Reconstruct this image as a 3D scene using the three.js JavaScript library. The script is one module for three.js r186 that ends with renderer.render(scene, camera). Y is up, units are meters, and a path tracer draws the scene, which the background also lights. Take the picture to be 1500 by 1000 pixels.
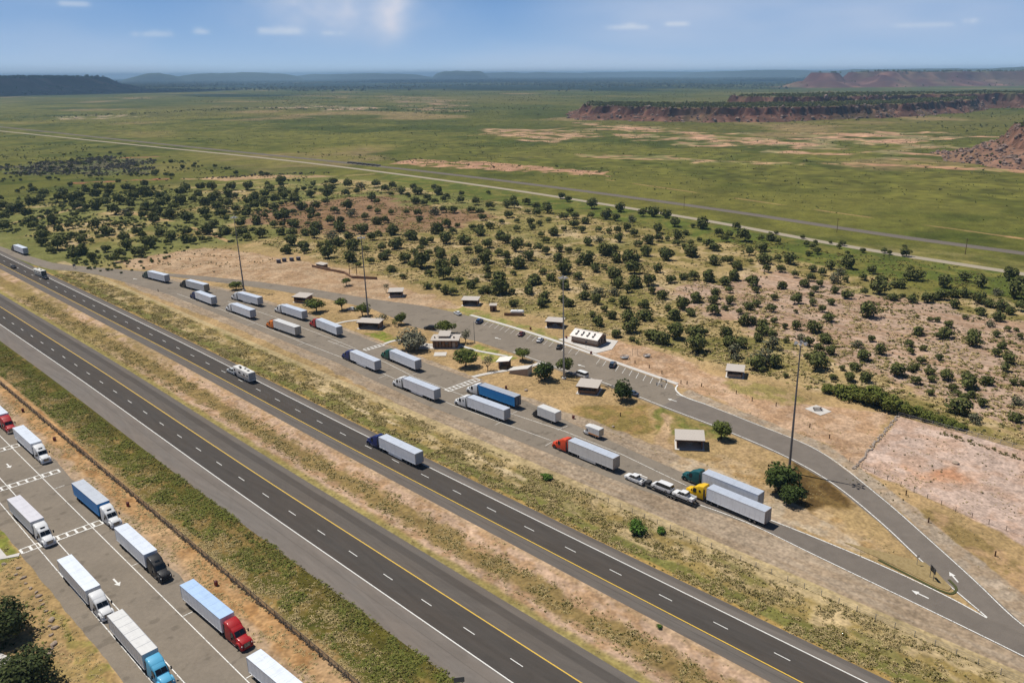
import * as THREE from 'three';
import { mergeGeometries, toCreasedNormals } from 'three/addons/utils/BufferGeometryUtils.js';

// ---------------------------------------------------------------- camera
const W = 1024, H = 682;
const renderer = new THREE.WebGLRenderer({ antialias: true });
renderer.setSize(W, H);
renderer.toneMapping = THREE.LinearToneMapping;
renderer.toneMappingExposure = 1.0;
renderer.outputColorSpace = THREE.SRGBColorSpace;
renderer.shadowMap.enabled = true;
const scene = new THREE.Scene();
const YAW = 0.7345;
const camera = new THREE.PerspectiveCamera(46.46, 1.669, 1, 90000);
camera.rotation.order = 'YXZ';
camera.position.set(0, 94.8, 0);
camera.rotation.set(-0.3251, YAW, -0.0056);
camera.setViewOffset(1669, 1000, 0, 0, 1500, 1000);
camera.updateProjectionMatrix(); camera.updateMatrixWorld();

// ---------------------------------------------------------------- noise
function rng(seed) { let s = seed >>> 0; return () => { s = (s + 0x6D2B79F5) >>> 0; let t = s; t = Math.imul(t ^ (t >>> 15), t | 1); t ^= t + Math.imul(t ^ (t >>> 7), t | 61); return ((t ^ (t >>> 14)) >>> 0) / 4294967296; }; }
const PERM = new Uint16Array(4096), PVAL = new Float32Array(4096);
{ const r = rng(77); for (let i = 0; i < 4096; i++) { PERM[i] = i; PVAL[i] = r(); } for (let i = 4095; i > 0; i--) { const j = Math.floor(r() * (i + 1)); const t = PERM[i]; PERM[i] = PERM[j]; PERM[j] = t; } }
function vn(x, y) {
  const ix = Math.floor(x), iy = Math.floor(y); let fx = x - ix, fy = y - iy;
  fx = fx * fx * (3 - 2 * fx); fy = fy * fy * (3 - 2 * fy);
  const a = PERM[ix & 4095], b = PERM[(ix + 1) & 4095];
  const v00 = PVAL[PERM[(a + iy) & 4095]], v01 = PVAL[PERM[(a + iy + 1) & 4095]], v10 = PVAL[PERM[(b + iy) & 4095]], v11 = PVAL[PERM[(b + iy + 1) & 4095]];
  const p = v00 + (v10 - v00) * fx, q = v01 + (v11 - v01) * fx;
  return p + (q - p) * fy;
}
function fbm(x, y, o) { let s = 0, a = 0.5, t = 0; for (let i = 0; i < o; i++) { s += a * vn(x, y); t += a; a *= 0.5; x = x * 2.03 + 17.3; y = y * 2.03 + 41.7; } return s / t; }
const clamp = (v, a = 0, b = 1) => v < a ? a : v > b ? b : v;
const sstep = (a, b, v) => { const t = clamp((v - a) / (b - a)); return t * t * (3 - 2 * t); };
const lerp = (a, b, t) => a + (b - a) * t;

// ---------------------------------------------------------------- sky and sun
const sunDir = new THREE.Vector3(-16.2, 34.5, 4.6).normalize();
{
  const w = 2048, h = 1024, d = new Float32Array(w * h * 4);
  const s2l = (c) => Math.pow(c / 255, 2.2);
  // small bright cumulus tufts low over the horizon: azimuth (degrees right of the view), elevation, half width, half height, strength
  const puffs = [[-34.5, 4.4, 0.9, 0.28, 0.9], [-31.4, 4.7, 1.0, 0.42, 1], [-29.8, 3.9, 0.8, 0.18, 0.6], [-25.8, 2.4, 1.4, 0.17, 0.45], [-23.3, 2.6, 0.8, 0.16, 0.55], [-18.5, 2.6, 1.7, 0.35, 0.5], [-15.4, 2.5, 0.9, 0.22, 0.5],
    [4.1, 2.9, 1.6, 0.2, 0.6], [7.2, 3.05, 1.0, 0.14, 0.7], [22.6, 2.7, 1.9, 0.17, 0.4], [25.2, 2.8, 1.1, 0.13, 0.55], [9.6, 5.0, 1.5, 0.35, 0.6], [-11.6, 5.3, 1.6, 0.5, 0.7], [60, 7, 9, 1.4, 0.8], [-75, 8, 10, 1.6, 0.8], [130, 9, 12, 2, 0.8], [-130, 6, 12, 1.5, 0.8]];
  for (let j = 0; j < h; j++) {
    const el = ((j + 0.5) / h - 0.5) * 180;
    for (let i = 0; i < w; i++) {
      const th = ((i + 0.5) / w - 0.5) * 2 * Math.PI;
      const dx = Math.cos(th), dz = Math.sin(th);
      // azimuth measured to the right of the viewing direction
      let az = Math.atan2(dx * Math.cos(YAW) - dz * Math.sin(YAW), -dx * Math.sin(YAW) - dz * Math.cos(YAW)) * 180 / Math.PI;
      const e = Math.max(el, 0);
      const t = 1 - Math.exp(-e / 3), t2 = 1 - Math.exp(-Math.max(0, e - 4) / 20);
      let r = lerp(lerp(192, 102, t), 46, t2), g = lerp(lerp(216, 146, t), 62, t2), b = lerp(lerp(240, 203, t), 92, t2);
      // thin high haze and cloud
      const wx = az / 9, wy = e / 2.6;
      let hz = sstep(0.42, 0.78, fbm(wx * 0.55 + 3, wy * 0.5 + 9, 5)) * 0.3 * Math.exp(-e / 26);
      const plume = Math.exp(-Math.pow((az + 11.2 + (5 - e) * 0.25) / 1.0, 2)) * sstep(0.8, 3.2, e) * 0.65 + Math.exp(-Math.pow((az + 15) / 5.5, 2)) * sstep(0.9, 4, e) * 0.85;
      hz = Math.max(hz, plume * (0.45 + 0.75 * fbm(az * 0.9, e * 1.6 + 5, 5)) * Math.exp(-Math.max(0, e - 7) / 6));
      hz = Math.max(hz, sstep(-6, 6, az) * sstep(70, 30, az) * 0.55 * sstep(0.3, 3, e) * (0.35 + 0.9 * fbm(az / 7 + 2, e / 1.4, 5)) * Math.exp(-Math.max(0, e - 8) / 8));
      r = lerp(r, 203, hz); g = lerp(g, 210, hz); b = lerp(b, 228, hz);
      let pf = 0;
      for (const [pa, pe, pw, ph, ps] of puffs) {
        const u = (az - pa) / pw, v = (el - pe) / ph; if (u * u > 6 || v * v > 6) continue;
        const q = Math.exp(-u * u * 0.9 - v * v * (v < 0 ? 2.2 : 0.9));
        pf = Math.max(pf, ps * sstep(0.34, 0.72, q * (0.3 + 1.3 * fbm(az * 2.6 + pa, el * 6, 4))));
      }
      r = lerp(r, 226, pf); g = lerp(g, 229, pf); b = lerp(b, 236, pf);
      const k = (j * w + i) * 4;
      d[k] = s2l(r); d[k + 1] = s2l(g); d[k + 2] = s2l(b); d[k + 3] = 1;
    }
  }
  const tex = new THREE.DataTexture(d, w, h, THREE.RGBAFormat, THREE.FloatType);
  tex.mapping = THREE.EquirectangularReflectionMapping; tex.magFilter = THREE.LinearFilter; tex.minFilter = THREE.LinearFilter; tex.needsUpdate = true;
  scene.background = tex; scene.environment = tex;
}
const sun = new THREE.DirectionalLight(new THREE.Color(1, 0.95, 0.87), 5.0);
sun.position.set(-220 + sunDir.x * 900, sunDir.y * 900, -180 + sunDir.z * 900);
sun.target.position.set(-220, 0, -180);
sun.castShadow = true; sun.shadow.mapSize.set(4096, 4096);
Object.assign(sun.shadow.camera, { left: -420, right: 420, top: 420, bottom: -420, near: 50, far: 2200 });
scene.add(sun, sun.target);
scene.fog = new THREE.FogExp2(new THREE.Color(0.44, 0.71, 1.0), 0.000072);

// ---------------------------------------------------------------- bookkeeping
const taken = new Map();
function numbered(n) { const k = taken.get(n) || 0; taken.set(n, k + 1); return k ? n + '_' + String(k).padStart(3, '0') : n; }
function shade(o) { o.traverse((m) => { if (m.isMesh) { m.castShadow = true; m.receiveShadow = true; } }); return o; }
function mesh(name, geo, mat, parent) { const m = new THREE.Mesh(geo, mat); m.name = name; m.castShadow = m.receiveShadow = true; if (parent) parent.add(m); return m; }
function structure(name, geo, mat) { const m = mesh(numbered(name), geo, mat); m.userData.kind = 'structure'; scene.add(m); return m; }
function thing(name, label, category, [x, y, z], turn = 0, group) {
  const g = new THREE.Group(); g.name = numbered(name); g.position.set(x, y, z); g.rotation.y = turn;
  g.userData = { label, category }; if (group) g.userData.group = group; scene.add(g); return g;
}
function tag(m, label, category, group) { m.userData.label = label; m.userData.category = category; if (group) m.userData.group = group; return m; }
function lin(r, g, b) { const c = new THREE.Color(); c.setRGB(r, g, b); return c; }
function std(r, g, b, rough = 0.8, metal = 0, extra = {}) { return rough > 0.84 && !metal ? matte({ color: lin(r, g, b), roughness: rough, ...extra }) : new THREE.MeshStandardMaterial({ color: lin(r, g, b), roughness: rough, metalness: metal, ...extra }); }
// dusty, porous surfaces: soil, foliage, rock, worn asphalt
function matte(o) { return new THREE.MeshPhysicalMaterial({ roughness: 1, specularIntensity: 0.12, ...o }); }
// ---------------------------------------------------------------- plan of the ground (metres; x along the highway, -z away from the viewer)
const roadOff = (x) => -1.4 * sstep(-150, -310, x);          // the highway bends very slightly
const ZONES = {};
function polySd(p, x, z) {
  let d = 1e18, inside = false; const n = p.length;
  for (let i = 0, j = n - 1; i < n; j = i++) {
    const xi = p[i][0], zi = p[i][1], xj = p[j][0], zj = p[j][1];
    const ex = xj - xi, ez = zj - zi, wx = x - xi, wz = z - zi;
    const t = clamp((wx * ex + wz * ez) / (ex * ex + ez * ez));
    const bx = wx - ex * t, bz = wz - ez * t; const q = bx * bx + bz * bz; if (q < d) d = q;
    if ((zi > z) !== (zj > z) && x < (xj - xi) * (z - zi) / (zj - zi) + xi) inside = !inside;
  }
  d = Math.sqrt(d); return inside ? -d : d;
}
const truckLot = [[-486, -116.5], [-469, -118.8], [-455, -126], [-437, -130.5], [-403, -134.8], [-372, -138.2], [-300, -138.6], [-235, -138.4], [-182, -135.4], [-148, -136.4], [-121, -136.6], [-102, -137], [-92, -138.4], [-72, -141], [-72, -147], [-86, -150], [-112, -152], [-139, -154.6], [-160, -157.5], [-183, -158.5], [-209, -158.5], [-251, -160.5], [-293, -162], [-359, -158.5], [-392, -151], [-421, -147.5], [-432, -147], [-455, -136.5], [-472, -128.5], [-486, -124.5], [-515, -121.5], [-557, -118.5], [-600, -116.8], [-600, -113.5], [-540, -113.8]];
const carRoad = [[-421, -147.6], [-432, -147], [-393, -165], [-362, -177], [-329, -187], [-296, -194.5], [-268, -203], [-250, -205.5], [-241, -205.8], [-206, -205.2], [-175, -202.6], [-161, -201], [-134.5, -198.2], [-131.5, -195.6], [-127, -192.5], [-101, -189.6], [-79, -185.5], [-57, -172.3], [-42, -161.3], [-30, -152], [-20, -144], [-12, -140.4], [-25, -141], [-38, -149.5], [-52, -160], [-68, -170], [-83, -175.5], [-104, -179], [-128, -181], [-152, -183.5], [-166, -183], [-191, -185.3], [-214, -186], [-234, -183.3], [-249, -181.2], [-258, -183], [-281, -185.5], [-310, -181.5], [-343, -173.8], [-372, -165], [-406, -153]];
const ebLot = [[-330, -47.6]]; for (let x = -330; x <= -60; x += 2) ebLot.push([x, -29.3 + (fbm(x / 6, 4, 3) - 0.5) * 1.1]); for (let x = -60; x >= -328; x -= 2) ebLot.push([x, -48.2 + (fbm(x / 5, 40, 3) - 0.5) * 1.2]);
function paved(x, z) { return Math.min(polySd(truckLot, x, z), polySd(carRoad, x, z)); }

// gentle relief; pavements and tracks stay level
function ground(x, z) {
  const o = roadOff(x);
  const band = (a, b, e) => sstep(a, a - e, z - o) * sstep(b, b + e, z - o);
  let h = 0;
  if (z > -132) {
    h += band(-55.5, -65.5, 3) * ((fbm(x / 6, z / 4, 3) - 0.5) * 0.5 - 0.15);
    h += band(-86.4, -99.8, 5) * ((fbm(x / 7, z / 5, 3) - 0.5) * 0.5 - 0.45);
    if (x > -455) h += band(-114, -126.4, 4) * ((fbm(x / 5, z / 4, 3) - 0.5) * 0.8 - 0.1);
    return h;
  }
  const m = sstep(-224, -245, z) * (1 - sstep(-398, -420, z));
  if (m > 0) h += m * ((fbm(x / 22, z / 22, 4) - 0.5) * 2.2);
  const far = sstep(-545, -760, z) * sstep(6500, 2500, -z);
  if (far > 0) h += far * ((fbm(x / 260, z / 260, 4) - 0.5) * 7);
  return h;
}

const C = (r, g, b) => [r, g, b];
function mixTo(o, c, t) { o[0] += (c[0] - o[0]) * t; o[1] += (c[1] - o[1]) * t; o[2] += (c[2] - o[2]) * t; }
// zones painted one over another: outline, colour, second colour, edge softness, edge raggedness, grain
const AREAS = [
  // grassy band beside the frontage road, rock flats, bare soil
  { p: [[-654, -449], [-481, -424], [-360, -416], [-279, -408], [-212, -398], [-153, -378], [-109, -372], [-60, -372], [0, -380], [0, -432], [-92, -433], [-179, -440], [-282, -460], [-380, -472], [-499, -480], [-696, -486]], a: C(100, 110, 48), b: C(128, 124, 62), s: 9, w: 34, n: 14 },
  { p: [[-208, -290], [-195, -326], [-182, -362], [-137, -349], [-102, -350], [-40, -340], [-8, -300], [-20, -228], [-60, -237], [-76, -243], [-98, -249], [-132, -262], [-163, -268]], a: C(198, 170, 147), b: C(182, 150, 123), s: 6, w: 26, n: 10, streak: 1 },
  { p: [[-529, -250], [-573, -310], [-562, -390], [-500, -372], [-417, -380], [-397, -314], [-440, -263]], a: C(158, 126, 96), b: C(142, 112, 80), s: 14, w: 40, n: 16 },
  { p: [[-464, -150], [-464, -197], [-422, -209], [-371, -217], [-320, -219], [-294, -216], [-247, -213], [-262, -203], [-296, -193], [-351, -177], [-393, -164], [-444, -146]], a: C(200, 171, 138), b: C(184, 152, 118), s: 2.5, w: 9, n: 7 },
  { p: [[-255, -204], [-255, -214], [-205, -212], [-190, -210], [-190, -203]], a: C(178, 158, 104), b: C(150, 148, 82), s: 2, w: 6, n: 5 },
  { p: [[-172, -203], [-176, -222], [-150, -222], [-122, -212], [-100, -206], [-92, -214], [-73, -223], [-66, -180], [-50, -170], [-34, -164], [-20, -160], [-20, -146], [-38, -163], [-58, -176], [-82, -190], [-104, -193], [-130, -199]], a: C(208, 175, 144), b: C(192, 156, 122), s: 2, w: 6, n: 6 },
  { p: [[-118, -205], [-124, -215], [-112, -219], [-96, -215], [-98, -208]], a: C(164, 148, 92), b: C(188, 160, 118), s: 3, w: 7, n: 5 },
  { p: [[-67, -181], [-71, -221], [-55, -221], [-38, -220], [0, -219], [0, -168], [-26, -172], [-41, -176], [-55, -180]], a: C(213, 187, 170), b: C(204, 172, 150), s: 1.2, w: 3, n: 8 },
  { p: [[-60, -172], [-36, -158], [-20, -148], [0, -134], [0, -160], [-26, -165], [-45, -174]], a: C(160, 136, 88), b: C(192, 158, 118), s: 1.5, w: 5, n: 6 },
  { p: [[-57, -190], [-48, -200], [-44, -194], [-50, -186]], a: C(212, 158, 122), b: C(214, 172, 142), s: 4, w: 8, n: 6 },
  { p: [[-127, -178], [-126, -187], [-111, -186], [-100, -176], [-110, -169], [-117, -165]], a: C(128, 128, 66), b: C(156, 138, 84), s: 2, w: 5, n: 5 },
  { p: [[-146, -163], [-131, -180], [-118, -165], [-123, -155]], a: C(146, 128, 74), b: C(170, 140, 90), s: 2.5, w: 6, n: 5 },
  { p: [[-124, -178], [-120, -178], [-111, -163], [-104, -157], [-112, -156], [-117, -166]], a: C(196, 166, 130), b: C(184, 154, 116), s: 1.2, w: 3, n: 4 },
  { p: [[-100, -157], [-64, -151], [-42, -147.2], [-56, -153], [-72, -163], [-96, -166]], a: C(198, 170, 130), b: C(180, 148, 102), s: 2, w: 6, n: 5 },
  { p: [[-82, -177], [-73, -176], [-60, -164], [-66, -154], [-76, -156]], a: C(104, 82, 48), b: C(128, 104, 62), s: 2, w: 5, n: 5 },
  { p: [[-254, -164], [-251, -170], [-240, -169], [-238, -163]], a: C(138, 146, 62), b: C(170, 150, 90), s: 1.5, w: 4, n: 3 },
  { p: [[-213, -176], [-193, -174], [-190, -183], [-212, -184]], a: C(140, 144, 70), b: C(182, 164, 102), s: 1.2, w: 3, n: 3 },
  // east-bound side
  { p: [[-230, -29], [-230, -22], [-176, -22], [-182, -29.6]], a: C(116, 140, 52), b: C(150, 140, 76), s: 1, w: 3, n: 3 },
  { p: [[-147, -24], [-143, -25.5], [-118, -25.5], [-110, -20], [-120, -10], [-135, -14]], a: C(190, 158, 120), b: C(178, 146, 104), s: 1.2, w: 3, n: 3 },
  { p: [[-160, -27.8], [-150, -28.8], [-120, -28.6], [-118, -26.4], [-140, -26.2]], a: C(136, 138, 66), b: C(172, 146, 92), s: 0.8, w: 2.5, n: 2.5 },
  { p: [[-218, -48.2], [-213, -51.5], [-206, -50.5], [-208, -48]], a: C(96, 104, 52), b: C(110, 112, 62), s: 0.7, w: 2, n: 2 },
  // gravel aprons around the truck lot
  { p: [[-486, -125], [-440, -138], [-400, -132], [-300, -134.2], [-235, -133.3], [-182, -129.4], [-121, -128], [-54, -126.2], [20, -122], [20, -136], [-57, -140], [-70, -150], [-112, -159.5], [-183, -160.5], [-251, -162.5], [-293, -164], [-359, -161], [-421, -149]], a: C(180, 161, 138), b: C(172, 151, 126), s: 0.9, w: 2.4, n: 4, lane: 1 },
  { p: [[-104, -152], [-72, -147.2], [-45, -146], [-37, -145.6], [-52, -149.5], [-66, -154.5], [-80, -157], [-104, -158.5]], a: C(202, 182, 154), b: C(190, 164, 130), s: 1.2, w: 3.5, n: 5 },
  { p: [[-128, -193], [-101, -189.4], [-79, -185.4], [-57, -172.2], [-42, -161.2], [-20, -144], [-10, -141], [-12, -146], [-40, -165.5], [-55, -176], [-78, -189.5], [-102, -193.6], [-128, -198]], a: C(186, 168, 146), b: C(178, 156, 130), s: 0.8, w: 2, n: 4 },
  // far plain: bare washes and soil
  { p: [[-1936, -1438], [-2431, -1778], [-2966, -2245], [-2723, -2273], [-2099, -1839], [-1720, -1433]], a: C(176, 146, 118), b: C(116, 114, 66), s: 60, w: 420, n: 120, th: 0.6 },
  { p: [[-980, -880], [-1090, -1015], [-1007, -1076], [-861, -998], [-820, -861]], a: C(204, 166, 134), b: C(176, 146, 108), s: 20, w: 120, n: 36, th: 0.54 },
  { p: [[-1108, -1251], [-910, -1268], [-733, -1180], [-618, -1175], [-563, -1331], [-402, -1420], [-330, -1021], [-380, -930], [-531, -978], [-689, -1000], [-931, -1110]], a: C(208, 164, 132), b: C(150, 140, 96), s: 24, w: 230, n: 50, th: 0.6 },
  { p: [[-762, -540], [-774, -586], [-689, -616], [-592, -625], [-520, -640], [-500, -610], [-588, -581], [-671, -556]], a: C(206, 160, 130), b: C(176, 140, 104), s: 6, w: 34, n: 16, th: 0.52 },
  { p: [[-360, -840], [-250, -862], [-100, -900], [-100, -960], [-250, -900], [-360, -876]], a: C(196, 152, 118), b: C(142, 134, 84), s: 8, w: 50, n: 26, th: 0.45 },
  { p: [[-640, -720], [-420, -800], [-380, -840], [-560, -800], [-660, -760]], a: C(190, 156, 118), b: C(140, 136, 84), s: 8, w: 70, n: 26, th: 0.5 },
  { p: [[-2345, -675], [-2300, -836], [-2110, -765], [-2158, -619]], a: C(198, 172, 146), b: C(150, 144, 100), s: 20, w: 150, n: 40, th: 0.6 },
  { p: [[-2389, -1242], [-2525, -1484], [-2129, -1481], [-1943, -1328], [-2138, -1191]], a: C(196, 164, 138), b: C(140, 138, 92), s: 40, w: 260, n: 60, th: 0.62 },
  { p: [[-1080, -247], [-1077, -315], [-1108, -374], [-1008, -380], [-868, -322], [-896, -277], [-995, -226]], a: C(104, 98, 74), b: C(112, 118, 66), s: 10, w: 50, n: 20, th: 0.45 },
  { p: [[-860, -240], [-845, -250], [-806, -322], [-820, -318]], a: C(170, 112, 84), b: C(140, 128, 80), s: 3, w: 14, n: 10, th: 0.4 },
  { p: [[-1080, -356], [-1066, -366], [-1046, -408], [-1064, -404]], a: C(168, 108, 80), b: C(140, 128, 80), s: 3, w: 14, n: 10, th: 0.4 },
  { p: [[-760, -343], [-800, -330], [-770, -400], [-700, -440], [-706, -424]], a: C(202, 168, 130), b: C(176, 148, 104), s: 4, w: 18, n: 10, th: 0.35 },
];
for (const A of AREAS) { const xs = A.p.map((q) => q[0]), zs = A.p.map((q) => q[1]), m = A.s + A.w * 0.5; A.bb = [Math.min(...xs) - m, Math.max(...xs) + m, Math.min(...zs) - m, Math.max(...zs) + m]; }
// worn tracks: polyline, half width, colour
const TRACKS = [
  { p: [[-641, -139], [-656, -167], [-692, -210], [-734, -284], [-726, -382], [-690, -470]], w: 2.2, c: C(200, 172, 128) },
  { p: [[-640, -215], [-560, -222], [-500, -217], [-470, -214]], w: 1.6, c: C(206, 166, 122) },
  { p: [[-300, -224], [-250, -222.5], [-215, -223], [-178, -226], [-140, -222], [-120, -224], [-95, -228], [-60, -232], [-20, -228]], w: 1.3, c: C(196, 168, 122) },
  { p: [[-120, -530], [-230, -545], [-360, -566], [-480, -585]], w: 1.6, c: C(176, 146, 100) },
  { p: [[0, -512], [-120, -530]], w: 3, c: C(186, 148, 106) },
];
for (const T of TRACKS) { const xs = T.p.map((q) => q[0]), zs = T.p.map((q) => q[1]); T.bb = [Math.min(...xs) - 8, Math.max(...xs) + 8, Math.min(...zs) - 8, Math.max(...zs) + 8]; }
function lineDist(p, x, z) { let d = 1e18; for (let i = 1; i < p.length; i++) { const ex = p[i][0] - p[i - 1][0], ez = p[i][1] - p[i - 1][1], wx = x - p[i - 1][0], wz = z - p[i - 1][1]; const t = clamp((wx * ex + wz * ez) / (ex * ex + ez * ez)); const q = (wx - ex * t) ** 2 + (wz - ez * t) ** 2; if (q < d) d = q; } return Math.sqrt(d); }

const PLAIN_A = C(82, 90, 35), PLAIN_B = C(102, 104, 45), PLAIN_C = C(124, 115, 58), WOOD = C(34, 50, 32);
const SCRUB_A = C(184, 160, 112), SCRUB_B = C(150, 136, 80), SCRUB_C = C(206, 182, 142);
const out = [0, 0, 0];
function soil(x, z, fine) {
  const o = out;
  const n1 = fbm(x / 70 + 5, z / 70, 3), n2 = fbm(x / 9, z / 9 + 30, fine > 1 ? 2 : 3);
  const n3 = fine < 0.8 ? fbm(x / 1.1, z / 1.1, 3) * 0.5 + vn(x / 0.36 + 9, z / 0.36) * 0.5 : 0.5;
  // far plain
  const n0 = fbm(x / 520 + 11, z / 520 + 3, 4), nP = fbm(x / 140 + 1, z / 140 + 8, 3);
  o[0] = PLAIN_A[0]; o[1] = PLAIN_A[1]; o[2] = PLAIN_A[2];
  mixTo(o, PLAIN_B, sstep(0.35, 0.7, nP)); mixTo(o, PLAIN_C, sstep(0.5, 0.72, n0) * 0.6);
  mixTo(o, C(186, 152, 120), sstep(0.62, 0.72, fbm(x / 300 + 40, z / 300 - 7, 5)) * 0.55);
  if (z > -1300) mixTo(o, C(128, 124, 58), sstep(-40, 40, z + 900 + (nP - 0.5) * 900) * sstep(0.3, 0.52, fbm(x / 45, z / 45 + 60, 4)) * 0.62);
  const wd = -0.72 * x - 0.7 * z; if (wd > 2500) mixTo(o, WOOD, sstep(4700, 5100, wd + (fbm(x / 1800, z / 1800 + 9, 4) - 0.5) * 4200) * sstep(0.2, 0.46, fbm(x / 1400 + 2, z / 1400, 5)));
  // near scrubland and rest area soil
  const sc = sstep(-470, -405, z + (n1 - 0.5) * 60) * sstep(-820, -690, x + (n1 - 0.5) * 120);
  if (sc > 0) {
    const q = [SCRUB_B[0], SCRUB_B[1], SCRUB_B[2]];
    mixTo(q, SCRUB_A, sstep(0.35, 0.6, n2)); mixTo(q, SCRUB_C, sstep(0.58, 0.72, fbm(x / 14 + 60, z / 14, 4)) * 0.9);
    mixTo(q, C(128, 124, 66), sstep(0.56, 0.7, fbm(x / 26 - 9, z / 26, 4)) * 0.65);
    if (x < -380) mixTo(q, C(122, 126, 68), sstep(-360, -500, x) * sstep(0.32, 0.56, fbm(x / 30 + 3, z / 30, 3)) * 0.85);
    if (z > -224) mixTo(q, C(192, 160, 116), sstep(-236, -215, z) * 0.8 * sstep(-480, -420, x));
    mixTo(o, q, sc);
  }
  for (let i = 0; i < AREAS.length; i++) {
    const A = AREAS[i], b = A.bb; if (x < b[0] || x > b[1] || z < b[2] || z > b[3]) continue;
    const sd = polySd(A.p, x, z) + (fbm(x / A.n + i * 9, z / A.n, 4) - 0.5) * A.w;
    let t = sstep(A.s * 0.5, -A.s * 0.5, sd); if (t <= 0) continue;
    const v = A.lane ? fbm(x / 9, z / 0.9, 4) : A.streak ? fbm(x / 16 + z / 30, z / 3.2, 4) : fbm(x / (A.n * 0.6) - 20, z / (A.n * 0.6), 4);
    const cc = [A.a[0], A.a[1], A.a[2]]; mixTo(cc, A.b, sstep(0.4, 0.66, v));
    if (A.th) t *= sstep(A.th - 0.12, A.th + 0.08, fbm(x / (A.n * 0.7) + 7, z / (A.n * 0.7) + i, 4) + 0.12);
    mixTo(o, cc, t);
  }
  for (const T of TRACKS) { const b = T.bb; if (x < b[0] || x > b[1] || z < b[2] || z > b[3]) continue; const d = lineDist(T.p, x, z) + (n2 - 0.5) * 1.6; mixTo(o, T.c, sstep(T.w + 0.7, T.w - 0.5, d) * sstep(0.3, 0.5, fbm(x / 20, z / 20 + 3, 2)) * 0.85); }
  // strips along the highway
  if (z > -130) {
    const zz = z - roadOff(x), wob = (fbm(x / 5, z / 5, 3) - 0.5), g1 = fbm(x / 3.2, z / 2.2, 3), g2 = fbm(x / 17 + 4, z / 6, 3);
    if (zz > -48.5 && zz > -31 + wob) { const q = C(184, 152, 104); mixTo(q, C(150, 136, 76), sstep(0.45, 0.66, g2)); mixTo(o, q, zz > -29 ? 0.55 : 0.2); }
    else if (zz > -55.2) { const q = C(200, 158, 110); mixTo(q, C(176, 134, 88), sstep(0.42, 0.68, g1)); mixTo(q, C(206, 172, 132), sstep(0.5, 0.7, g2) * 0.8); mixTo(q, C(188, 164, 138), sstep(-51.4, -49.4, zz + wob * 3) * 0.8); o[0] = q[0]; o[1] = q[1]; o[2] = q[2]; }
    else if (zz > -68) {
      const q = C(98, 92, 40); mixTo(q, C(152, 126, 76), sstep(0.4, 0.68, g1 * 0.6 + g2 * 0.5 + (zz + 61) * 0.03)); mixTo(q, C(92, 96, 40), sstep(0.5, 0.65, fbm(x / 6 + 90, z / 5, 3)) * 0.8);
      mixTo(q, C(190, 156, 112), sstep(-57, -55, zz + wob * 2) * 0.8); o[0] = q[0]; o[1] = q[1]; o[2] = q[2];
    } else if (zz < -84 && zz > -101) {
      const q = C(208, 176, 148); mixTo(q, C(190, 154, 118), sstep(0.45, 0.7, g1));
      const mid = Math.abs(zz + 93.2 + wob * 2.2); mixTo(q, C(146, 124, 74), sstep(3.6, 1.2, mid + (g1 - 0.5) * 5) * 0.85);
      const left = sstep(-230, -340, x); mixTo(q, C(156, 138, 84), left * sstep(0.35, 0.6, g2 * 0.6 + g1 * 0.4) * 0.75);
      mixTo(q, C(158, 146, 82), sstep(-88.6, -87, zz + wob * 1.4) * 0.8); mixTo(q, C(196, 168, 128), sstep(-98.6, -99.6, zz + wob) * 0.4);
      o[0] = q[0]; o[1] = q[1]; o[2] = q[2];
    } else if (zz < -112 && zz > -131 && x > -486) {
      const lim = lerp(-128.5, -127.2, sstep(-300, -100, x));
      if (paved(x, z) > 0.6) {
        const q = C(204, 180, 136); mixTo(q, C(164, 142, 88), sstep(0.36, 0.64, g1 * 0.75 + g2 * 0.3)); mixTo(q, C(124, 120, 66), sstep(0.52, 0.68, fbm(x / 9 + 33, z / 4, 4)) * 0.7);
        mixTo(q, C(122, 122, 64), sstep(-118.6, -117.2, zz + wob * 2) * 0.85); mixTo(q, C(186, 154, 92), sstep(-115, -114.1, zz + wob * 1.2));
        mixTo(q, C(200, 178, 136), sstep(lim + 3, lim + 0.8, zz + wob * 3) * 0.85);
        const e = lineDist([[-225, -121], [-205, -121.5], [-190, -120.2], [-172, -121.5], [-150, -122.6], [-120, -122]], x, z); mixTo(q, C(214, 192, 152), sstep(1.5, 0.4, e + wob * 1.5) * sstep(0.4, 0.55, fbm(x / 12, z / 3 + 5, 2)));
        o[0] = q[0]; o[1] = q[1]; o[2] = q[2];
      }
    }
  }
  const gr = 1 + (n3 - 0.5) * 0.55 + (n2 - 0.5) * (z < -420 ? 0.34 : 0.2) + (fine > 2 ? (vn(x / 7, z / 7) - 0.5) * 0.3 : 0); o[0] *= gr; o[1] *= gr; o[2] *= gr;
  return o;
}
const ALBEDO = 0.66;                       // sun-lit picture value -> base colour
const enc = new Uint8Array(1024); for (let i = 0; i < 1024; i++) { const l = Math.pow(i / 1023, 2.2) * ALBEDO; enc[i] = Math.round(255 * Math.pow(l, 1 / 2.2)); }
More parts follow.
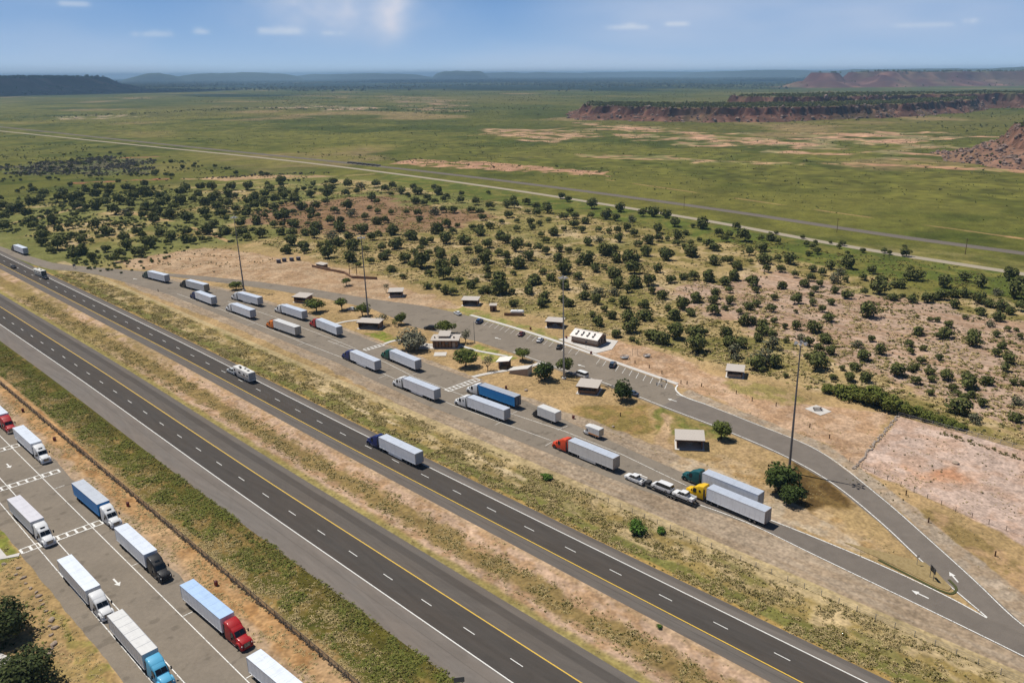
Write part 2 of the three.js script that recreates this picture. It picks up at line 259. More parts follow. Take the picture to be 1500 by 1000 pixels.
function soilTexture(x0, x1, z0, z1, w, h) {
  const d = new Uint8Array(w * h * 4), px = (x1 - x0) / w;
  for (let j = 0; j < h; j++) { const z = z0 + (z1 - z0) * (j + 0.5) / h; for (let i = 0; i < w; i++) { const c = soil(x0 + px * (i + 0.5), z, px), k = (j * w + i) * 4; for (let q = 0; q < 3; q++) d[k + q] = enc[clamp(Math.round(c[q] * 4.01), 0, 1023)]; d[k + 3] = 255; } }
  const t = new THREE.DataTexture(d, w, h, THREE.RGBAFormat); t.colorSpace = THREE.SRGBColorSpace; t.magFilter = THREE.LinearFilter; t.minFilter = THREE.LinearMipmapLinearFilter; t.generateMipmaps = true; t.anisotropy = 8; t.needsUpdate = true; return t;
}
function sheet(x0, x1, z0, z1, step, hole, sink) {       // a grid sheet that follows ground(), with a hole where the finer sheet lies
  const nx = Math.round((x1 - x0) / step), nz = Math.round((z1 - z0) / step), pos = new Float32Array((nx + 1) * (nz + 1) * 3), uv = new Float32Array((nx + 1) * (nz + 1) * 2), idx = [];
  for (let j = 0; j <= nz; j++) for (let i = 0; i <= nx; i++) {
    const x = x0 + step * i, z = z0 + step * j, k = j * (nx + 1) + i; let y = ground(x, z);
    if (hole && x > hole[0] + 0.01 && x < hole[1] - 0.01 && z > hole[2] + 0.01 && z < hole[3] - 0.01) y -= sink;
    pos[k * 3] = x; pos[k * 3 + 1] = y; pos[k * 3 + 2] = z; uv[k * 2] = i / nx; uv[k * 2 + 1] = j / nz;
  }
  for (let j = 0; j < nz; j++) for (let i = 0; i < nx; i++) {
    const x = x0 + step * (i + 0.5), z = z0 + step * (j + 0.5);
    if (hole && x > hole[0] + step && x < hole[1] - step && z > hole[2] + step && z < hole[3] - step) continue;
    const a = j * (nx + 1) + i, b = a + 1, c = a + nx + 1, e = c + 1; idx.push(a, c, b, b, c, e);
  }
  const g = new THREE.BufferGeometry(); g.setAttribute('position', new THREE.BufferAttribute(pos, 3)); g.setAttribute('uv', new THREE.BufferAttribute(uv, 2)); g.setIndex(idx); g.computeVertexNormals(); return g;
}
function groundTile(name, x0, x1, z0, z1, step, w, h, hole, sink) { return structure(name, sheet(x0, x1, z0, z1, step, hole, sink), matte({ map: soilTexture(x0, x1, z0, z1, w, h), roughness: 1 })); }
const NEAR = [-470, 30, -270, 0], MID = [-1100, 200, -640, 60], FAR = [-4800, 1200, -4640, 560];
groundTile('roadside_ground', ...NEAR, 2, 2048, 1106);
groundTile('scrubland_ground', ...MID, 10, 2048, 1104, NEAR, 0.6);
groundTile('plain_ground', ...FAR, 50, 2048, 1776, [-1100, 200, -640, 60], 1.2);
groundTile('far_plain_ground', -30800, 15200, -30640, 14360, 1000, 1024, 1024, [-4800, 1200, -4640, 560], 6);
console.log('ground done');
// ---------------------------------------------------------------- roads
function noiseTex(w, h, f, srgb = true) {
  const d = new Uint8Array(w * h * 4);
  for (let j = 0; j < h; j++) for (let i = 0; i < w; i++) { const c = f(i / w, j / h), k = (j * w + i) * 4; for (let q = 0; q < 3; q++) d[k + q] = clamp(Math.round(255 * Math.pow(Math.max(c[q], 0), 1 / 2.2)), 0, 255); d[k + 3] = 255; }
  const t = new THREE.DataTexture(d, w, h, THREE.RGBAFormat); if (srgb) t.colorSpace = THREE.SRGBColorSpace; t.wrapS = t.wrapT = THREE.RepeatWrapping; t.magFilter = THREE.LinearFilter; t.minFilter = THREE.LinearMipmapLinearFilter; t.generateMipmaps = true; t.needsUpdate = true; return t;
}
const per = (u, v, s, t, o) => { const a = u * 2 * Math.PI; return fbm(s * Math.cos(a) / 6.283 + 31, s * Math.sin(a) / 6.283 + v * t + 13, o); };   // periodic in u
// carriageway surface: bands across (distance in metres from the near edge, base reflectance), streaks along
function carriageway(bands, width, seed) {
  return noiseTex(2048, 256, (u, v) => {
    const m = v * width; let base = bands[0][1];
    for (let i = 1; i < bands.length; i++) base = lerp(base, bands[i][1], sstep(bands[i][0] - 0.12, bands[i][0] + 0.12, m));
    const streak = (vn(v * width * 2.2 + seed, 3) - 0.5) * 0.1 + (per(u, v, 26, width * 1.6, 3) - 0.5) * 0.24 + (fbm(u * 1400, v * 240, 2) - 0.5) * 0.2;
    const patch = sstep(0.62, 0.72, per(u + 0.37, v, 40, width * 0.45 + seed, 2)) * -0.05;
    let l = base * (1 + streak + patch);
    const joint = Math.abs(m - bands[1][0] * 0.62) < 0.09 ? 0.8 : 1; l *= joint;
    const wm = 1 + (vn(v * 9 + seed, u * 7) - 0.5) * 0.05;
    return [l * 1.12 * wm, l * 0.97, l * 0.84 / wm];
  });
}
function ribbon(x0, x1, zf0, zf1, y, step = 6, len = 120) {
  const pos = [], uv = [], idx = []; const n = Math.max(1, Math.ceil((x1 - x0) / step));
  for (let i = 0; i <= n; i++) { const x = x0 + (x1 - x0) * i / n; pos.push(x, y, zf0(x), x, y, zf1(x)); uv.push(x / len, 0, x / len, 1); if (i < n) { const a = i * 2; idx.push(a, a + 2, a + 1, a + 1, a + 2, a + 3); } }
  const g = new THREE.BufferGeometry(); g.setAttribute('position', new THREE.Float32BufferAttribute(pos, 3)); g.setAttribute('uv', new THREE.Float32BufferAttribute(uv, 2)); g.setIndex(idx); g.computeVertexNormals(); return g;
}
const at = (z) => (x) => z + roadOff(x);
function flatPoly(p, y, s = 20) {
  const sh = new THREE.Shape(p.map(([x, z]) => new THREE.Vector2(x, -z))); const g = new THREE.ShapeGeometry(sh); g.rotateX(-Math.PI / 2); g.translate(0, y, 0);
  const P = g.attributes.position, uv = new Float32Array(P.count * 2); for (let i = 0; i < P.count; i++) { uv[i * 2] = P.getX(i) / s; uv[i * 2 + 1] = P.getZ(i) / s; } g.setAttribute('uv', new THREE.BufferAttribute(uv, 2)); return g;
}
// a painted stripe along a polyline, mitred
function stripe(p, w, y) {
  const pos = [], idx = [];
  p.forEach(([x, z], i) => {
    const a = p[Math.max(0, i - 1)], b = p[Math.min(p.length - 1, i + 1)]; let dx = b[0] - a[0], dz = b[1] - a[1]; const l = Math.hypot(dx, dz); dx /= l; dz /= l;
    pos.push(x - dz * w / 2, y, z + dx * w / 2, x + dz * w / 2, y, z - dx * w / 2); if (i < p.length - 1) { const k = i * 2; idx.push(k, k + 2, k + 1, k + 1, k + 2, k + 3); }
  });
  const g = new THREE.BufferGeometry(); g.setAttribute('position', new THREE.Float32BufferAttribute(pos, 3)); g.setIndex(idx); g.computeVertexNormals();
  if (g.attributes.normal.getY(0) < 0) { g.setIndex(idx.map((v, i) => i % 3 === 1 ? idx[i + 1] : i % 3 === 2 ? idx[i - 1] : v)); g.computeVertexNormals(); }
  const P = g.attributes.position, uv = new Float32Array(P.count * 2); for (let i = 0; i < P.count; i++) { uv[i * 2] = P.getX(i) / 9; uv[i * 2 + 1] = P.getZ(i) / 9; } g.setAttribute('uv', new THREE.BufferAttribute(uv, 2)); return g;
}
function smooth(p, n = 6) { const c = new THREE.CatmullRomCurve3(p.map(([x, z]) => new THREE.Vector3(x, 0, z)), false, 'centripetal'); return c.getPoints(n * (p.length - 1)).map((v) => [v.x, v.z]); }
const paintTex = noiseTex(256, 256, (u, v) => { const w = sstep(0.32, 0.5, fbm(u * 60, v * 60, 3) + 0.08); const l = lerp(0.2, 1, w); return [l, l, l * 0.99]; });
const M = {
  white: new THREE.MeshStandardMaterial({ color: lin(0.74, 0.73, 0.7), map: paintTex, roughness: 0.75 }),
  worn: new THREE.MeshStandardMaterial({ color: lin(0.64, 0.62, 0.58), map: paintTex, roughness: 0.85 }),
  yellow: new THREE.MeshStandardMaterial({ color: lin(0.72, 0.46, 0.05), map: paintTex, roughness: 0.75 }),
};
const ebMat = matte({ map: carriageway([[0, 0.155], [6, 0.063], [13.4, 0.1], [16.5, 0.078], [18.4, 0.12]], 20, 3), roughness: 0.9 });
const wbMat = matte({ map: carriageway([[0, 0.12], [3.1, 0.063], [10.2, 0.135], [12, 0.105]], 13.2, 8), roughness: 0.9 });
const YR = 0.02, YP = 0.032;
const eb = structure('eastbound_carriageway', ribbon(-760, 90, at(-66), at(-86), YR), ebMat);
const wb = structure('westbound_carriageway', ribbon(-900, 90, at(-100.3), at(-113.5), YR), wbMat);
const line = (parent, name, z, w, mat, x0 = -760, x1 = 90) => mesh(name, ribbon(x0, x1, at(z - w / 2), at(z + w / 2), YP, 10, 9), mat, parent);
for (const m of [line(eb, 'edge_line', -72.1, 0.22, M.white), line(eb, 'median_line', -79.6, 0.22, M.yellow), line(wb, 'median_line', -103.7, 0.22, M.yellow, -900), line(wb, 'edge_line', -110.7, 0.22, M.white, -900)]) { const ix = m.geometry.index.array; for (let i = 0; i < ix.length; i += 3) { const t = ix[i + 1]; ix[i + 1] = ix[i + 2]; ix[i + 2] = t; } m.geometry.computeVertexNormals(); }
{
  const dash = new THREE.PlaneGeometry(3.05, 0.16); dash.rotateX(-Math.PI / 2);
  for (let k = -26; k < 17; k++) { const x = -178.6 + 12.19 * k + 0.0; if (x > 60) break; const m = mesh('lane_dash', dash, M.white, eb); m.position.set(x, YP, -75.85 + roadOff(x)); }
  for (let k = -34; k < 17; k++) { const x = -145.6 + 12.19 * k; if (x > 60) break; const m = mesh('lane_dash', dash, M.white, wb); m.position.set(x, YP, -107.1 + roadOff(x)); }
}
// lots and ramps
const lotTex = noiseTex(1024, 1024, (u, v) => {
  const a = fbm(u * 12, v * 12, 4), b = fbm(u * 90, v * 90, 2), c = fbm(u * 500, v * 500, 2); let l = 0.182 * (1 + (a - 0.5) * 0.22 + (b - 0.5) * 0.16 + (c - 0.5) * 0.22);
  const st = sstep(0.68, 0.78, fbm(u * 26 + 8, v * 26, 3)); l *= 1 - st * 0.22; return [l * 1.16, l * 0.98, l * 0.77];
});
lotTex.repeat.set(1, 1);
const lotMat = matte({ map: lotTex, roughness: 0.92 });
const rampTex = noiseTex(512, 512, (u, v) => { const a = fbm(u * 14, v * 14, 4), b = fbm(u * 260, v * 260, 2); const l = 0.137 * (1 + (a - 0.5) * 0.24 + (b - 0.5) * 0.24); return [l * 1.13, l * 0.97, l * 0.82]; });
const rampMat = matte({ map: rampTex, roughness: 0.9 });
const lot = structure('truck_parking_lot', flatPoly(truckLot, 0.016, 60), lotMat);
const road = structure('car_park_road', flatPoly(carRoad, 0.028, 60), lotMat);
const ebl = structure('eastbound_truck_lot', flatPoly(ebLot, 0.02, 60), lotMat);
// darker asphalt of the ramps, laid over the lots
const exitLane = [[24, -126.8], [-17, -134.2], [-35, -136.6], [-57, -138.9], [-72, -140.9], [-89, -140.5], [-92, -146.2], [-71, -145.4], [-59, -145.4], [-45, -144.5], [-32, -142.8], [-25, -141.1], [-12, -140.2], [24, -132.6]];
const ramp = structure('exit_lane', flatPoly(exitLane, 0.038, 24), rampMat);
const carLane = [[-25, -141.2], [-38, -149.6], [-52, -160.2], [-68, -170.2], [-83, -175.7], [-104, -179.4], [-118, -180.6], [-127, -181.2], [-127, -192.2], [-114, -191], [-101, -189.2], [-79, -185.2], [-57, -172], [-42, -161], [-30, -151.8], [-20, -143.8], [-12.5, -140.3]];
const carRamp = structure('car_exit_lane', flatPoly(carLane, 0.044, 24), matte({ map: rampTex, color: lin(1.08, 1.08, 1.08), roughness: 0.9 }));
const Y2 = 0.056;
const pl = (parent, name, p, w, mat = M.white, y = Y2) => mesh(name, stripe(p, w, y), mat, parent);
const upper = smooth([[-150, -187.4], [-129, -192.2], [-114, -191], [-101, -189.1], [-79, -185], [-57, -171.8], [-42, -160.8], [-30, -151.6], [-20, -143.6], [-12, -140], [4, -136], [20, -133]]);
pl(road, 'edge_line', upper.filter(([x]) => x > -130), 0.22);
pl(road, 'edge_line', smooth([[-196, -186.6], [-166, -185], [-152, -185], [-128, -182], [-104, -179.6], [-83, -176], [-68, -170.5], [-52, -160.5], [-38, -150], [-25, -141.4]]), 0.24);
pl(road, 'edge_line', smooth([[-133.2, -199], [-131.4, -195.4], [-127, -192.6], [-118, -191.6]]), 0.5);
pl(ramp, 'edge_line', smooth([[-25, -141.2], [-32, -142.9], [-45, -144.6], [-59, -145.3], [-71, -145.4]]), 0.26);
pl(ramp, 'edge_line', smooth([[-90, -140.3], [-75, -141], [-57, -139.1], [-35, -136.7], [-17, -134.5], [4, -131], [20, -127.8]]), 0.22);
// stall lines of the truck lot
pl(lot, 'stall_line', [[-258, -149.6], [-222, -149.8], [-203, -147.6], [-157, -148], [-137, -149.4], [-116, -148.8], [-94, -146.1]], 0.18, M.worn, 0.03);
pl(lot, 'stall_line', [[-262, -142.2], [-214, -142.8], [-176, -140.8], [-151, -141.8], [-136, -142.6]], 0.18, M.worn, 0.03);
pl(lot, 'stall_line', [[-340, -150.4], [-300, -152], [-258, -151.8], [-242, -151.2]], 0.16, M.worn, 0.03);
pl(lot, 'stall_line', [[-370, -141.2], [-330, -142.6], [-262, -142.2]], 0.16, M.worn, 0.03);
for (const x of [-300, -262, -211, -155, -135]) pl(lot, 'stall_tick', [[x, -142.4], [x + 0.3, -139.2]], 0.16, M.worn, 0.034);
for (const x of [-253, -205, -157, -139]) pl(lot, 'stall_tick', [[x, -148.6], [x + 0.2, -152.6]], 0.16, M.worn, 0.034);
function ladder(parent, x, z0, z1, half, y, rung) { pl(parent, 'crossing_line', [[x - half, z0], [x - half, z1]], 0.3, M.white, y); pl(parent, 'crossing_line', [[x + half, z0], [x + half, z1]], 0.3, M.white, y); const n = Math.round(Math.abs(z1 - z0) / rung); for (let i = 0; i <= n; i++) { const z = lerp(z0, z1, i / n); pl(parent, 'crossing_bar', [[x - half, z], [x + half, z]], 0.45, M.white, y + 0.006); } }
ladder(lot, -185.3, -147.2, -160, 1.25, 0.034, 1.7);
ladder(lot, -238.2, -152.6, -160.4, 1.1, 0.034, 1.7);
for (const x of [-183.0, -217.6, -242.6]) ladder(ebl, x, x === -242.6 ? -46.8 : -47.2, x === -183 ? -29.8 : -33, 1.05, 0.032, 1.75);
pl(ebl, 'stall_line', [[-330, -43.2], [-60, -43.2]], 0.17, M.white, 0.044);
pl(ebl, 'stall_line', [[-330, -36.1], [-60, -36.1]], 0.18, M.white, 0.044);
pl(ebl, 'stall_line', [[-330, -32.6], [-60, -32.6]], 0.18, M.white, 0.044);
for (const x of [-208, -160, -136, -112, -88]) pl(ebl, 'stall_tick', [[x, -43.4], [x, -45.6]], 0.18, M.white, 0.044);
// direction arrows
{
  const s = new THREE.Shape(); [[-1.7, -0.16], [0.4, -0.16], [0.4, -0.62], [1.7, 0], [0.4, 0.62], [0.4, 0.16], [-1.7, 0.16]].forEach(([x, y], i) => i ? s.lineTo(x, y) : s.moveTo(x, y));
  const g = new THREE.ShapeGeometry(s); g.rotateX(-Math.PI / 2);
  const arrow = (parent, x, z, turn, y, k = 1) => { const m = mesh('arrow_marking', g, M.white, parent); m.position.set(x, y, z); m.rotation.y = turn; m.scale.set(k, 1, k); };
  arrow(ebl, -230.4, -39.5, 0, 0.044); arrow(ebl, -156.4, -39.1, 0, 0.044);
  arrow(lot, -105.1, -142.9, Math.PI, 0.044); arrow(ramp, -36.6, -140.2, Math.PI - 0.12, Y2); arrow(carRamp, -33.6, -150.2, Math.PI - 0.78, Y2);
  arrow(road, -127.3, -187.6, Math.PI, Y2); arrow(road, -211.4, -193.5, Math.PI, Y2); arrow(road, -168.1, -192, Math.PI, Y2); arrow(road, -301.2, -184.5, Math.PI + 0.3, Y2); arrow(lot, -414.3, -139.5, Math.PI + 0.2, 0.044);
}
// parking bays along the far kerb
const kerbLine = smooth([[-262, -204.6], [-250, -205.8], [-241, -206.1], [-206, -205.5], [-175, -202.9], [-161, -201.3], [-133.6, -198.6]], 8);
function kerbAt(x) { for (let i = 1; i < kerbLine.length; i++) if (kerbLine[i][0] >= x) { const [a, b] = kerbLine[i - 1], [c, d] = kerbLine[i]; return b + (d - b) * (x - a) / (c - a); } return -199; }
for (let x = -236; x < -134; x += 3.1) { if (x > -190 && x < -170) continue; const z = kerbAt(x) + 0.4; pl(road, 'bay_line', [[x, z], [x + 2.4, z + 4.9]], 0.14, x > -166 ? M.white : M.worn, Y2); }
for (let x = -189; x < -176; x += 3.3) pl(road, 'bay_line', [[x, -203.4], [x + 2.2, -198.8]], 0.14, M.worn, Y2);
// raised kerb and footway
const concreteTex = noiseTex(512, 512, (u, v) => { const a = fbm(u * 9, v * 9, 4), b = fbm(u * 200, v * 200, 2); const l = 0.52 * (1 + (a - 0.5) * 0.16 + (b - 0.5) * 0.12); return [l * 1.03, l * 0.98, l * 0.91]; });
const concrete = matte({ map: concreteTex, roughness: 0.9 });
function slab(p, y0, y1, s = 8) { const sh = new THREE.Shape(p.map(([x, z]) => new THREE.Vector2(x, -z))); const g = new THREE.ExtrudeGeometry(sh, { depth: y1 - y0, bevelEnabled: false }); g.rotateX(-Math.PI / 2); g.translate(0, y0, 0); const P = g.attributes.position, uv = new Float32Array(P.count * 2); for (let i = 0; i < P.count; i++) { uv[i * 2] = (P.getX(i) + P.getY(i)) / s; uv[i * 2 + 1] = P.getZ(i) / s; } g.setAttribute('uv', new THREE.BufferAttribute(uv, 2)); return g; }
function footway(p, w, y0 = -0.05, y1 = 0.14) { const L = [], R = []; p.forEach(([x, z], i) => { const a = p[Math.max(0, i - 1)], b = p[Math.min(p.length - 1, i + 1)]; let dx = b[0] - a[0], dz = b[1] - a[1]; const l = Math.hypot(dx, dz); dx /= l; dz /= l; L.push([x + dz * w / 2, z - dx * w / 2]); R.push([x - dz * w / 2, z + dx * w / 2]); }); return slab([...L, ...R.reverse()], y0, y1); }
structure('kerb_footway', footway(kerbLine.filter(([x]) => x > -243).map(([x, z]) => [x, z - 0.95]), 1.7), concrete);
structure('restroom_plaza', slab([[-193.2, -207.4], [-191.5, -216.5], [-175.2, -221], [-170.8, -212], [-172.4, -204.8], [-185.5, -206.6]], -0.05, 0.15), concrete);
structure('footpath', footway(smooth([[-188, -160.2], [-187.4, -163], [-186.4, -166.2], [-184.6, -170.6], [-181, -178], [-180.5, -184.4]]), 1.7), concrete);
structure('footpath', footway(smooth([[-238.4, -161], [-238.6, -166], [-234, -171], [-227, -171.4], [-222, -172.2]]), 1.5), concrete);
structure('footpath', footway(smooth([[-274, -163.4], [-273.6, -168], [-270.6, -174], [-266.5, -180]]), 1.5), concrete);
structure('footpath', footway([[-227.5, -168.2], [-214.5, -178.6], [-206.5, -178.8], [-194, -181.8]], 1.4), concrete);
structure('building_terrace', slab([[-228.2, -170.4], [-224.4, -166.2], [-213.2, -175.6], [-216.2, -180.2]], -0.05, 0.12), concrete);
structure('picnic_terrace', slab([[-216.8, -167.6], [-213.6, -170.6], [-210.8, -167.8], [-214, -164.8]], -0.05, 0.13), concrete);
structure('bench_slab', slab([[-93.9, -208.2], [-92.6, -213], [-87, -211.4], [-88.2, -206.6]], -0.05, 0.08), concrete);
structure('footpath', footway([[-192, -26.4], [-183, -26.6], [-181.9, -29.2]], 1.3), concrete);
structure('footpath', footway([[-158, -13], [-146, -17.4], [-142.4, -20.6]], 3.4), concrete);
const dirtSpeck = noiseTex(128, 128, (u, v) => { const l = 0.7 + 0.5 * fbm(u * 14, v * 14, 3); return [l, l, l * 0.95]; });
// grassed gore between the exit lanes with its kerb
structure('gore_island', slab([[-55, -147.6], [-44.5, -146.4], [-38, -145.2], [-34.6, -144.6], [-32.9, -144.9], [-32.8, -146.4], [-34.4, -147.6], [-36.6, -149.6], [-39.5, -151.4]].map(([x, z]) => [x, z]), -0.05, 0.13, 5), matte({ color: lin(0.3, 0.225, 0.115), map: dirtSpeck, roughness: 1 }));
structure('gore_kerb', footway(smooth([[-47, -146.1], [-38.2, -144.5], [-34.6, -143.9], [-32.2, -144.3], [-32, -146.6], [-34, -148.6]]), 0.5, -0.05, 0.17), std(0.075, 0.08, 0.032, 0.9));
// frontage road and railway bed far behind
const dirtTex = noiseTex(256, 256, (u, v) => { const l = 0.29 * (1 + (fbm(u * 20, v * 20, 4) - 0.5) * 0.3); return [l * 1.14, l * 0.98, l * 0.74]; });
const dirtMat = matte({ map: dirtTex, roughness: 1 });
const frontage = [[120, -421], [-92, -433], [-179, -440], [-282, -458], [-380, -469], [-499, -479], [-696, -486], [-916, -482], [-1246, -458], [-1782, -421], [-2600, -360]];
const railway = [[120, -474], [-101, -483], [-178, -487], [-293, -501], [-409, -510], [-586, -516], [-727, -514], [-795, -512], [-1206, -488], [-1928, -455], [-2800, -400]];
structure('frontage_road', stripe(smooth(frontage), 7, 0.05), dirtMat);
const ballast = std(0.15, 0.13, 0.11, 1);
{
  const p = smooth(railway), pos = [], idx = []; const prof = [[-3.2, 0.02], [-1.6, 0.95], [1.6, 0.95], [3.2, 0.02]];
  p.forEach(([x, z], i) => { const a = p[Math.max(0, i - 1)], b = p[Math.min(p.length - 1, i + 1)]; let dx = b[0] - a[0], dz = b[1] - a[1]; const l = Math.hypot(dx, dz); dx /= l; dz /= l; for (const [o, y] of prof) pos.push(x - dz * o, y, z + dx * o); if (i < p.length - 1) for (let k = 0; k < 3; k++) { const q = i * 4 + k; idx.push(q, q + 1, q + 4, q + 1, q + 5, q + 4); } });
  const g = new THREE.BufferGeometry(); g.setAttribute('position', new THREE.Float32BufferAttribute(pos, 3)); g.setIndex(idx); g.computeVertexNormals();
  const bed = structure('railway_bed', g, ballast); bed.material.side = THREE.DoubleSide;
  for (const o of [-0.72, 0.72]) { const q = p.map(([x, z], i) => { const a = p[Math.max(0, i - 1)], b = p[Math.min(p.length - 1, i + 1)]; const l = Math.hypot(b[0] - a[0], b[1] - a[1]); return [x - (b[1] - a[1]) / l * o, z + (b[0] - a[0]) / l * o]; }); mesh('rail', stripe(q, 0.16, 1.12), std(0.2, 0.17, 0.15, 0.5, 0.6), bed); }
}
console.log('roads done');
// ---------------------------------------------------------------- shape helpers
function box(l, h, w, x, y, z, ry = 0, rz = 0) { const g = new THREE.BoxGeometry(l, h, w).toNonIndexed(); if (rz) g.rotateZ(rz); if (ry) g.rotateY(ry); g.translate(x, y, z); return g; }
function cyl(r, len, axis, x, y, z, seg = 14, r2 = r) { const g = new THREE.CylinderGeometry(r2, r, len, seg).toNonIndexed(); if (axis === 'x') g.rotateZ(Math.PI / 2); if (axis === 'z') g.rotateX(Math.PI / 2); g.translate(x, y, z); return g; }
function join(list) { const l = list.map((g) => { const q = g.index ? g.toNonIndexed() : g; for (const k of Object.keys(q.attributes)) if (!['position', 'normal', 'uv'].includes(k)) q.deleteAttribute(k); if (!q.attributes.uv) q.setAttribute('uv', new THREE.BufferAttribute(new Float32Array(q.attributes.position.count * 2), 2)); if (!q.attributes.normal) q.computeVertexNormals(); return q; }); return l.length > 1 ? mergeGeometries(l) : l[0]; }
// body lofted through stations along x: [x, yBottom, yTop, halfWidthBottom, halfWidthTop, cornerRadius]
function loft(st, crease = 0.55) {
  const rings = st.map(([x, y0, y1, wb, wt, r]) => {
    const pts = [], add = (cy, cz, a0) => { for (let k = 0; k <= 3; k++) { const a = a0 + k * Math.PI / 6; pts.push([x, cy + Math.sin(a) * r, cz + Math.cos(a) * r]); } };
    r = Math.min(r, (y1 - y0) / 2.05, wt / 1.05); add(y1 - r, wt - r, 0); add(y1 - r, -wt + r, Math.PI / 2); const rb = r * 0.5; 
    for (let k = 0; k <= 3; k++) { const a = Math.PI + k * Math.PI / 6; pts.push([x, y0 + rb + Math.sin(a) * rb, -wb + rb + Math.cos(a) * rb]); }
    for (let k = 0; k <= 3; k++) { const a = 1.5 * Math.PI + k * Math.PI / 6; pts.push([x, y0 + rb + Math.sin(a) * rb, wb - rb + Math.cos(a) * rb]); }
    return pts;
  });
  const pos = [], tri = (a, b, c) => pos.push(...a, ...b, ...c), n = rings[0].length;
  for (let s = 0; s < rings.length - 1; s++) for (let k = 0; k < n; k++) { const a = rings[s][k], b = rings[s][(k + 1) % n], c = rings[s + 1][k], d = rings[s + 1][(k + 1) % n]; tri(a, b, c); tri(b, d, c); }
  const cap = (r, f) => { const c = r.reduce((q, p) => [q[0] + p[0] / n, q[1] + p[1] / n, q[2] + p[2] / n], [0, 0, 0]); for (let k = 0; k < n; k++) f ? tri(c, r[(k + 1) % n], r[k]) : tri(c, r[k], r[(k + 1) % n]); };
  cap(rings[0], true); cap(rings[rings.length - 1], false);
  let g = new THREE.BufferGeometry(); g.setAttribute('position', new THREE.Float32BufferAttribute(pos, 3));
  g.computeVertexNormals(); g = toCreasedNormals(g, crease); g.setAttribute('uv', new THREE.BufferAttribute(new Float32Array(pos.length / 3 * 2), 2)); return g;
}
function quad(a, b, c, d, t = 0.02) {       // a thin solid panel through four corners
  const A = new THREE.Vector3(...a), B = new THREE.Vector3(...b), Cc = new THREE.Vector3(...c), D = new THREE.Vector3(...d); const n = new THREE.Vector3().subVectors(B, A).cross(new THREE.Vector3().subVectors(D, A)).normalize().multiplyScalar(t);
  const f = [A, B, Cc, D], k = f.map((v) => v.clone().add(n)), pos = []; const q = (p, r, s, u) => { for (const v of [p, r, s, p, s, u]) pos.push(v.x, v.y, v.z); };
  q(k[0], k[1], k[2], k[3]); q(f[3], f[2], f[1], f[0]); for (let i = 0; i < 4; i++) { const j = (i + 1) % 4; q(f[i], f[j], k[j], k[i]); }
  const g = new THREE.BufferGeometry(); g.setAttribute('position', new THREE.Float32BufferAttribute(pos, 3)); g.computeVertexNormals(); g.setAttribute('uv', new THREE.BufferAttribute(new Float32Array(pos.length / 3 * 2), 2)); return g;
}
// ---------------------------------------------------------------- vehicle materials
const V = {
  tyre: std(0.018, 0.018, 0.018, 0.9), rim: std(0.5, 0.5, 0.52, 0.35, 0.8), dark: std(0.02, 0.02, 0.022, 0.7), frame: std(0.035, 0.034, 0.034, 0.7),
  glass: std(0.012, 0.016, 0.02, 0.08), chrome: std(0.6, 0.6, 0.62, 0.22, 1), alu: std(0.55, 0.56, 0.58, 0.4, 0.7), lamp: std(0.75, 0.75, 0.72, 0.2), red: std(0.4, 0.02, 0.015, 0.35), amber: std(0.6, 0.22, 0.02, 0.4),
};
const wearTex = noiseTex(512, 512, (u, v) => { const a = fbm(u * 8, v * 8, 4), s = fbm(u * 60, v * 2.5 + 4, 3); const l = 0.93 + (a - 0.5) * 0.12 - sstep(0.62, 0.8, s) * 0.1; return [l, l * 0.995, l * 0.985]; });
const paint = (r, g, b) => new THREE.MeshPhysicalMaterial({ color: lin(r, g, b), roughness: 0.5, specularIntensity: 0.5, clearcoat: 0.22, clearcoatRoughness: 0.12, map: wearTex });
const panel = (r, g, b, rough = 0.45) => new THREE.MeshStandardMaterial({ color: lin(r, g, b), roughness: rough, metalness: 0.05, map: wearTex });
const roofAlu = (r, g, b) => new THREE.MeshStandardMaterial({ color: lin(r, g, b), roughness: 0.42, metalness: 0.55, map: wearTex });
const PAINT = { white: paint(0.72, 0.73, 0.74), red: paint(0.4, 0.01, 0.014), orangered: paint(0.68, 0.07, 0.02), orange: paint(0.72, 0.2, 0.02), blue: paint(0.012, 0.025, 0.14), navy: paint(0.015, 0.03, 0.11), green: paint(0.006, 0.1, 0.075), teal: paint(0.008, 0.09, 0.1), yellow: paint(0.78, 0.48, 0.012), black: paint(0.02, 0.02, 0.022), grey: paint(0.07, 0.07, 0.072), sky: paint(0.1, 0.42, 0.66), maroon: paint(0.1, 0.006, 0.012), darkgreen: paint(0.05, 0.09, 0.08), silver: paint(0.5, 0.52, 0.53), carblue: paint(0.02, 0.07, 0.2), steel: paint(0.06, 0.09, 0.14) };
const BOX = { white: panel(0.83, 0.86, 0.91), bright: panel(0.72, 0.72, 0.71), grey: panel(0.6, 0.62, 0.66), blue: panel(0.006, 0.24, 0.64), lilac: panel(0.8, 0.81, 0.86) };
const DOOR = panel(0.36, 0.38, 0.41, 0.5);
const ROOF = { white: roofAlu(0.8, 0.86, 0.95), bright: panel(0.66, 0.66, 0.65), grey: roofAlu(0.6, 0.64, 0.7), blue: roofAlu(0.62, 0.66, 0.72), sky: roofAlu(0.5, 0.68, 0.95), lilac: roofAlu(0.74, 0.73, 0.78) };

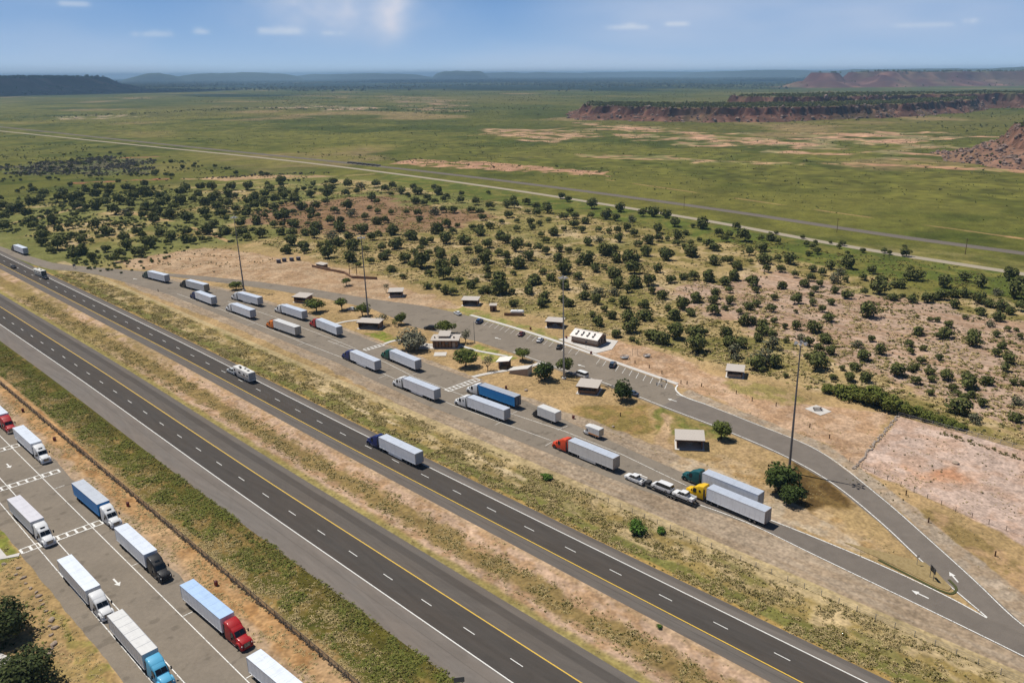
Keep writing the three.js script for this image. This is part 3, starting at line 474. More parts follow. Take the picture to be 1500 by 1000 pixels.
// ---------------------------------------------------------------- shared geometry
const WG = (r, w) => { const t = new THREE.LatheGeometry([[r * 0.56, -w / 2], [r * 0.9, -w / 2], [r, -w * 0.36], [r, w * 0.36], [r * 0.9, w / 2], [r * 0.56, w / 2]].map(([a, b]) => new THREE.Vector2(a, b)), 18); t.rotateX(Math.PI / 2); const d = new THREE.LatheGeometry([[0.001, w * 0.3], [r * 0.2, w * 0.34], [r * 0.3, w * 0.2], [r * 0.58, w * 0.42], [r * 0.58, -w * 0.42], [r * 0.3, -w * 0.2], [0.001, -w * 0.3]].map(([a, b]) => new THREE.Vector2(a, b)), 14); d.rotateX(Math.PI / 2); return [t, d]; };
const wheelGeo = { truck: WG(0.51, 0.3), dual: WG(0.51, 0.62), car: WG(0.33, 0.22), suv: WG(0.38, 0.25) };
function wheel(parent, kind, x, z, lift = 0) { const [t, d] = wheelGeo[kind]; const m = mesh('wheel', t, V.tyre, parent); const r = kind === 'car' ? 0.33 : kind === 'suv' ? 0.38 : 0.51; m.position.set(x, r + lift, z); mesh('rim', d, kind === 'car' || kind === 'suv' ? V.alu : V.rim, m); }
const TR = 15.3;                                   // trailer length
const G = {};
// tractor, front bumper at x = 0, pointing to +x
G.hood = loft([[-0.12, 0.62, 1.5, 0.9, 0.78, 0.16], [-0.4, 0.58, 1.72, 1.02, 0.86, 0.2], [-1.2, 0.62, 1.9, 1.1, 0.92, 0.22], [-2.0, 0.7, 2.02, 1.14, 1.0, 0.22]]);
G.cab = loft([[-1.92, 0.62, 2.0, 1.18, 1.02, 0.12], [-2.1, 0.6, 2.3, 1.2, 1.02, 0.16], [-2.55, 0.6, 2.92, 1.22, 1.02, 0.22], [-2.9, 0.6, 3.12, 1.23, 1.04, 0.26], [-3.4, 0.6, 3.36, 1.24, 1.1, 0.3]]);
G.sleeper = loft([[-3.4, 0.58, 3.38, 1.25, 1.12, 0.3], [-3.9, 0.56, 3.68, 1.26, 1.16, 0.28], [-4.6, 0.56, 3.84, 1.27, 1.16, 0.3], [-5.3, 0.56, 3.92, 1.27, 1.16, 0.28]]);
G.flatSleeper = loft([[-3.4, 0.58, 3.2, 1.25, 1.14, 0.2], [-3.9, 0.56, 3.26, 1.26, 1.18, 0.2], [-4.6, 0.56, 3.28, 1.27, 1.18, 0.2], [-5.0, 0.56, 3.28, 1.27, 1.18, 0.2]]);
G.fairingSide = box(0.42, 2.5, 0.05, -5.5, 2.1, 1.2);
G.windshield = join([quad([-1.97, 2.06, 0.92], [-1.97, 2.06, 0.02], [-2.5, 2.84, 0.02], [-2.5, 2.84, 0.86]), quad([-1.97, 2.06, -0.02], [-1.97, 2.06, -0.92], [-2.5, 2.84, -0.86], [-2.5, 2.84, -0.02])]);
G.windshield.translate(0.03, 0.05, 0);
G.sideGlass = join([quad([-2.2, 1.8, 1.2], [-2.5, 2.7, 1.12], [-3.3, 2.7, 1.15], [-3.3, 1.7, 1.22], -0.04)]);
G.sleeperGlass = join([box(0.5, 0.5, 0.03, -4.3, 2.5, 1.245)]);
G.roofSlot = quad([-3.12, 3.22, 0.45], [-3.12, 3.22, -0.45], [-3.46, 3.44, -0.45], [-3.46, 3.44, 0.45], 0.05);
G.visor = box(0.28, 0.06, 1.9, -2.42, 2.9, 0, 0, 0.5);
G.grille = join([box(0.06, 0.8, 1.1, -0.1, 1.08, 0)]);
G.grilleBars = join([0, 1, 2, 3, 4].map((i) => box(0.05, 0.05, 1.06, -0.055, 0.78 + i * 0.15, 0)));
G.bumper = loft([[-0.5, 0.32, 0.72, 1.2, 1.2, 0.08], [-0.12, 0.32, 0.74, 1.14, 1.14, 0.1], [0.02, 0.36, 0.7, 0.95, 0.95, 0.1]]);
G.headlight = box(0.12, 0.24, 0.3, -0.2, 1.05, 0);
const archShape = new THREE.Shape(); archShape.moveTo(-0.78, 0); archShape.lineTo(-0.78, 0.5); archShape.quadraticCurveTo(-0.6, 0.92, 0, 0.94); archShape.quadraticCurveTo(0.6, 0.92, 0.9, 0.35); archShape.lineTo(0.9, 0.05); archShape.lineTo(0.66, 0.05); archShape.absarc(0, 0, 0.64, 0.1, Math.PI - 0.05, false); archShape.lineTo(-0.78, 0);
G.fender = new THREE.ExtrudeGeometry(archShape, { depth: 0.34, bevelEnabled: true, bevelSize: 0.03, bevelThickness: 0.03, bevelSegments: 1, curveSegments: 8 }).toNonIndexed(); G.fender.translate(-1.15, 0.55, 0);
G.tank = cyl(0.32, 1.5, 'x', -3.9, 0.72, 0, 16);
G.step = join([box(0.9, 0.06, 0.3, -2.6, 0.5, 0), box(0.9, 0.06, 0.24, -2.6, 0.85, 0), box(0.9, 0.5, 0.04, -2.6, 0.68, -0.12)]);
G.stack = join([cyl(0.09, 2.6, 'y', -5.62, 2.5, 0), cyl(0.13, 1.2, 'y', -5.62, 2.0, 0)]);
G.mirror = join([box(0.1, 0.62, 0.24, -2.2, 2.2, 1.52), box(0.05, 0.05, 0.3, -2.25, 2.45, 1.3)]);
G.chassis = join([box(7.2, 0.26, 0.12, -4.5, 0.92, 0.42), box(7.2, 0.26, 0.12, -4.5, 0.92, -0.42), box(0.9, 0.1, 0.9, -7.0, 1.1, 0), cyl(0.09, 2.3, 'z', -1.15, 0.51, 0, 8), cyl(0.1, 2.3, 'z', -6.35, 0.51, 0, 8), cyl(0.1, 2.3, 'z', -7.65, 0.51, 0, 8), box(0.5, 0.7, 1.8, -0.7, 0.8, 0)]);
// trailer, nose at x = 0, pointing to +x
function trailerGeo(L) {
  const k = 'T' + L; if (G[k]) return G[k];
  const ribs = []; const n = Math.round(L / 1.24); for (let i = 1; i < n; i++) for (const s of [-1, 1]) ribs.push(box(0.05, 2.72, 0.012, -L * i / n, 2.6, s * 1.303));
  for (const s of [-1, 1]) { ribs.push(box(L, 0.12, 0.02, -L / 2, 1.17, s * 1.305), box(L, 0.1, 0.02, -L / 2, 4.03, s * 1.305)); for (const e of [0.05, L - 0.05]) ribs.push(box(0.1, 2.9, 0.022, -e, 2.6, s * 1.304)); }
  const bows = []; const m = Math.round(L / 2.4); for (let i = 1; i < m; i++) bows.push(box(0.07, 0.012, 2.5, -L * i / m, 4.106, 0));
  for (const s of [-1, 1]) bows.push(box(L, 0.04, 0.07, -L / 2, 4.09, s * 1.28));
  G[k] = {
    body: join([box(L, 2.9, 2.58, -L / 2, 2.6, 0)]), rib: join(ribs), roof: box(L - 0.02, 0.03, 2.5, -L / 2, 4.085, 0), bow: join(bows),
    nose: join([box(0.03, 2.7, 0.1, 0.015, 2.55, 0.6), box(0.03, 2.7, 0.1, 0.015, 2.55, -0.6)]),
    door: box(0.05, 2.66, 1.2, -L - 0.025, 2.56, 0), rod: join([cyl(0.025, 2.6, 'y', -L - 0.08, 2.55, 0.35, 6), cyl(0.025, 2.6, 'y', -L - 0.08, 2.55, -0.05, 6)]),
    frame: join([box(0.12, 2.9, 0.1, -L - 0.03, 2.6, 1.27), box(0.12, 2.9, 0.1, -L - 0.03, 2.6, -1.27), box(0.12, 0.14, 2.6, -L - 0.03, 4.02, 0), box(0.14, 0.2, 2.6, -L - 0.03, 1.12, 0)]),
    under: join([box(L - 1, 0.22, 0.14, -L / 2 - 0.2, 1.04, 0.5), box(L - 1, 0.22, 0.14, -L / 2 - 0.2, 1.04, -0.5), box(3.6, 0.3, 1.2, -L + 3.2, 0.84, 0), cyl(0.1, 2.3, 'z', -L + 3.7, 0.51, 0, 8), cyl(0.1, 2.3, 'z', -L + 2.4, 0.51, 0, 8)]),
    skirt: box(5.6, 0.62, 0.04, -L + 8.6, 0.82, 0), gear: join([box(0.16, 0.9, 0.16, -2.9, 0.65, 0.75), box(0.16, 0.9, 0.16, -2.9, 0.65, -0.75), box(0.3, 0.04, 0.3, -2.9, 0.22, 0.75), box(0.3, 0.04, 0.3, -2.9, 0.22, -0.75), box(0.06, 0.06, 1.5, -2.9, 0.8, 0)]),
    guard: join([box(0.1, 0.12, 2.3, -L - 0.02, 0.55, 0), box(0.1, 0.5, 0.1, -L - 0.02, 0.8, 0.6), box(0.1, 0.5, 0.1, -L - 0.02, 0.8, -0.6)]), flap: box(0.02, 0.6, 0.62, -L + 1.5, 0.6, 0), light: box(0.04, 0.1, 0.3, -L - 0.1, 1.12, 0),
  };
  return G[k];
}
function trailerParts(t, x0, L, wall, roof, o = {}) {
  const g = trailerGeo(L), add = (n, geo, mat, p = t) => { const m = mesh(n, geo, mat, p); if (p === t) m.position.x = x0; return m; };
  const body = add('trailer_body', g.body, wall); add('wall_rib', g.rib, o.ribMat || wall, body);
  add('nose_strip', g.nose, wall, body);
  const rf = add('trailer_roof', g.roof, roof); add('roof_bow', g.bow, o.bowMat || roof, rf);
  add('rear_frame', g.frame, o.door || V.alu);
  for (const s of [-1, 1]) { const d = add('rear_door', g.door, o.door || DOOR); d.position.z = s * 0.61; add('lock_rod', g.rod, V.alu, d); const l = add('tail_light', g.light, V.red); l.position.z = s * 1.0; const f = add('mud_flap', g.flap, V.dark); f.position.z = s * 0.95; if (o.skirt) { const k = add('side_skirt', g.skirt, wall); k.position.z = s * 1.24; } }
  add('underframe', g.under, V.frame); add('landing_gear', g.gear, V.alu); add('rear_guard', g.guard, V.frame);
  for (const dx of [3.7, 2.4]) for (const s of [-1, 1]) wheel(t, 'dual', x0 - L + dx, s * 0.98);
}
function tractorParts(t, x0, p, o = {}) {
  const add = (n, geo, mat, par = t) => { const m = mesh(n, geo, mat, par); if (par === t) m.position.x = x0; return m; };
  const hood = add('hood', G.hood, p), cab = add('cab', G.cab, p); add('sleeper', o.flat ? G.flatSleeper : G.sleeper, p);
  
  add('windshield', G.windshield, V.glass, cab);
  for (const s of [-1, 1]) {
    const w = add('side_window', G.sideGlass, V.glass, cab); w.scale.z = s; if (!o.flat) { const q = add('side_fairing', G.fairingSide, V.dark); q.scale.z = s; } if (o.sleeperWindow) { const q = add('sleeper_window', G.sleeperGlass, V.glass); q.scale.z = s; }
    const f = add('fender', G.fender, p); f.position.z = s > 0 ? 0.84 : -1.18; const h = add('headlight', G.headlight, V.lamp); h.position.z = s * 0.84;
    const k = add('fuel_tank', G.tank, o.dark ? V.frame : V.chrome); k.position.z = s * 0.92; const st = add('cab_step', G.step, V.alu); st.position.z = s * 1.06; if (s < 0) st.scale.z = -1;
    const m = add('mirror', G.mirror, o.dark ? V.dark : o.mirror || V.dark); m.scale.z = s; if (o.stack) { const e = add('exhaust_stack', G.stack, V.chrome); e.position.z = s * 1.06; }
  }
  if (o.slot) add('roof_slot', G.roofSlot, V.glass, cab);
  if (o.visor) add('sun_visor', G.visor, V.dark, cab);
  const gr = add('grille', G.grille, V.dark); add('grille_bar', G.grilleBars, o.dark ? V.frame : V.chrome, gr); add('bumper', G.bumper, o.bumper || (o.stack ? V.chrome : p)); add('chassis', G.chassis, V.frame);
  for (const s of [-1, 1]) { wheel(t, 'truck', x0 - 1.15, s * 1.02); wheel(t, 'dual', x0 - 6.35, s * 0.96); wheel(t, 'dual', x0 - 7.65, s * 0.96); }
}
function semi(label, x, z, turn, p, wall, roof, o = {}) {
  const L = o.L || TR, total = 6.25 + L, t = thing('semi_truck', label, 'truck', [x, 0.04, z], turn, o.group);
  tractorParts(t, total / 2, p, o); trailerParts(t, total / 2 - 6.25, L, wall, roof, o); return t;
}
// ---------------------------------------------------------------- lighter vehicles
function carBody(kind) {
  if (G['car' + kind]) return G['car' + kind];
  const K = {
    sedan: { len: 4.7, w: 0.9, wb: [1.5, -1.35], body: [[2.32, 0.32, 0.62, 0.72, 0.62, 0.1], [2.1, 0.25, 0.74, 0.86, 0.74, 0.14], [1.0, 0.22, 0.93, 0.9, 0.8, 0.14], [0.7, 0.22, 0.96, 0.9, 0.82, 0.12], [-1.5, 0.22, 0.99, 0.9, 0.82, 0.12], [-2.15, 0.26, 0.98, 0.86, 0.74, 0.14], [-2.36, 0.36, 0.84, 0.78, 0.68, 0.1]], cab: [[1.0, 0.86, 0.95, 0.8, 0.76, 0.04], [0.3, 0.86, 1.36, 0.8, 0.62, 0.1], [-0.6, 0.86, 1.42, 0.8, 0.6, 0.12], [-1.2, 0.86, 1.32, 0.8, 0.58, 0.1], [-1.85, 0.86, 0.99, 0.78, 0.7, 0.04]], roof: [[0.26, 1.34, 1.385, 0.58, 0.56, 0.02], [-0.6, 1.39, 1.445, 0.58, 0.56, 0.02], [-1.18, 1.3, 1.35, 0.55, 0.53, 0.02]] },
    suv: { len: 4.8, w: 0.95, wb: [1.45, -1.4], body: [[2.36, 0.4, 0.8, 0.8, 0.7, 0.1], [2.15, 0.32, 0.98, 0.92, 0.82, 0.14], [1.1, 0.3, 1.1, 0.95, 0.86, 0.14], [-2.1, 0.3, 1.12, 0.95, 0.88, 0.12], [-2.38, 0.4, 1.06, 0.88, 0.82, 0.1]], cab: [[1.25, 1.0, 1.08, 0.86, 0.8, 0.04], [0.55, 1.0, 1.62, 0.86, 0.7, 0.1], [-0.6, 1.0, 1.72, 0.86, 0.7, 0.12], [-1.9, 1.0, 1.68, 0.86, 0.68, 0.12], [-2.32, 1.0, 1.12, 0.84, 0.76, 0.05]], roof: [[0.5, 1.62, 1.67, 0.66, 0.64, 0.02], [-0.6, 1.7, 1.76, 0.68, 0.66, 0.02], [-1.95, 1.66, 1.71, 0.66, 0.64, 0.02]] },
    van: { len: 5.6, w: 1.0, wb: [1.75, -1.6], body: [[2.8, 0.42, 0.86, 0.84, 0.76, 0.1], [2.55, 0.34, 1.05, 0.96, 0.86, 0.14], [1.7, 0.3, 1.24, 1.0, 0.92, 0.14], [-2.6, 0.3, 1.28, 1.0, 0.96, 0.1], [-2.82, 0.4, 1.2, 0.96, 0.92, 0.1]], cab: [[1.85, 1.14, 1.22, 0.92, 0.86, 0.04], [1.05, 1.14, 1.95, 0.94, 0.8, 0.1], [-0.6, 1.14, 2.06, 0.95, 0.82, 0.12], [-2.6, 1.14, 2.04, 0.95, 0.82, 0.1], [-2.74, 1.14, 1.3, 0.94, 0.86, 0.05]], roof: [[1.0, 1.95, 2.0, 0.76, 0.74, 0.02], [-0.6, 2.04, 2.1, 0.82, 0.8, 0.02], [-2.64, 2.0, 2.07, 0.8, 0.78, 0.02]] },
    pickup: { len: 5.8, w: 1.0, wb: [1.9, -1.75], body: [[2.86, 0.46, 0.96, 0.88, 0.8, 0.1], [2.6, 0.4, 1.12, 1.0, 0.9, 0.14], [1.4, 0.38, 1.2, 1.0, 0.94, 0.12], [-0.8, 0.38, 1.2, 1.0, 0.96, 0.1]], cab: [[1.5, 1.1, 1.18, 0.92, 0.86, 0.04], [0.85, 1.1, 1.76, 0.92, 0.76, 0.1], [-0.2, 1.1, 1.86, 0.92, 0.78, 0.12], [-0.82, 1.1, 1.8, 0.92, 0.76, 0.08], [-0.92, 1.1, 1.2, 0.92, 0.86, 0.04]], roof: [[0.8, 1.76, 1.81, 0.72, 0.7, 0.02], [-0.2, 1.84, 1.9, 0.76, 0.74, 0.02], [-0.86, 1.78, 1.83, 0.74, 0.72, 0.02]], bed: 1 },
  }[kind];
  const r = { ...K, body: loft(K.body, 0.7), cab: loft(K.cab, 0.7), roof: loft(K.roof, 0.7) };
  if (K.bed) r.bed = join([box(2.0, 0.08, 1.7, -1.85, 0.62, 0), box(2.05, 0.74, 0.1, -1.85, 0.82, 0.94), box(2.05, 0.74, 0.1, -1.85, 0.82, -0.94), box(0.08, 0.62, 1.86, -2.86, 0.88, 0)]);
  const f = K.len / 2; r.lamps = box(0.08, 0.14, 0.3, f - 0.2, K.bed || kind === 'van' ? 0.86 : 0.66, 0); r.tail = box(0.06, 0.2, 0.2, -f + 0.02, 0.82, 0); r.bump = join([box(0.1, 0.16, K.w * 1.7, f - 0.03, 0.42, 0), box(0.1, 0.16, K.w * 1.7, -f + 0.03, 0.46, 0)]); r.pillar = join([-0.62, 0.3].map((x) => box(0.09, 0.5, K.w * 1.66, x, (kind === 'sedan' ? 1.12 : kind === 'van' ? 1.55 : 1.38), 0)));
  r.mirror = box(0.14, 0.14, 0.16, kind === 'van' ? 1.35 : 0.75, kind === 'sedan' ? 1.0 : 1.2, 0);
  return (G['car' + kind] = r);
}
function carParts(t, kind, p, x0 = 0, y0 = 0) {
  const g = carBody(kind), add = (n, geo, mat, z = 0, par = t) => { const m = mesh(n, geo, mat, par); if (par === t) m.position.set(x0, y0, z); return m; };
  const b = add('body', g.body, p); const c = add('cabin_glass', g.cab, V.glass); add('roof', g.roof, p); add('door_pillar', g.pillar, p, 0, c); add('bumper', g.bump, V.dark); if (g.bed) add('cargo_bed', g.bed, p);
  for (const s of [-1, 1]) { add('headlight', g.lamps, V.lamp, s * g.w * 0.68); add('tail_light', g.tail, V.red, s * g.w * 0.84); add('side_mirror', g.mirror, p, s * (g.w + 0.05)); for (const x of g.wb) wheel(t, kind === 'sedan' ? 'car' : 'suv', x0 + x, s * (g.w - 0.11), y0); }
  return b;
}
function car(label, kind, x, z, turn, p, category = 'car', y = 0.05, name) { const t = thing(name || { sedan: 'sedan_car', suv: 'sport_utility_car', van: 'passenger_van', pickup: 'pickup_truck' }[kind], label, category, [x, y, z], turn); carParts(t, kind, p); return t; }

// ---------------------------------------------------------------- trucks in the west-bound lot (heading to -x)
const place = (label, fx, rx, zc, tiltDeg, p, wall, roof, o = {}) => semi(label, (fx + rx) / 2, zc, (fx < rx ? Math.PI : 0) + tiltDeg * Math.PI / 180, p, wall, roof, o);
const B = BOX, R = ROOF, P = PAINT;
place('white semi truck with grey-green cab, farthest back in the truck lot by the entry ramp', -414.4, -394, -145.4, 7, P.darkgreen, B.white, R.white);
place('white box semi truck with black cab, half hidden behind the navy cabbed truck', -382, -361, -149.8, 6.5, P.black, B.bright, R.white, { door: std(0.3, 0.24, 0.16, 0.6) });
place('white box semi truck with dark navy cab at the back of the near lane', -358, -337, -143.1, 0.5, P.navy, B.white, R.white, { flat: true });
place('all white semi truck parked just below the first tall mast', -342.4, -321, -155.2, 5, P.white, B.white, R.white, { skirt: true });
place('all white semi truck in the near lane behind the orange cabbed truck', -326.6, -305, -144.4, 1, P.white, B.white, R.white, { mirror: P.white });
place('all white semi truck directly behind the red cabbed truck', -309, -287.4, -157.3, 2, P.white, B.white, R.white);
place('semi truck with orange cab and bright white trailer', -291.8, -270, -144.3, 2, P.orange, B.bright, R.bright, { door: std(0.34, 0.3, 0.24, 0.6), flat: true });
place('semi truck with red cab and pale trailer in the far lane by a picnic shelter', -280, -258, -155.6, -2.2, P.red, B.white, R.white, { stack: true });
place('semi truck with dark blue cab and long white trailer parked beside the green cabbed truck', -237.2, -215, -142.8, -2, P.blue, B.white, R.white, { skirt: true });
place('semi truck with dark green cab and white trailer near the brown lodge', -227.6, -205.2, -152.3, -3, P.green, B.white, R.white);
place('all white semi truck stopped just before the lot crosswalk', -202.3, -180, -139.4, 0, P.white, B.lilac, R.white, { skirt: true, sleeperWindow: true });
place('semi truck with white cab and vivid blue trailer facing left', -179.9, -157.8, -151.5, 1.6, P.white, B.blue, R.blue, { door: std(0.03, 0.05, 0.08, 0.6), bowMat: B.grey });
place('all white semi truck parked next to the blue trailer', -175, -153.4, -142.7, 1.6, P.white, B.white, R.white, { sleeperWindow: true });
place('semi truck with bright orange-red cab and white trailer in front of the towed vehicles', -133.2, -110.8, -140.5, -1, P.orangered, B.bright, R.white, { door: std(0.36, 0.3, 0.24, 0.6), skirt: true });
place('semi truck with teal cab and white trailer behind the yellow cabbed truck', -97, -75, -148.5, -2.2, P.teal, B.white, R.white);
place('semi truck with bright yellow cab and white trailer, last in the lot', -92, -70.4, -143, -2.2, P.yellow, B.white, R.white, { sleeperWindow: true, door: std(0.3, 0.26, 0.24, 0.6) });
// moving traffic
place('semi truck with dark blue cab and white trailer driving on the highway', -172, -150.2, -109.1, 0.6, P.blue, B.white, R.white, { skirt: true });
place('distant white semi truck on the highway shoulder at the far left edge', -540, -519, -120.7, 2, P.grey, B.white, R.white);
// east-bound lot (heading to +x)
place('semi truck with red cab at the left edge of the near truck lot', -252, -274, -46, 0.3, P.red, B.white, R.white, { stack: true });
place('all white semi truck with chrome grille behind the red cab at left edge', -224, -245.6, -46.4, 0.4, P.white, B.white, R.white, { visor: true, slot: true });
place('white semi truck with dusty grey roofed trailer parked across the crosswalk', -180.4, -201.4, -34.3, 1.6, P.white, B.grey, R.lilac, { slot: true });
place('white cabbed semi truck with blue sided trailer right behind the black cabbed truck', -177.4, -199, -46.6, 1.4, P.white, B.blue, R.blue, { slot: true, bowMat: B.grey });
place('semi truck with black cab and white trailer in the near truck lot', -148.8, -170.6, -45.7, 0.4, P.black, B.white, R.white, { dark: true, slot: true });
place('semi truck with plain white cab and flat pale roof beside the lot lane arrow', -144.8, -166.4, -33.7, 0.4, P.white, B.grey, R.white);
place('semi truck with sky blue cab and white panelled trailer at the bottom edge', -118.6, -140.6, -33.8, 0, P.sky, B.grey, R.bright, { bowMat: panel(0.3, 0.32, 0.36) });
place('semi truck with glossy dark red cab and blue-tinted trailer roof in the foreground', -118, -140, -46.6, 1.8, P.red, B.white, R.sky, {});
place('white semi trailer cut off by the bottom edge behind the dark red cab', -90, -112, -45.6, 2.4, P.white, B.white, R.white);

// ---------------------------------------------------------------- box trucks
function boxTruck(label, x, z, turn, p, wall, roofM, boxLen, small) {
  const t = thing(small ? 'moving_box_van' : 'box_truck', label, 'truck', [x, 0.04, z], turn), k = small ? 0.8 : 1, total = boxLen + 2.5 * k, f = total / 2;
  const add = (n, g, m, par = t) => mesh(n, g, m, par);
  const bh = small ? 2.1 : 2.75, y0 = small ? 0.85 : 1.1, wv = small ? 2.1 : 2.5;
  const hood = add('hood', loft([[f - 0.05, 0.5 * k, 1.2 * k, 0.85 * k, 0.75 * k, 0.12], [f - 0.4, 0.45 * k, 1.4 * k, 1.0 * k, 0.86 * k, 0.18], [f - 1.05 * k, 0.45 * k, 1.55 * k, 1.08 * k, 0.95 * k, 0.18]]), p);
  const cab = add('cab', loft([[f - 1.0 * k, 0.45 * k, 1.6 * k, 1.1 * k, 1.0 * k, 0.12], [f - 1.35 * k, 0.45 * k, 2.25 * k, 1.12 * k, 0.96 * k, 0.18], [f - 2.4 * k, 0.45 * k, 2.4 * k, 1.12 * k, 0.96 * k, 0.18]]), p);
  add('windshield', quad([f - 1.0 * k, 1.62 * k, 0.86 * k], [f - 1.0 * k, 1.62 * k, -0.86 * k], [f - 1.33 * k, 2.2 * k, -0.8 * k], [f - 1.33 * k, 2.2 * k, 0.8 * k], 0.06), V.glass, cab);
  for (const s of [-1, 1]) { const w = add('side_window', box(0.62 * k, 0.5 * k, 0.03, f - 1.75 * k, 1.85 * k, 1.04 * k * s), V.glass, cab); void w; add('headlight', box(0.1, 0.2, 0.26, f - 0.1, 0.95 * k, 0.72 * k * s), V.lamp, hood); add('mirror', box(0.08, 0.4, 0.16, f - 1.3 * k, 1.8 * k, 1.3 * k * s), V.dark); add('tail_light', box(0.04, 0.12, 0.24, -f - 0.02, y0 - 0.02, 0.9 * s * k), V.red); }
  add('bumper', box(0.16, 0.28, 2.1 * k, f + 0.02, 0.5 * k, 0), V.dark);
  const bx = add('cargo_box', box(boxLen, bh, wv, -f + boxLen / 2, y0 + bh / 2, 0), wall); const ribs = []; for (let i = 1; i < 6; i++) for (const s of [-1, 1]) ribs.push(box(0.05, bh - 0.1, 0.014, -f + boxLen * i / 6, y0 + bh / 2, s * (wv / 2 + 0.006))); add('wall_rib', join(ribs), wall, bx);
  add('box_roof', box(boxLen - 0.05, 0.04, wv - 0.08, -f + boxLen / 2, y0 + bh + 0.02, 0), roofM);
  if (small) { add('attic', loft([[-f + boxLen + 1.15, 2.2, 2.93, 0.9, 0.85, 0.15], [-f + boxLen, 2.05, 2.94, 1.02, 1.0, 0.1]]), wall); for (const s of [-1, 1]) { add('colour_stripe', box(boxLen - 0.1, 0.3, 0.016, -f + boxLen / 2, 1.1, s * (wv / 2 + 0.016)), V.amber, bx); } }
  add('rear_door', box(0.04, bh - 0.3, wv - 0.3, -f - 0.02, y0 + bh / 2, 0), small ? panel(0.5, 0.42, 0.3) : V.alu); add('chassis', box(total - 0.8, 0.2, 0.8, -0.1, 0.7 * k, 0), V.frame);
  for (const s of [-1, 1]) { wheel(t, small ? 'suv' : 'truck', f - 0.95 * k, s * 0.92 * k); wheel(t, small ? 'suv' : 'dual', -f + 1.7 * k, s * 0.86 * k); }
  return t;
}
boxTruck('white box truck with black cab between the blue trailer and the small moving van', -146.2, -151.6, Math.PI - 0.02, P.black, B.bright, R.bright, 7.2, false);
boxTruck('small white rental moving van parked alone in the truck lot', -129, -152.3, Math.PI - 0.02, P.white, B.bright, R.bright, 3.9, true);
// pickup hauling two vehicles on an open trailer: tow vehicle, trailer and loads are separate things
car('white pickup towing a flat car trailer behind the orange-red truck', 'pickup', -104.6, -139.5, Math.PI - 0.05, P.white, 'pickup', 0.05);
{
  const t = thing('car_hauler_trailer', 'long black open car trailer carrying a white van and a white pickup', 'trailer', [-94.6, 0.04, -139.5], Math.PI - 0.02);
  mesh('deck', join([box(13.4, 0.12, 0.7, -0.4, 0.72, 0.72), box(13.4, 0.12, 0.7, -0.4, 0.72, -0.72), ...[-6, -4, -2, 0, 2, 4, 6].map((x) => box(0.14, 0.12, 2.1, x - 0.4, 0.7, 0))]), V.frame, t);
  mesh('tongue', join([box(2.2, 0.14, 0.14, 7.1, 0.66, 0.3, 0.2), box(2.2, 0.14, 0.14, 7.1, 0.66, -0.3, -0.2), box(0.3, 0.9, 0.3, 7.6, 0.8, 0), box(1.1, 0.7, 1.5, 6.1, 1.1, 0)]), V.frame, t);
  for (const x of [-2.4, -1.5, -0.6]) for (const s of [-1, 1]) { wheel(t, 'car', x, s * 1.14); }
  for (const s of [-1, 1]) { mesh('fender', box(3.0, 0.06, 0.3, -1.5, 0.74, s * 1.15), V.frame, t); mesh('ramp', box(1.2, 0.06, 0.5, -7.5, 0.6, s * 0.72, 0, 0.2), V.frame, t); }
}
car('white cargo van riding on the open car trailer', 'van', -96.4, -139.5, Math.PI - 0.02, P.white, 'van', 0.82, 'cargo_van');
car('white pickup riding at the tail of the open car trailer', 'pickup', -90.2, -139.4, Math.PI - 0.02, P.white, 'pickup', 0.82);
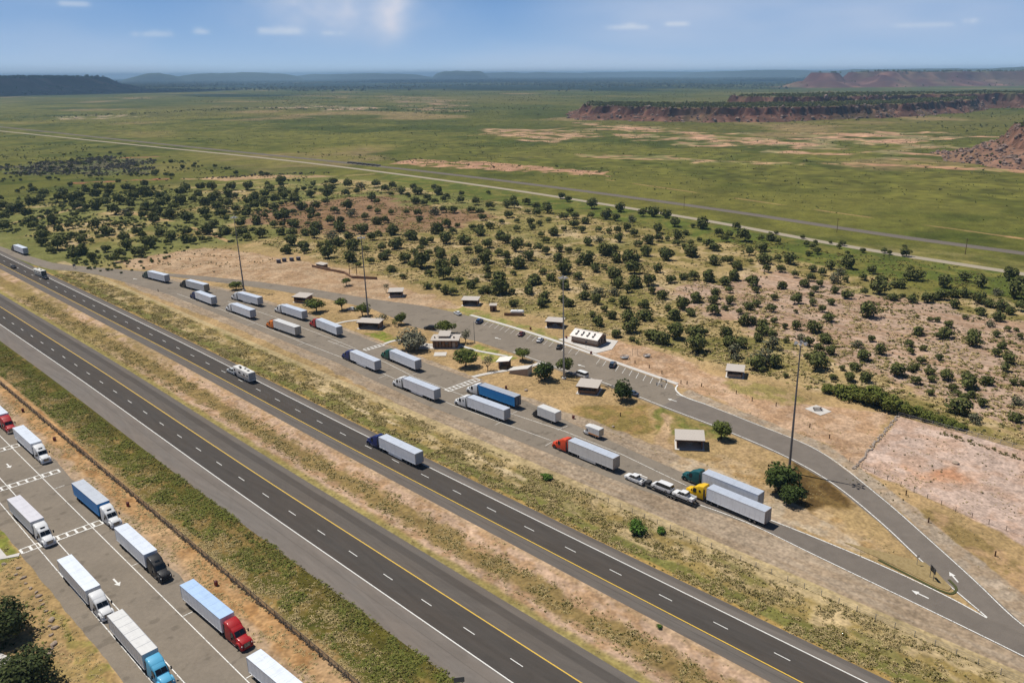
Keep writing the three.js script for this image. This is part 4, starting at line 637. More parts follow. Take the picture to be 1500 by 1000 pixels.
// ---------------------------------------------------------------- fifth-wheel camper, motorhome and cars
{
  car('silver pickup pulling the white camper on the highway', 'pickup', -251.4, -109.6, Math.PI, P.silver, 'pickup');
  const t = thing('camper_trailer', 'white fifth-wheel camper with grey swoosh and roof vents on the highway', 'camper', [-243.4, 0.05, -109.6], Math.PI);
  const b = mesh('body', loft([[5.4, 1.75, 3.2, 1.1, 1.05, 0.25], [5.0, 1.6, 3.55, 1.2, 1.15, 0.2], [2.8, 1.6, 3.6, 1.22, 1.18, 0.12], [2.75, 0.75, 3.6, 1.22, 1.18, 0.12], [-5.6, 0.75, 3.55, 1.22, 1.18, 0.12]]), panel(0.72, 0.71, 0.68), t);
  for (const s of [-1, 1]) { for (const [x, y, w, h] of [[3.9, 2.6, 0.9, 0.6], [0.6, 2.4, 1.5, 0.7], [-2.4, 2.4, 1.1, 0.6], [-4.6, 2.5, 0.8, 0.5]]) mesh('window', box(w, h, 0.03, x, y, s * 1.2), V.glass, b); mesh('side_stripe', box(7.6, 0.32, 0.02, -1.4, 1.35, s * 1.22), std(0.2, 0.19, 0.18, 0.5), b); mesh('side_stripe', box(4.4, 0.18, 0.022, -2.4, 1.8, s * 1.222), std(0.3, 0.22, 0.15, 0.5), b); }
  mesh('slide_out', box(3.2, 1.7, 0.3, -1.2, 2.1, 1.33), panel(0.66, 0.65, 0.62), t); mesh('entry_door', box(0.75, 1.9, 0.04, 1.9, 1.95, 1.24), panel(0.6, 0.6, 0.58), t); mesh('rear_wall', box(0.04, 2.3, 2.1, -5.62, 2.2, 0), panel(0.3, 0.3, 0.31), t);
  mesh('roof_sheet', box(10.2, 0.03, 2.2, -0.3, 3.6, 0), panel(0.74, 0.73, 0.7), t); for (const [x, z, l] of [[2.2, 0, 0.9], [-0.8, 0.3, 0.5], [-3.3, 0, 0.9], [0.8, -0.5, 0.5]]) mesh('roof_vent', box(l, 0.28, 0.6, x, 3.72, z), std(0.05, 0.05, 0.05, 0.6), t);
  for (const x of [-2.2, -3.1]) for (const s of [-1, 1]) wheel(t, 'suv', x, s * 1.05);
  const m = thing('motorhome', 'white motorhome with dark rear wall towing a small dark car', 'motorhome', [-457.4, 0.05, -110.8], Math.PI + 0.05);
  const mb = mesh('body', loft([[5.2, 0.5, 2.7, 1.1, 1.1, 0.3], [4.9, 0.45, 3.3, 1.22, 1.18, 0.25], [-5.2, 0.45, 3.4, 1.24, 1.2, 0.15]]), panel(0.72, 0.71, 0.66), m);
  mesh('windshield', box(0.05, 1.0, 2.0, 5.12, 1.9, 0, 0, 0.12), V.glass, mb); mesh('rear_wall', box(0.05, 2.4, 2.2, -5.22, 1.95, 0), std(0.06, 0.07, 0.06, 0.5), m); for (const s of [-1, 1]) { for (const x of [3.2, 0.4, -2.6]) mesh('window', box(1.3, 0.65, 0.03, x, 2.3, s * 1.21), V.glass, mb); mesh('side_stripe', box(9.8, 0.4, 0.02, -0.1, 1.2, s * 1.24), std(0.14, 0.13, 0.1, 0.5), mb); }
  for (const x of [2.4, -2.2]) mesh('roof_vent', box(0.9, 0.3, 0.7, x, 3.5, 0), std(0.08, 0.08, 0.08, 0.6), m); for (const s of [-1, 1]) { wheel(m, 'truck', 3.4, s * 1.0); wheel(m, 'dual', -2.6, s * 0.92); }
  car('small dark car towed behind the motorhome', 'sedan', -448.6, -110.4, Math.PI + 0.04, P.black);
  car('black car alone on the far left of the westbound highway', 'sedan', -488, -106.9, Math.PI, P.black);
}
const bay = Math.PI / 2 + 0.46;
car('white sedan waiting at the top of the car park entrance', 'sedan', -247.2, -204.2, Math.PI * 0.93, P.white);
car('blue hatchback in the first parking bay', 'suv', -231.6, -202.4, bay, P.carblue);
car('black sport utility car beside the brown lodge roof', 'suv', -239.6, -183.6, Math.PI + 0.5, P.black);
car('dark maroon sedan in a bay in the middle of the car park', 'sedan', -207.4, -202.2, bay, P.maroon);
car('white sedan in a bay left of the restroom building', 'sedan', -197, -201.6, bay, P.white);
car('black sedan parked at the plaza corner by the restroom building', 'sedan', -186.3, -200.8, bay, P.black);
car('dark blue sport utility car parked below the playground', 'suv', -159.6, -198.6, bay, P.steel);
car('white van parked in the shade at the foot of the tall mast', 'van', -161.4, -184.2, Math.PI * 0.98, P.white, 'van');
car('light blue car half hidden behind the round dark tree', 'sedan', -139.2, -182.8, Math.PI, P.steel);
car('silver car under the trees near the second tall mast', 'sedan', -286, -178.6, Math.PI + 0.2, P.silver);
console.log('vehicles done');
// ---------------------------------------------------------------- buildings of the rest area
const stoneTex = noiseTex(256, 256, (u, v) => { const a = fbm(u * 24, v * 24, 3), b = fbm(u * 90, v * 90, 2); const l = 0.17 * (1 + (a - 0.5) * 0.9 + (b - 0.5) * 0.4); return [l * 1.22, l * 0.96, l * 0.74]; });
const stone = matte({ map: stoneTex, roughness: 0.95 });
const wallBrown = matte({ map: stoneTex, color: lin(1.15, 0.9, 0.74), roughness: 0.95 });
const wallTan = matte({ map: stoneTex, color: lin(1.7, 1.7, 1.75), roughness: 0.95 });
const roofTex = noiseTex(256, 256, (u, v) => { const a = fbm(u * 14, v * 14, 4), b = fbm(u * 120, v * 120, 2); const l = 0.44 * (1 + (a - 0.5) * 0.3 + (b - 0.5) * 0.2); return [l * 1.06, l * 0.96, l * 0.86]; });
const roofTan = matte({ map: roofTex, roughness: 0.9 });
const roofWhite = new THREE.MeshStandardMaterial({ map: roofTex, color: lin(1.65, 1.68, 1.72), roughness: 0.55 });
const timber = std(0.11, 0.06, 0.035, 0.85), darkWood = std(0.06, 0.035, 0.025, 0.85), steel = std(0.17, 0.17, 0.18, 0.5, 0.4), galv = std(0.36, 0.37, 0.38, 0.45, 0.6);
function boxUV(g, s = 2.5) { const p = g.attributes.position, n = g.attributes.normal, uv = new Float32Array(p.count * 2); for (let i = 0; i < p.count; i++) { const ax = Math.abs(n.getX(i)), ay = Math.abs(n.getY(i)); const u = ax > 0.6 ? p.getZ(i) : p.getX(i), v = ay > 0.6 ? p.getZ(i) : p.getY(i); uv[i * 2] = u / s; uv[i * 2 + 1] = v / s; } g.setAttribute('uv', new THREE.BufferAttribute(uv, 2)); return g; }
// local frame: x along the front, +z towards the front (open) side
function picnicTable(name, label, x, y, z, turn, group) {
  const t = thing(name, label, 'table', [x, y, z], turn, group);
  mesh('table_top', box(1.9, 0.07, 0.8, 0, 0.76, 0), concrete, t); for (const s of [-1, 1]) { mesh('bench', box(1.9, 0.06, 0.3, 0, 0.46, s * 0.72), concrete, t); mesh('leg', join([box(0.14, 0.74, 0.6, s * 0.6, 0.37, 0), box(0.12, 0.1, 1.6, s * 0.6, 0.4, 0)]), concrete, t); }
  return t;
}
function shelter(label, a, b, depth, h, o = {}) {       // a, b: the two front ground corners, seen from the viewer's side
  const dx = b[0] - a[0], dz = b[1] - a[1], w = Math.hypot(dx, dz), turn = Math.atan2(-dz, dx); const nx = dz / w, nz = -dx / w;
  const t = thing('picnic_shelter', label, 'shelter', [(a[0] + b[0]) / 2 + nx * depth / 2, 0, (a[1] + b[1]) / 2 + nz * depth / 2], turn, 'picnic shelters of the rest area');
  const ov = 0.55, wm = o.wall || wallBrown, rf = o.slope ?? 0.5, y = h;
  mesh('floor_slab', boxUV(box(w + 1, 0.14, depth + 1.2, 0, 0.02, 0)), concrete, t);
  mesh('back_wall', boxUV(box(w, o.low ? 1.3 : y - 0.2, 0.3, 0, (o.low ? 1.3 : y - 0.2) / 2, -depth / 2 + 0.15)), wm, t);
  for (const s of [-1, 1]) { mesh('side_wall', boxUV(box(0.3, y - 0.15, depth * (o.short ? 0.45 : 0.92), s * (w / 2 - 0.15), (y - 0.15) / 2, -depth * (o.short ? 0.27 : 0.04))), wm, t); mesh('post', box(0.22, y - 0.12, 0.22, s * (w / 2 - 0.2), (y - 0.12) / 2, depth / 2 - 0.12), o.post || timber, t); }
  if (o.front) mesh('front_wall', boxUV(box(w - 0.62, 1.15, 0.25, 0, 0.57, depth / 2 - 0.15)), wm, t);
  const yb = y + rf, hw = w / 2 + ov, hf = depth / 2 + ov; const r = mesh('roof', boxUV(quad([-hw, y, hf], [hw, y, hf], [hw, yb, -hf], [-hw, yb, -hf], 0.2)), o.roof || roofTan, t);
  mesh('fascia', quad([-hw, y - 0.12, hf + 0.03], [hw, y - 0.12, hf + 0.03], [hw, y + 0.2, hf + 0.03], [-hw, y + 0.2, hf + 0.03], 0.03), timber, r);
  for (const x of [-1, 1]) mesh('roof_beam', box(0.16, 0.22, depth, x * w * 0.22, y - 0.12 + rf * 0.45, 0, 0), timber, t);
  const c = t.position; if (!o.noTable) picnicTable('picnic_table', 'concrete picnic table in the ' + (o.where || 'shelter'), c.x, 0.09, c.z, turn);
  return t;
}
shelter('brown picnic shelter beside a round green tree near the white trucks', [-316.1, -169], [-310.4, -171.6], 5, 2.5, { where: 'shelter near the first mast', front: true });
shelter('tan boxy picnic shelter on bare dirt beyond the car road', [-290.6, -201.4], [-286.8, -205.4], 4.6, 2.5, { where: 'boxy shelter on bare dirt', wall: wallTan, front: true });
shelter('wide flat roofed picnic shelter at the foot of the second mast', [-261.8, -165.7], [-254.6, -170.2], 4.6, 2.6, { where: 'shelter below the second mast', slope: 0.25 });
shelter('dark open picnic shelter above the white sedan at the car park entrance', [-255.6, -214.1], [-250.4, -217.9], 4.6, 2.5, { where: 'shelter above the car park entrance', slope: 0.3 });
shelter('brown picnic shelter left of the white roofed restroom building', [-206.9, -215.5], [-201.6, -218.4], 4.4, 2.5, { where: 'shelter left of the restrooms', slope: 0.3, low: true });
shelter('tan roofed picnic shelter on dry grass between two dark round trees', [-152.6, -172.6], [-147.2, -175.3], 5.4, 2.4, { where: 'shelter on dry grass', front: true, slope: 0.35 });
shelter('small pale roofed stone shelter at the edge of the scrubland by the car exit road', [-125, -215.4], [-120.6, -217.6], 5, 2.3, { where: 'stone shelter by the scrubland', front: true, slope: 0.3, wall: wallTan });
shelter('picnic shelter with wide pale roof and dark opening nearest the teal cabbed truck', [-107.2, -161], [-101.7, -165], 5, 2.7, { where: 'shelter nearest the teal truck', slope: 0.35 });
{
  // brown lodge with stepped tan roofs
  const t = thing('rest_area_lodge', 'brown stone lodge with stepped tan roofs behind the green cabbed truck', 'building', [-219.6, 0.12, -175.4], 0.72);
  const wl = mesh('wall', boxUV(join([box(9, 2.9, 6.4, 0, 1.45, 0), box(3.4, 3.9, 4.2, -0.6, 1.95, -0.6)])), wallBrown, t);
  for (const x of [-3.6, -2.4, -1.2, 0, 1.2, 2.4]) mesh('timber_post', box(0.18, 2.8, 0.12, x, 1.45, 3.26), darkWood, wl);
  mesh('door', box(1.0, 2.1, 0.06, 3.2, 1.1, 3.23), std(0.35, 0.3, 0.26, 0.7), t); mesh('door', box(1.0, 2.1, 0.06, -4.53 + 0.0, 1.1, 0, Math.PI / 2), darkWood, t); for (const x of [-1.8, 0.6]) mesh('window', box(0.8, 0.8, 0.05, x, 1.7, 3.225), V.glass, t); mesh('dark_panel', box(0.06, 1.9, 3.4, 4.53, 1.2, -0.2), std(0.03, 0.03, 0.05, 0.6), t);  // last piece: flat dark navy panel on the right side wall
  const r1 = mesh('roof', boxUV(quad([-5.2, 2.8, 3.6], [5.2, 2.8, 3.6], [5.2, 3.35, 0.2], [-5.2, 3.35, 0.2], 0.22)), roofTan, t); mesh('roof', boxUV(quad([-5.2, 3.3, 0.1], [5.2, 3.3, 0.1], [5.2, 2.8, -3.9], [-5.2, 2.8, -3.9], 0.22)), roofTan, t); mesh('raised_roof', boxUV(quad([-2.8, 3.9, 1.7], [1.6, 3.9, 1.7], [1.6, 4.5, -3.1], [-2.8, 4.5, -3.1], 0.2)), roofTan, t);
  mesh('roof_vent', box(0.5, 0.5, 0.5, 3.1, 3.55, 1.4), darkWood, r1); mesh('roof_vent', box(0.35, 0.6, 0.35, -3.9, 3.6, 1.6), darkWood, r1);
}
{
  // restroom building: gable roof of white metal with four dark skylights, stone walls, recessed entrance
  const t = thing('restroom_building', 'restroom building with white gabled metal roof and dark skylights', 'building', [-182.4, 0.15, -212.6], 0.155);
  mesh('wall', boxUV(join([box(11.2, 2.7, 0.3, 0, 1.35, 3.05), box(11.2, 2.7, 0.3, 0, 1.35, -3.05), box(0.3, 2.7, 6.1, -5.45, 1.35, 0), box(0.3, 2.7, 6.1, 3.6, 1.35, 0)])), wallTan, t);
  mesh('wall_base', boxUV(box(11.4, 0.9, 6.5, 0, 0.45, 0)), wallBrown, t);
  for (const z of [-2.7, -0.9, 0.9, 2.7]) mesh('entrance_pillar', boxUV(box(0.5, 2.9, 0.5, 5.4, 1.45, z)), wallTan, t); for (const z of [-1.8, 0, 1.8]) mesh('door', box(0.05, 2.1, 0.95, 3.78, 1.05, z), std(0.07, 0.05, 0.04, 0.7), t);
  mesh('gable', boxUV(quad([5.5, 2.7, 3.2], [5.5, 2.7, -3.2], [5.5, 4.1, -0.02], [5.5, 4.1, 0.02], 0.15)), wallBrown, t);
  for (const s of [1, -1]) { const r = mesh('roof', boxUV(s > 0 ? quad([-6.1, 2.55, 3.9], [6.1, 2.55, 3.9], [6.1, 4.25, 0], [-6.1, 4.25, 0], 0.12) : quad([6.1, 2.55, -3.9], [-6.1, 2.55, -3.9], [-6.1, 4.25, 0], [6.1, 4.25, 0], 0.12)), roofWhite, t);
    for (let x = -5.9; x < 6; x += 0.84) mesh('roof_seam', s > 0 ? quad([x - 0.04, 2.66, 3.9], [x + 0.04, 2.66, 3.9], [x + 0.04, 4.36, 0], [x - 0.04, 4.36, 0], 0.06) : quad([x + 0.04, 2.66, -3.9], [x - 0.04, 2.66, -3.9], [x - 0.04, 4.36, 0], [x + 0.04, 4.36, 0], 0.06), roofWhite, r);
    if (s > 0) for (const x of [-3.8, -1.4, 1, 3.4]) { const k = mesh('skylight', quad([x - 0.34, 3.1, 3.0], [x + 0.34, 3.1, 3.0], [x + 0.34, 4.02, 0.9], [x - 0.34, 4.02, 0.9], 0.16), V.dark, t); mesh('skylight_frame', quad([x - 0.5, 3.5, 2.5], [x + 0.14, 3.5, 2.5], [x + 0.14, 3.75, 1.9], [x - 0.5, 3.75, 1.9], 0.2), roofWhite, k); } }
  mesh('ridge_cap', box(12.2, 0.1, 0.5, 0, 4.38, 0), roofWhite, t);
}
{
  const t = thing('information_kiosk', 'small stone information kiosk with tilted white roof beside the curved path', 'kiosk', [-186.6, 0.05, -173.6], 0.5);
  mesh('wall', boxUV(join([box(0.4, 2.6, 3.4, -1.5, 1.3, 0), box(3.2, 2.4, 0.3, 0, 1.2, -1.6)])), wallBrown, t); for (const z of [-1.4, 1.4]) mesh('post', box(0.2, 2.9, 0.2, 1.5, 1.45, z), timber, t); mesh('roof', boxUV(quad([-2.4, 2.5, 2.4], [2.3, 3.2, 2.4], [2.3, 3.3, -2.3], [-2.4, 2.6, -2.3], 0.18)), roofWhite, t); mesh('dark_panel', box(0.08, 1.4, 2.4, -1.26, 1.5, 0), std(0.1, 0.08, 0.07, 0.7), t);
  const r = thing('sloping_ramada', 'low grey ramada with sloping concrete roof left of the big dark tree', 'shelter', [-178.6, 0, -173.4], 0.35);
  mesh('roof', boxUV(quad([-4.2, 0.7, 1.9], [3.4, 2.5, 1.9], [3.6, 2.6, -2], [-4.0, 0.8, -2], 0.25)), concrete, r); mesh('front_wall', boxUV(quad([-3.4, 0, 1.5], [3.3, 0, 1.5], [3.3, 2.4, 1.5], [-3.4, 0.8, 1.5], 0.25)), wallTan, r); mesh('end_wall', boxUV(box(0.3, 2.4, 3.3, 3.2, 1.2, 0)), concrete, r);
  const s = thing('utility_shed', 'narrow brown utility shed beyond the car park kerb', 'shed', [-239.8, 0, -217.6], 0.7); mesh('wall', boxUV(box(2.6, 2.6, 2.2, 0, 1.3, 0)), wallBrown, s); mesh('roof', boxUV(quad([-1.6, 2.6, 1.4], [1.6, 2.6, 1.4], [1.6, 2.9, -1.4], [-1.6, 2.9, -1.4], 0.14)), roofTan, s); mesh('door', box(0.8, 1.9, 0.05, 0.4, 0.95, 1.13), darkWood, s);
  const k = thing('propane_tank', 'white propane tank behind a low brown wall', 'tank', [-227.4, 0, -219.6], 0.66); const kg = new THREE.CapsuleGeometry(0.85, 4.2, 6, 16); kg.rotateZ(Math.PI / 2); kg.translate(0, 1.6, 0); mesh('tank', kg, panel(0.78, 0.78, 0.78, 0.4), k); for (const x of [-1.5, 1.5]) mesh('saddle', box(0.4, 0.9, 1.3, x, 0.45, 0), concrete, k); mesh('valve_dome', cyl(0.25, 0.35, 'y', 0, 2.5, 0), V.alu, k);
  const w = thing('screen_wall', 'low brown screen wall around the propane tank', 'wall', [-229.4, 0, -217.8], 0.66); mesh('front_panel', boxUV(box(7.4, 1.3, 0.25, 1.0, 0.65, 0.6)), wallBrown, w); mesh('side_panel', boxUV(box(0.25, 1.3, 3.2, 4.6, 0.65, -1.0)), wallBrown, w);
  const c = thing('corral_wall', 'long low brown wall curving along the dirt lot', 'wall', [-345, 0, -213], 0); for (const [a, b] of [[[-370.7, -210.7], [-358, -211.8]], [[-358, -211.8], [-345, -213.5]], [[-345, -213.5], [-334, -210.6]], [[-334, -210.6], [-322.8, -217.4]]]) { const l = Math.hypot(b[0] - a[0], b[1] - a[1]); const m = mesh('wall_section', boxUV(box(l, 1.25, 0.4, 0, 0.62, 0)), wallBrown, c); m.position.set((a[0] + b[0]) / 2 + 345, 0, (a[1] + b[1]) / 2 + 213); m.rotation.y = Math.atan2(-(b[1] - a[1]), b[0] - a[0]); }
  const v = thing('corral_shed', 'small pale roofed shed at the left end of the long brown wall', 'shed', [-366, 0, -213.6], 0.1); mesh('wall', boxUV(box(6, 1.9, 2.6, 0, 0.95, 0)), wallBrown, v); mesh('roof', boxUV(quad([-3.4, 1.9, 1.8], [3.4, 1.9, 1.8], [3.4, 2.2, -1.8], [-3.4, 2.2, -1.8], 0.12)), roofTan, v);
  const g = thing('entrance_frame', 'weathered timber frame above the long brown wall', 'frame', [-339, 0, -214.6], 0.3); for (const x of [-2.2, 2.2]) mesh('post', cyl(0.16, 5, 'y', x, 2.5, 0, 8), timber, g); for (const y of [3.2, 4.0, 4.8]) mesh('rail', box(5.2, 0.14, 0.12, 0, y, 0), timber, g);
}
// ---------------------------------------------------------------- masts, lamps, signs, fences
[[-352, -164.2, 'first'], [-267.8, -174.6, 'second'], [-164.2, -178.9, 'third'], [-78.6, -168.6, 'nearest']].forEach(([x, z, w], i) => {
  const t = thing('light_mast', ['tall slim light mast beside the two lanes of white trucks', 'tall light mast standing beside the flat roofed picnic shelter', 'tall light mast beside the white van in front of the restrooms', 'tall light mast beside the exit road, nearest the viewer'][i], 'light mast', [x, 0, z], 0.3 * i, 'tall light masts of the rest area');
  mesh('foundation', cyl(0.7, 0.5, 'y', 0, 0.25, 0), concrete, t); mesh('pole', cyl(0.34, 34, 'y', 0, 17.3, 0, 12, 0.14), i === 2 ? galv : steel, t); const r = mesh('head_ring', (() => { const g = new THREE.TorusGeometry(0.9, 0.07, 6, 18); g.rotateX(Math.PI / 2); g.translate(0, 34.1, 0); return g; })(), galv, t); mesh('ring_spoke', join([box(1.8, 0.06, 0.06, 0, 34.1, 0), box(0.06, 0.06, 1.8, 0, 34.1, 0), cyl(0.22, 0.7, 'y', 0, 34.4, 0)]), galv, r);
  for (let k = 0; k < 6; k++) { const a = k * Math.PI / 3; mesh('floodlight', (() => { const g = join([box(0.62, 0.3, 0.5, 1.32, 34.0, 0), box(0.4, 0.08, 0.08, 0.95, 34.1, 0)]); g.rotateY(a); return g; })(), V.alu, t); }
});
{
  const t = thing('street_lamp', 'slender single street lamp at the lawn edge of the car park', 'street lamp', [-213.8, 0, -184], 0); mesh('pole', cyl(0.11, 8.4, 'y', 0, 4.2, 0, 10, 0.07), steel, t); mesh('base', cyl(0.24, 0.5, 'y', 0, 0.25, 0), concrete, t); mesh('arm', box(1.5, 0.09, 0.09, 0.7, 8.35, 0, 0, 0.06), steel, t); mesh('lamp_head', box(0.75, 0.14, 0.32, 1.6, 8.38, 0), V.alu, t);
  const s = thing('dark_board', 'dark board on two posts on the gore island between the exit lanes', 'sign', [-36.6, 0.13, -146.6], 2.4); mesh('panel', box(1.9, 1.2, 0.05, 0, 2.1, 0), std(0.012, 0.012, 0.012, 0.6), s); for (const x of [-0.6, 0.6]) mesh('post', box(0.09, 2.7, 0.09, x, 1.35, -0.06), steel, s);  // near-black board standing on two posts
  const s2 = thing('marker_sign', 'thin marker sign standing at the inner line of the car exit lane', 'sign', [-40.5, 0.1, -149.5], 1); mesh('post', box(0.08, 2.2, 0.08, 0, 1.1, 0), galv, s2); mesh('panel', box(0.6, 0.7, 0.03, 0, 2.0, 0.06), V.alu, s2);
  const s3 = thing('roadside_sign', 'grey two posted roadside sign at the bottom edge of the picture', 'sign', [-82.6, -0.1, -64.6], 0.9); mesh('panel', box(1.7, 1.0, 0.05, 0, 3.1, 0), std(0.2, 0.18, 0.16, 0.6), s3); for (const x of [-0.55, 0.55]) mesh('post', box(0.1, 3.6, 0.1, x, 1.7, -0.08), std(0.2, 0.19, 0.17, 0.6), s3);
  const s4 = thing('entry_sign', 'small dark sign on the gore at the entry ramp', 'sign', [-462, 0, -127.6], -1.2); mesh('panel', box(1.6, 1.2, 0.06, 0, 1.9, 0), steel, s4); for (const x of [-0.5, 0.5]) mesh('post', box(0.08, 2.5, 0.08, x, 1.25, -0.06), steel, s4);
  const s5 = thing('plaza_sign', 'dark sign on a thin post on the restroom plaza', 'sign', [-178.6, 0.15, -206.6], 0.8); mesh('post', cyl(0.05, 2.6, 'y', 0, 1.3, 0, 8), steel, s5); mesh('panel', box(0.62, 0.7, 0.04, 0, 2.4, 0.06), std(0.02, 0.04, 0.07, 0.5), s5);
  const b = thing('barrier_boards', 'low pale barrier boards across the last parking bays', 'barrier', [-138.2, 0.03, -198.4], -0.05); for (const z of [0, 4]) { mesh('board', box(2.6, 0.3, 0.12, z * 0.35, 0.75, z), V.alu, b); for (const x of [-1, 1]) mesh('leg', box(0.1, 0.8, 0.4, z * 0.35 + x, 0.4, z), steel, b); }
}
// litter bins, grills, bollards and other small furniture
function barrel(label, x, z) { const t = thing('litter_barrel', label, 'bin', [x, 0, z], x % 3, 'red litter barrels'); mesh('drum', cyl(0.34, 0.95, 'y', 0, 0.5, 0, 14), std(0.2, 0.035, 0.025, 0.6), t); mesh('lid', cyl(0.36, 0.18, 'y', 0, 1.05, 0, 14, 0.14), std(0.1, 0.02, 0.018, 0.6), t); mesh('holder_post', box(0.08, 1.2, 0.08, 0.42, 0.6, 0), darkWood, t); return t; }
barrel('dark red litter barrel nearest the left edge on the orange dirt', -267.5, -52.6); barrel('dark red litter barrel on the dirt beside the all white chrome grilled truck', -238.2, -52.4); barrel('dark red litter barrel on the dirt beside the blue sided trailer', -185.8, -52.1); barrel('dark red litter barrel on the dirt beside the blue-tinted trailer roof', -140.6, -51.8); barrel('dark red litter barrel on dry grass behind the vivid blue trailer', -172.2, -160.4); barrel('dark red litter barrel on dry grass behind the black cabbed box truck', -140.8, -157.4); barrel('dark red litter barrel at the corner of the restroom plaza', -173.2, -203.2); barrel('dark red litter barrel left of the restroom plaza by the kerb', -191.6, -210.4); barrel('dark red litter barrel by the kerb above the maroon sedan', -209.6, -209.4);
[[-133, -200.6, 'timber post at the right end of the car park kerb'], [-131.2, -201.4, 'short timber post second from the kerb end'], [-126.6, -202.8, 'timber post on pink dirt beyond the kerb end'], [-115.2, -204.8, 'lone timber post above the car exit road bend'], [-108.6, -203, 'timber post on bare dirt left of the bench slab'], [-101.2, -204.2, 'timber post just left of the tall nearest mast'], [-86.8, -196.8, 'timber post on pink dirt right of the nearest mast'], [-79.6, -193.8, 'timber post nearest the bend of the car exit road'], [-149.2, -205.4, 'timber post by the kerb right of the blue sport utility car'], [-155.6, -205.8, 'timber post by the kerb above the blue sport utility car'], [-142.8, -203.8, 'timber post by the kerb above the white bay lines'], [-44.4, -167.6, 'lone post on olive grass beside the car exit lane'], [-29.6, -163.4, 'post on olive grass near the right edge'], [-52.6, -176.6, 'post at the wire fence beside the car exit lane'], [-380.5, -137, 'dark marker post at the near edge of the truck lot'], [-131.6, -167.6, 'dark standing grill below the round dark tree']].forEach(([x, z, l]) => { const t = thing('bollard_post', l, 'post', [x, 0, z], x); mesh('post', cyl(0.16, 1.15, 'y', 0, 0.57, 0, 8, 0.13), timber, t); mesh('cap', cyl(0.19, 0.1, 'y', 0, 1.18, 0, 8, 0.12), darkWood, t); });
{
  const t = thing('park_bench', 'dark park bench on a pale concrete slab near the exit road', 'bench', [-90.6, 0.08, -209.6], 0.72); for (const z of [-0.5, 0.5]) { mesh('seat_board', box(2.6, 0.08, 0.36, 0, 0.5, z), darkWood, t); } for (const x of [-1, 1]) mesh('leg', box(0.1, 0.5, 1.3, x, 0.25, 0), steel, t); mesh('table_board', box(2.6, 0.08, 0.3, 0, 0.8, 0), darkWood, t);
  // exercise or play pieces on the sandy ground
  for (const [x, z, r, l] of [[-161.4, -207.4, 1.5, 'larger low steel play ring on the sand by the car park'], [-156.4, -213.8, 1.2, 'smaller low steel play ring farther from the kerb']]) { const q = thing('play_ring', l, 'play equipment', [x, 0, z], 0); const rg = new THREE.TorusGeometry(r, 0.12, 6, 20); rg.rotateX(Math.PI / 2); rg.translate(0, 0.75, 0); mesh('ring', rg, galv, q); for (let k = 0; k < 5; k++) { const a = k * 1.2566; mesh('leg', box(0.1, 0.75, 0.1, Math.cos(a) * r, 0.37, Math.sin(a) * r), steel, q); } mesh('platform', cyl(r * 0.75, 0.08, 'y', 0, 0.5, 0, 16), galv, q); }
  const p = thing('exercise_station', 'thin steel play frame between the two play rings', 'play equipment', [-160.6, 0, -212.4], 0.6); for (const x of [-0.9, 0.9]) mesh('upright', cyl(0.06, 2.6, 'y', x, 1.3, 0, 8), steel, p); mesh('crossbar', box(1.9, 0.08, 0.08, 0, 2.6, 0), steel, p);
  // dark tanks along the dirt lot
  [[-393, -204.2], [-393.6, -207.8], [-392, -211.2], [-390.6, -214.4]].forEach(([x, z], i) => { const q = thing('storage_drum', ['dark storage drum nearest the road on the dirt lot edge', 'second dark storage drum from the road', 'third dark storage drum from the road', 'dark storage drum farthest from the road on the dirt lot edge'][i], 'drum', [x, 0, z], 0, 'dark drums on the dirt lot'); mesh('drum', cyl(1.15, 1.7, 'y', 0, 0.85, 0, 16), std(0.06, 0.055, 0.07, 0.6), q); mesh('lid', cyl(1.2, 0.12, 'y', 0, 1.76, 0, 16), std(0.12, 0.11, 0.13, 0.6), q); });
}
// boulders edging the lawn by the near lot
{
  const R0 = rng(5), bm = matte({ map: stoneTex, color: lin(1.6, 1.6, 1.6), roughness: 0.95 });
  const rocks = [0, 1, 2].map((s) => { const g = new THREE.IcosahedronGeometry(1, 2), p = g.attributes.position; for (let i = 0; i < p.count; i++) { const x = p.getX(i), y = p.getY(i), z = p.getZ(i), k = 0.7 + 0.6 * fbm(x * 1.3 + s * 9 + z, y * 1.3 + z * 0.7 + 4, 3); p.setXYZ(i, x * k, y * k * 0.6, z * k * 0.8); } g.computeVertexNormals(); return g; });
  [[-186, -25.6], [-183.6, -24.8], [-180.4, -26], [-176.4, -27.6], [-174.2, -26.6], [-171.9, -27.3], [-169.4, -27.0], [-166.8, -27.1], [-164.6, -27.5], [-162.9, -27.4], [-161, -27.2], [-159.4, -27.1], [-156.7, -26.9], [-153, -26.7], [-151.4, -25.9], [-148.4, -25.3], [-145.3, -24.8], [-144.2, -24.0], [-143.1, -23.4], [-150, -26.4]].forEach(([x, z], i) => { const m = mesh(numbered('boulder'), rocks[i % 3], bm); m.position.set(x, 0.1, z); m.rotation.y = R0() * 6; const s = 0.26 + R0() * 0.34; m.scale.set(s * 1.2, s, s); scene.add(m); tag(m, 'pale brown boulder in the row edging the near lawn', 'boulder', 'boulders edging the near lawn'); });
  [[-166.4, -163.6, 0.7, 'single white stone on the dry grass below the big dark tree'], [-49, -201, 0.9, 'white boulder alone on the pink dirt field'], [-128.6, -160.6, 0.5, 'small white stone on the dry grass above the moving van']].forEach(([x, z, s, l]) => { const m = mesh(numbered('boulder'), rocks[1], bm); m.position.set(x, 0.1, z); m.scale.setScalar(s); scene.add(m); tag(m, l, 'boulder'); });
}
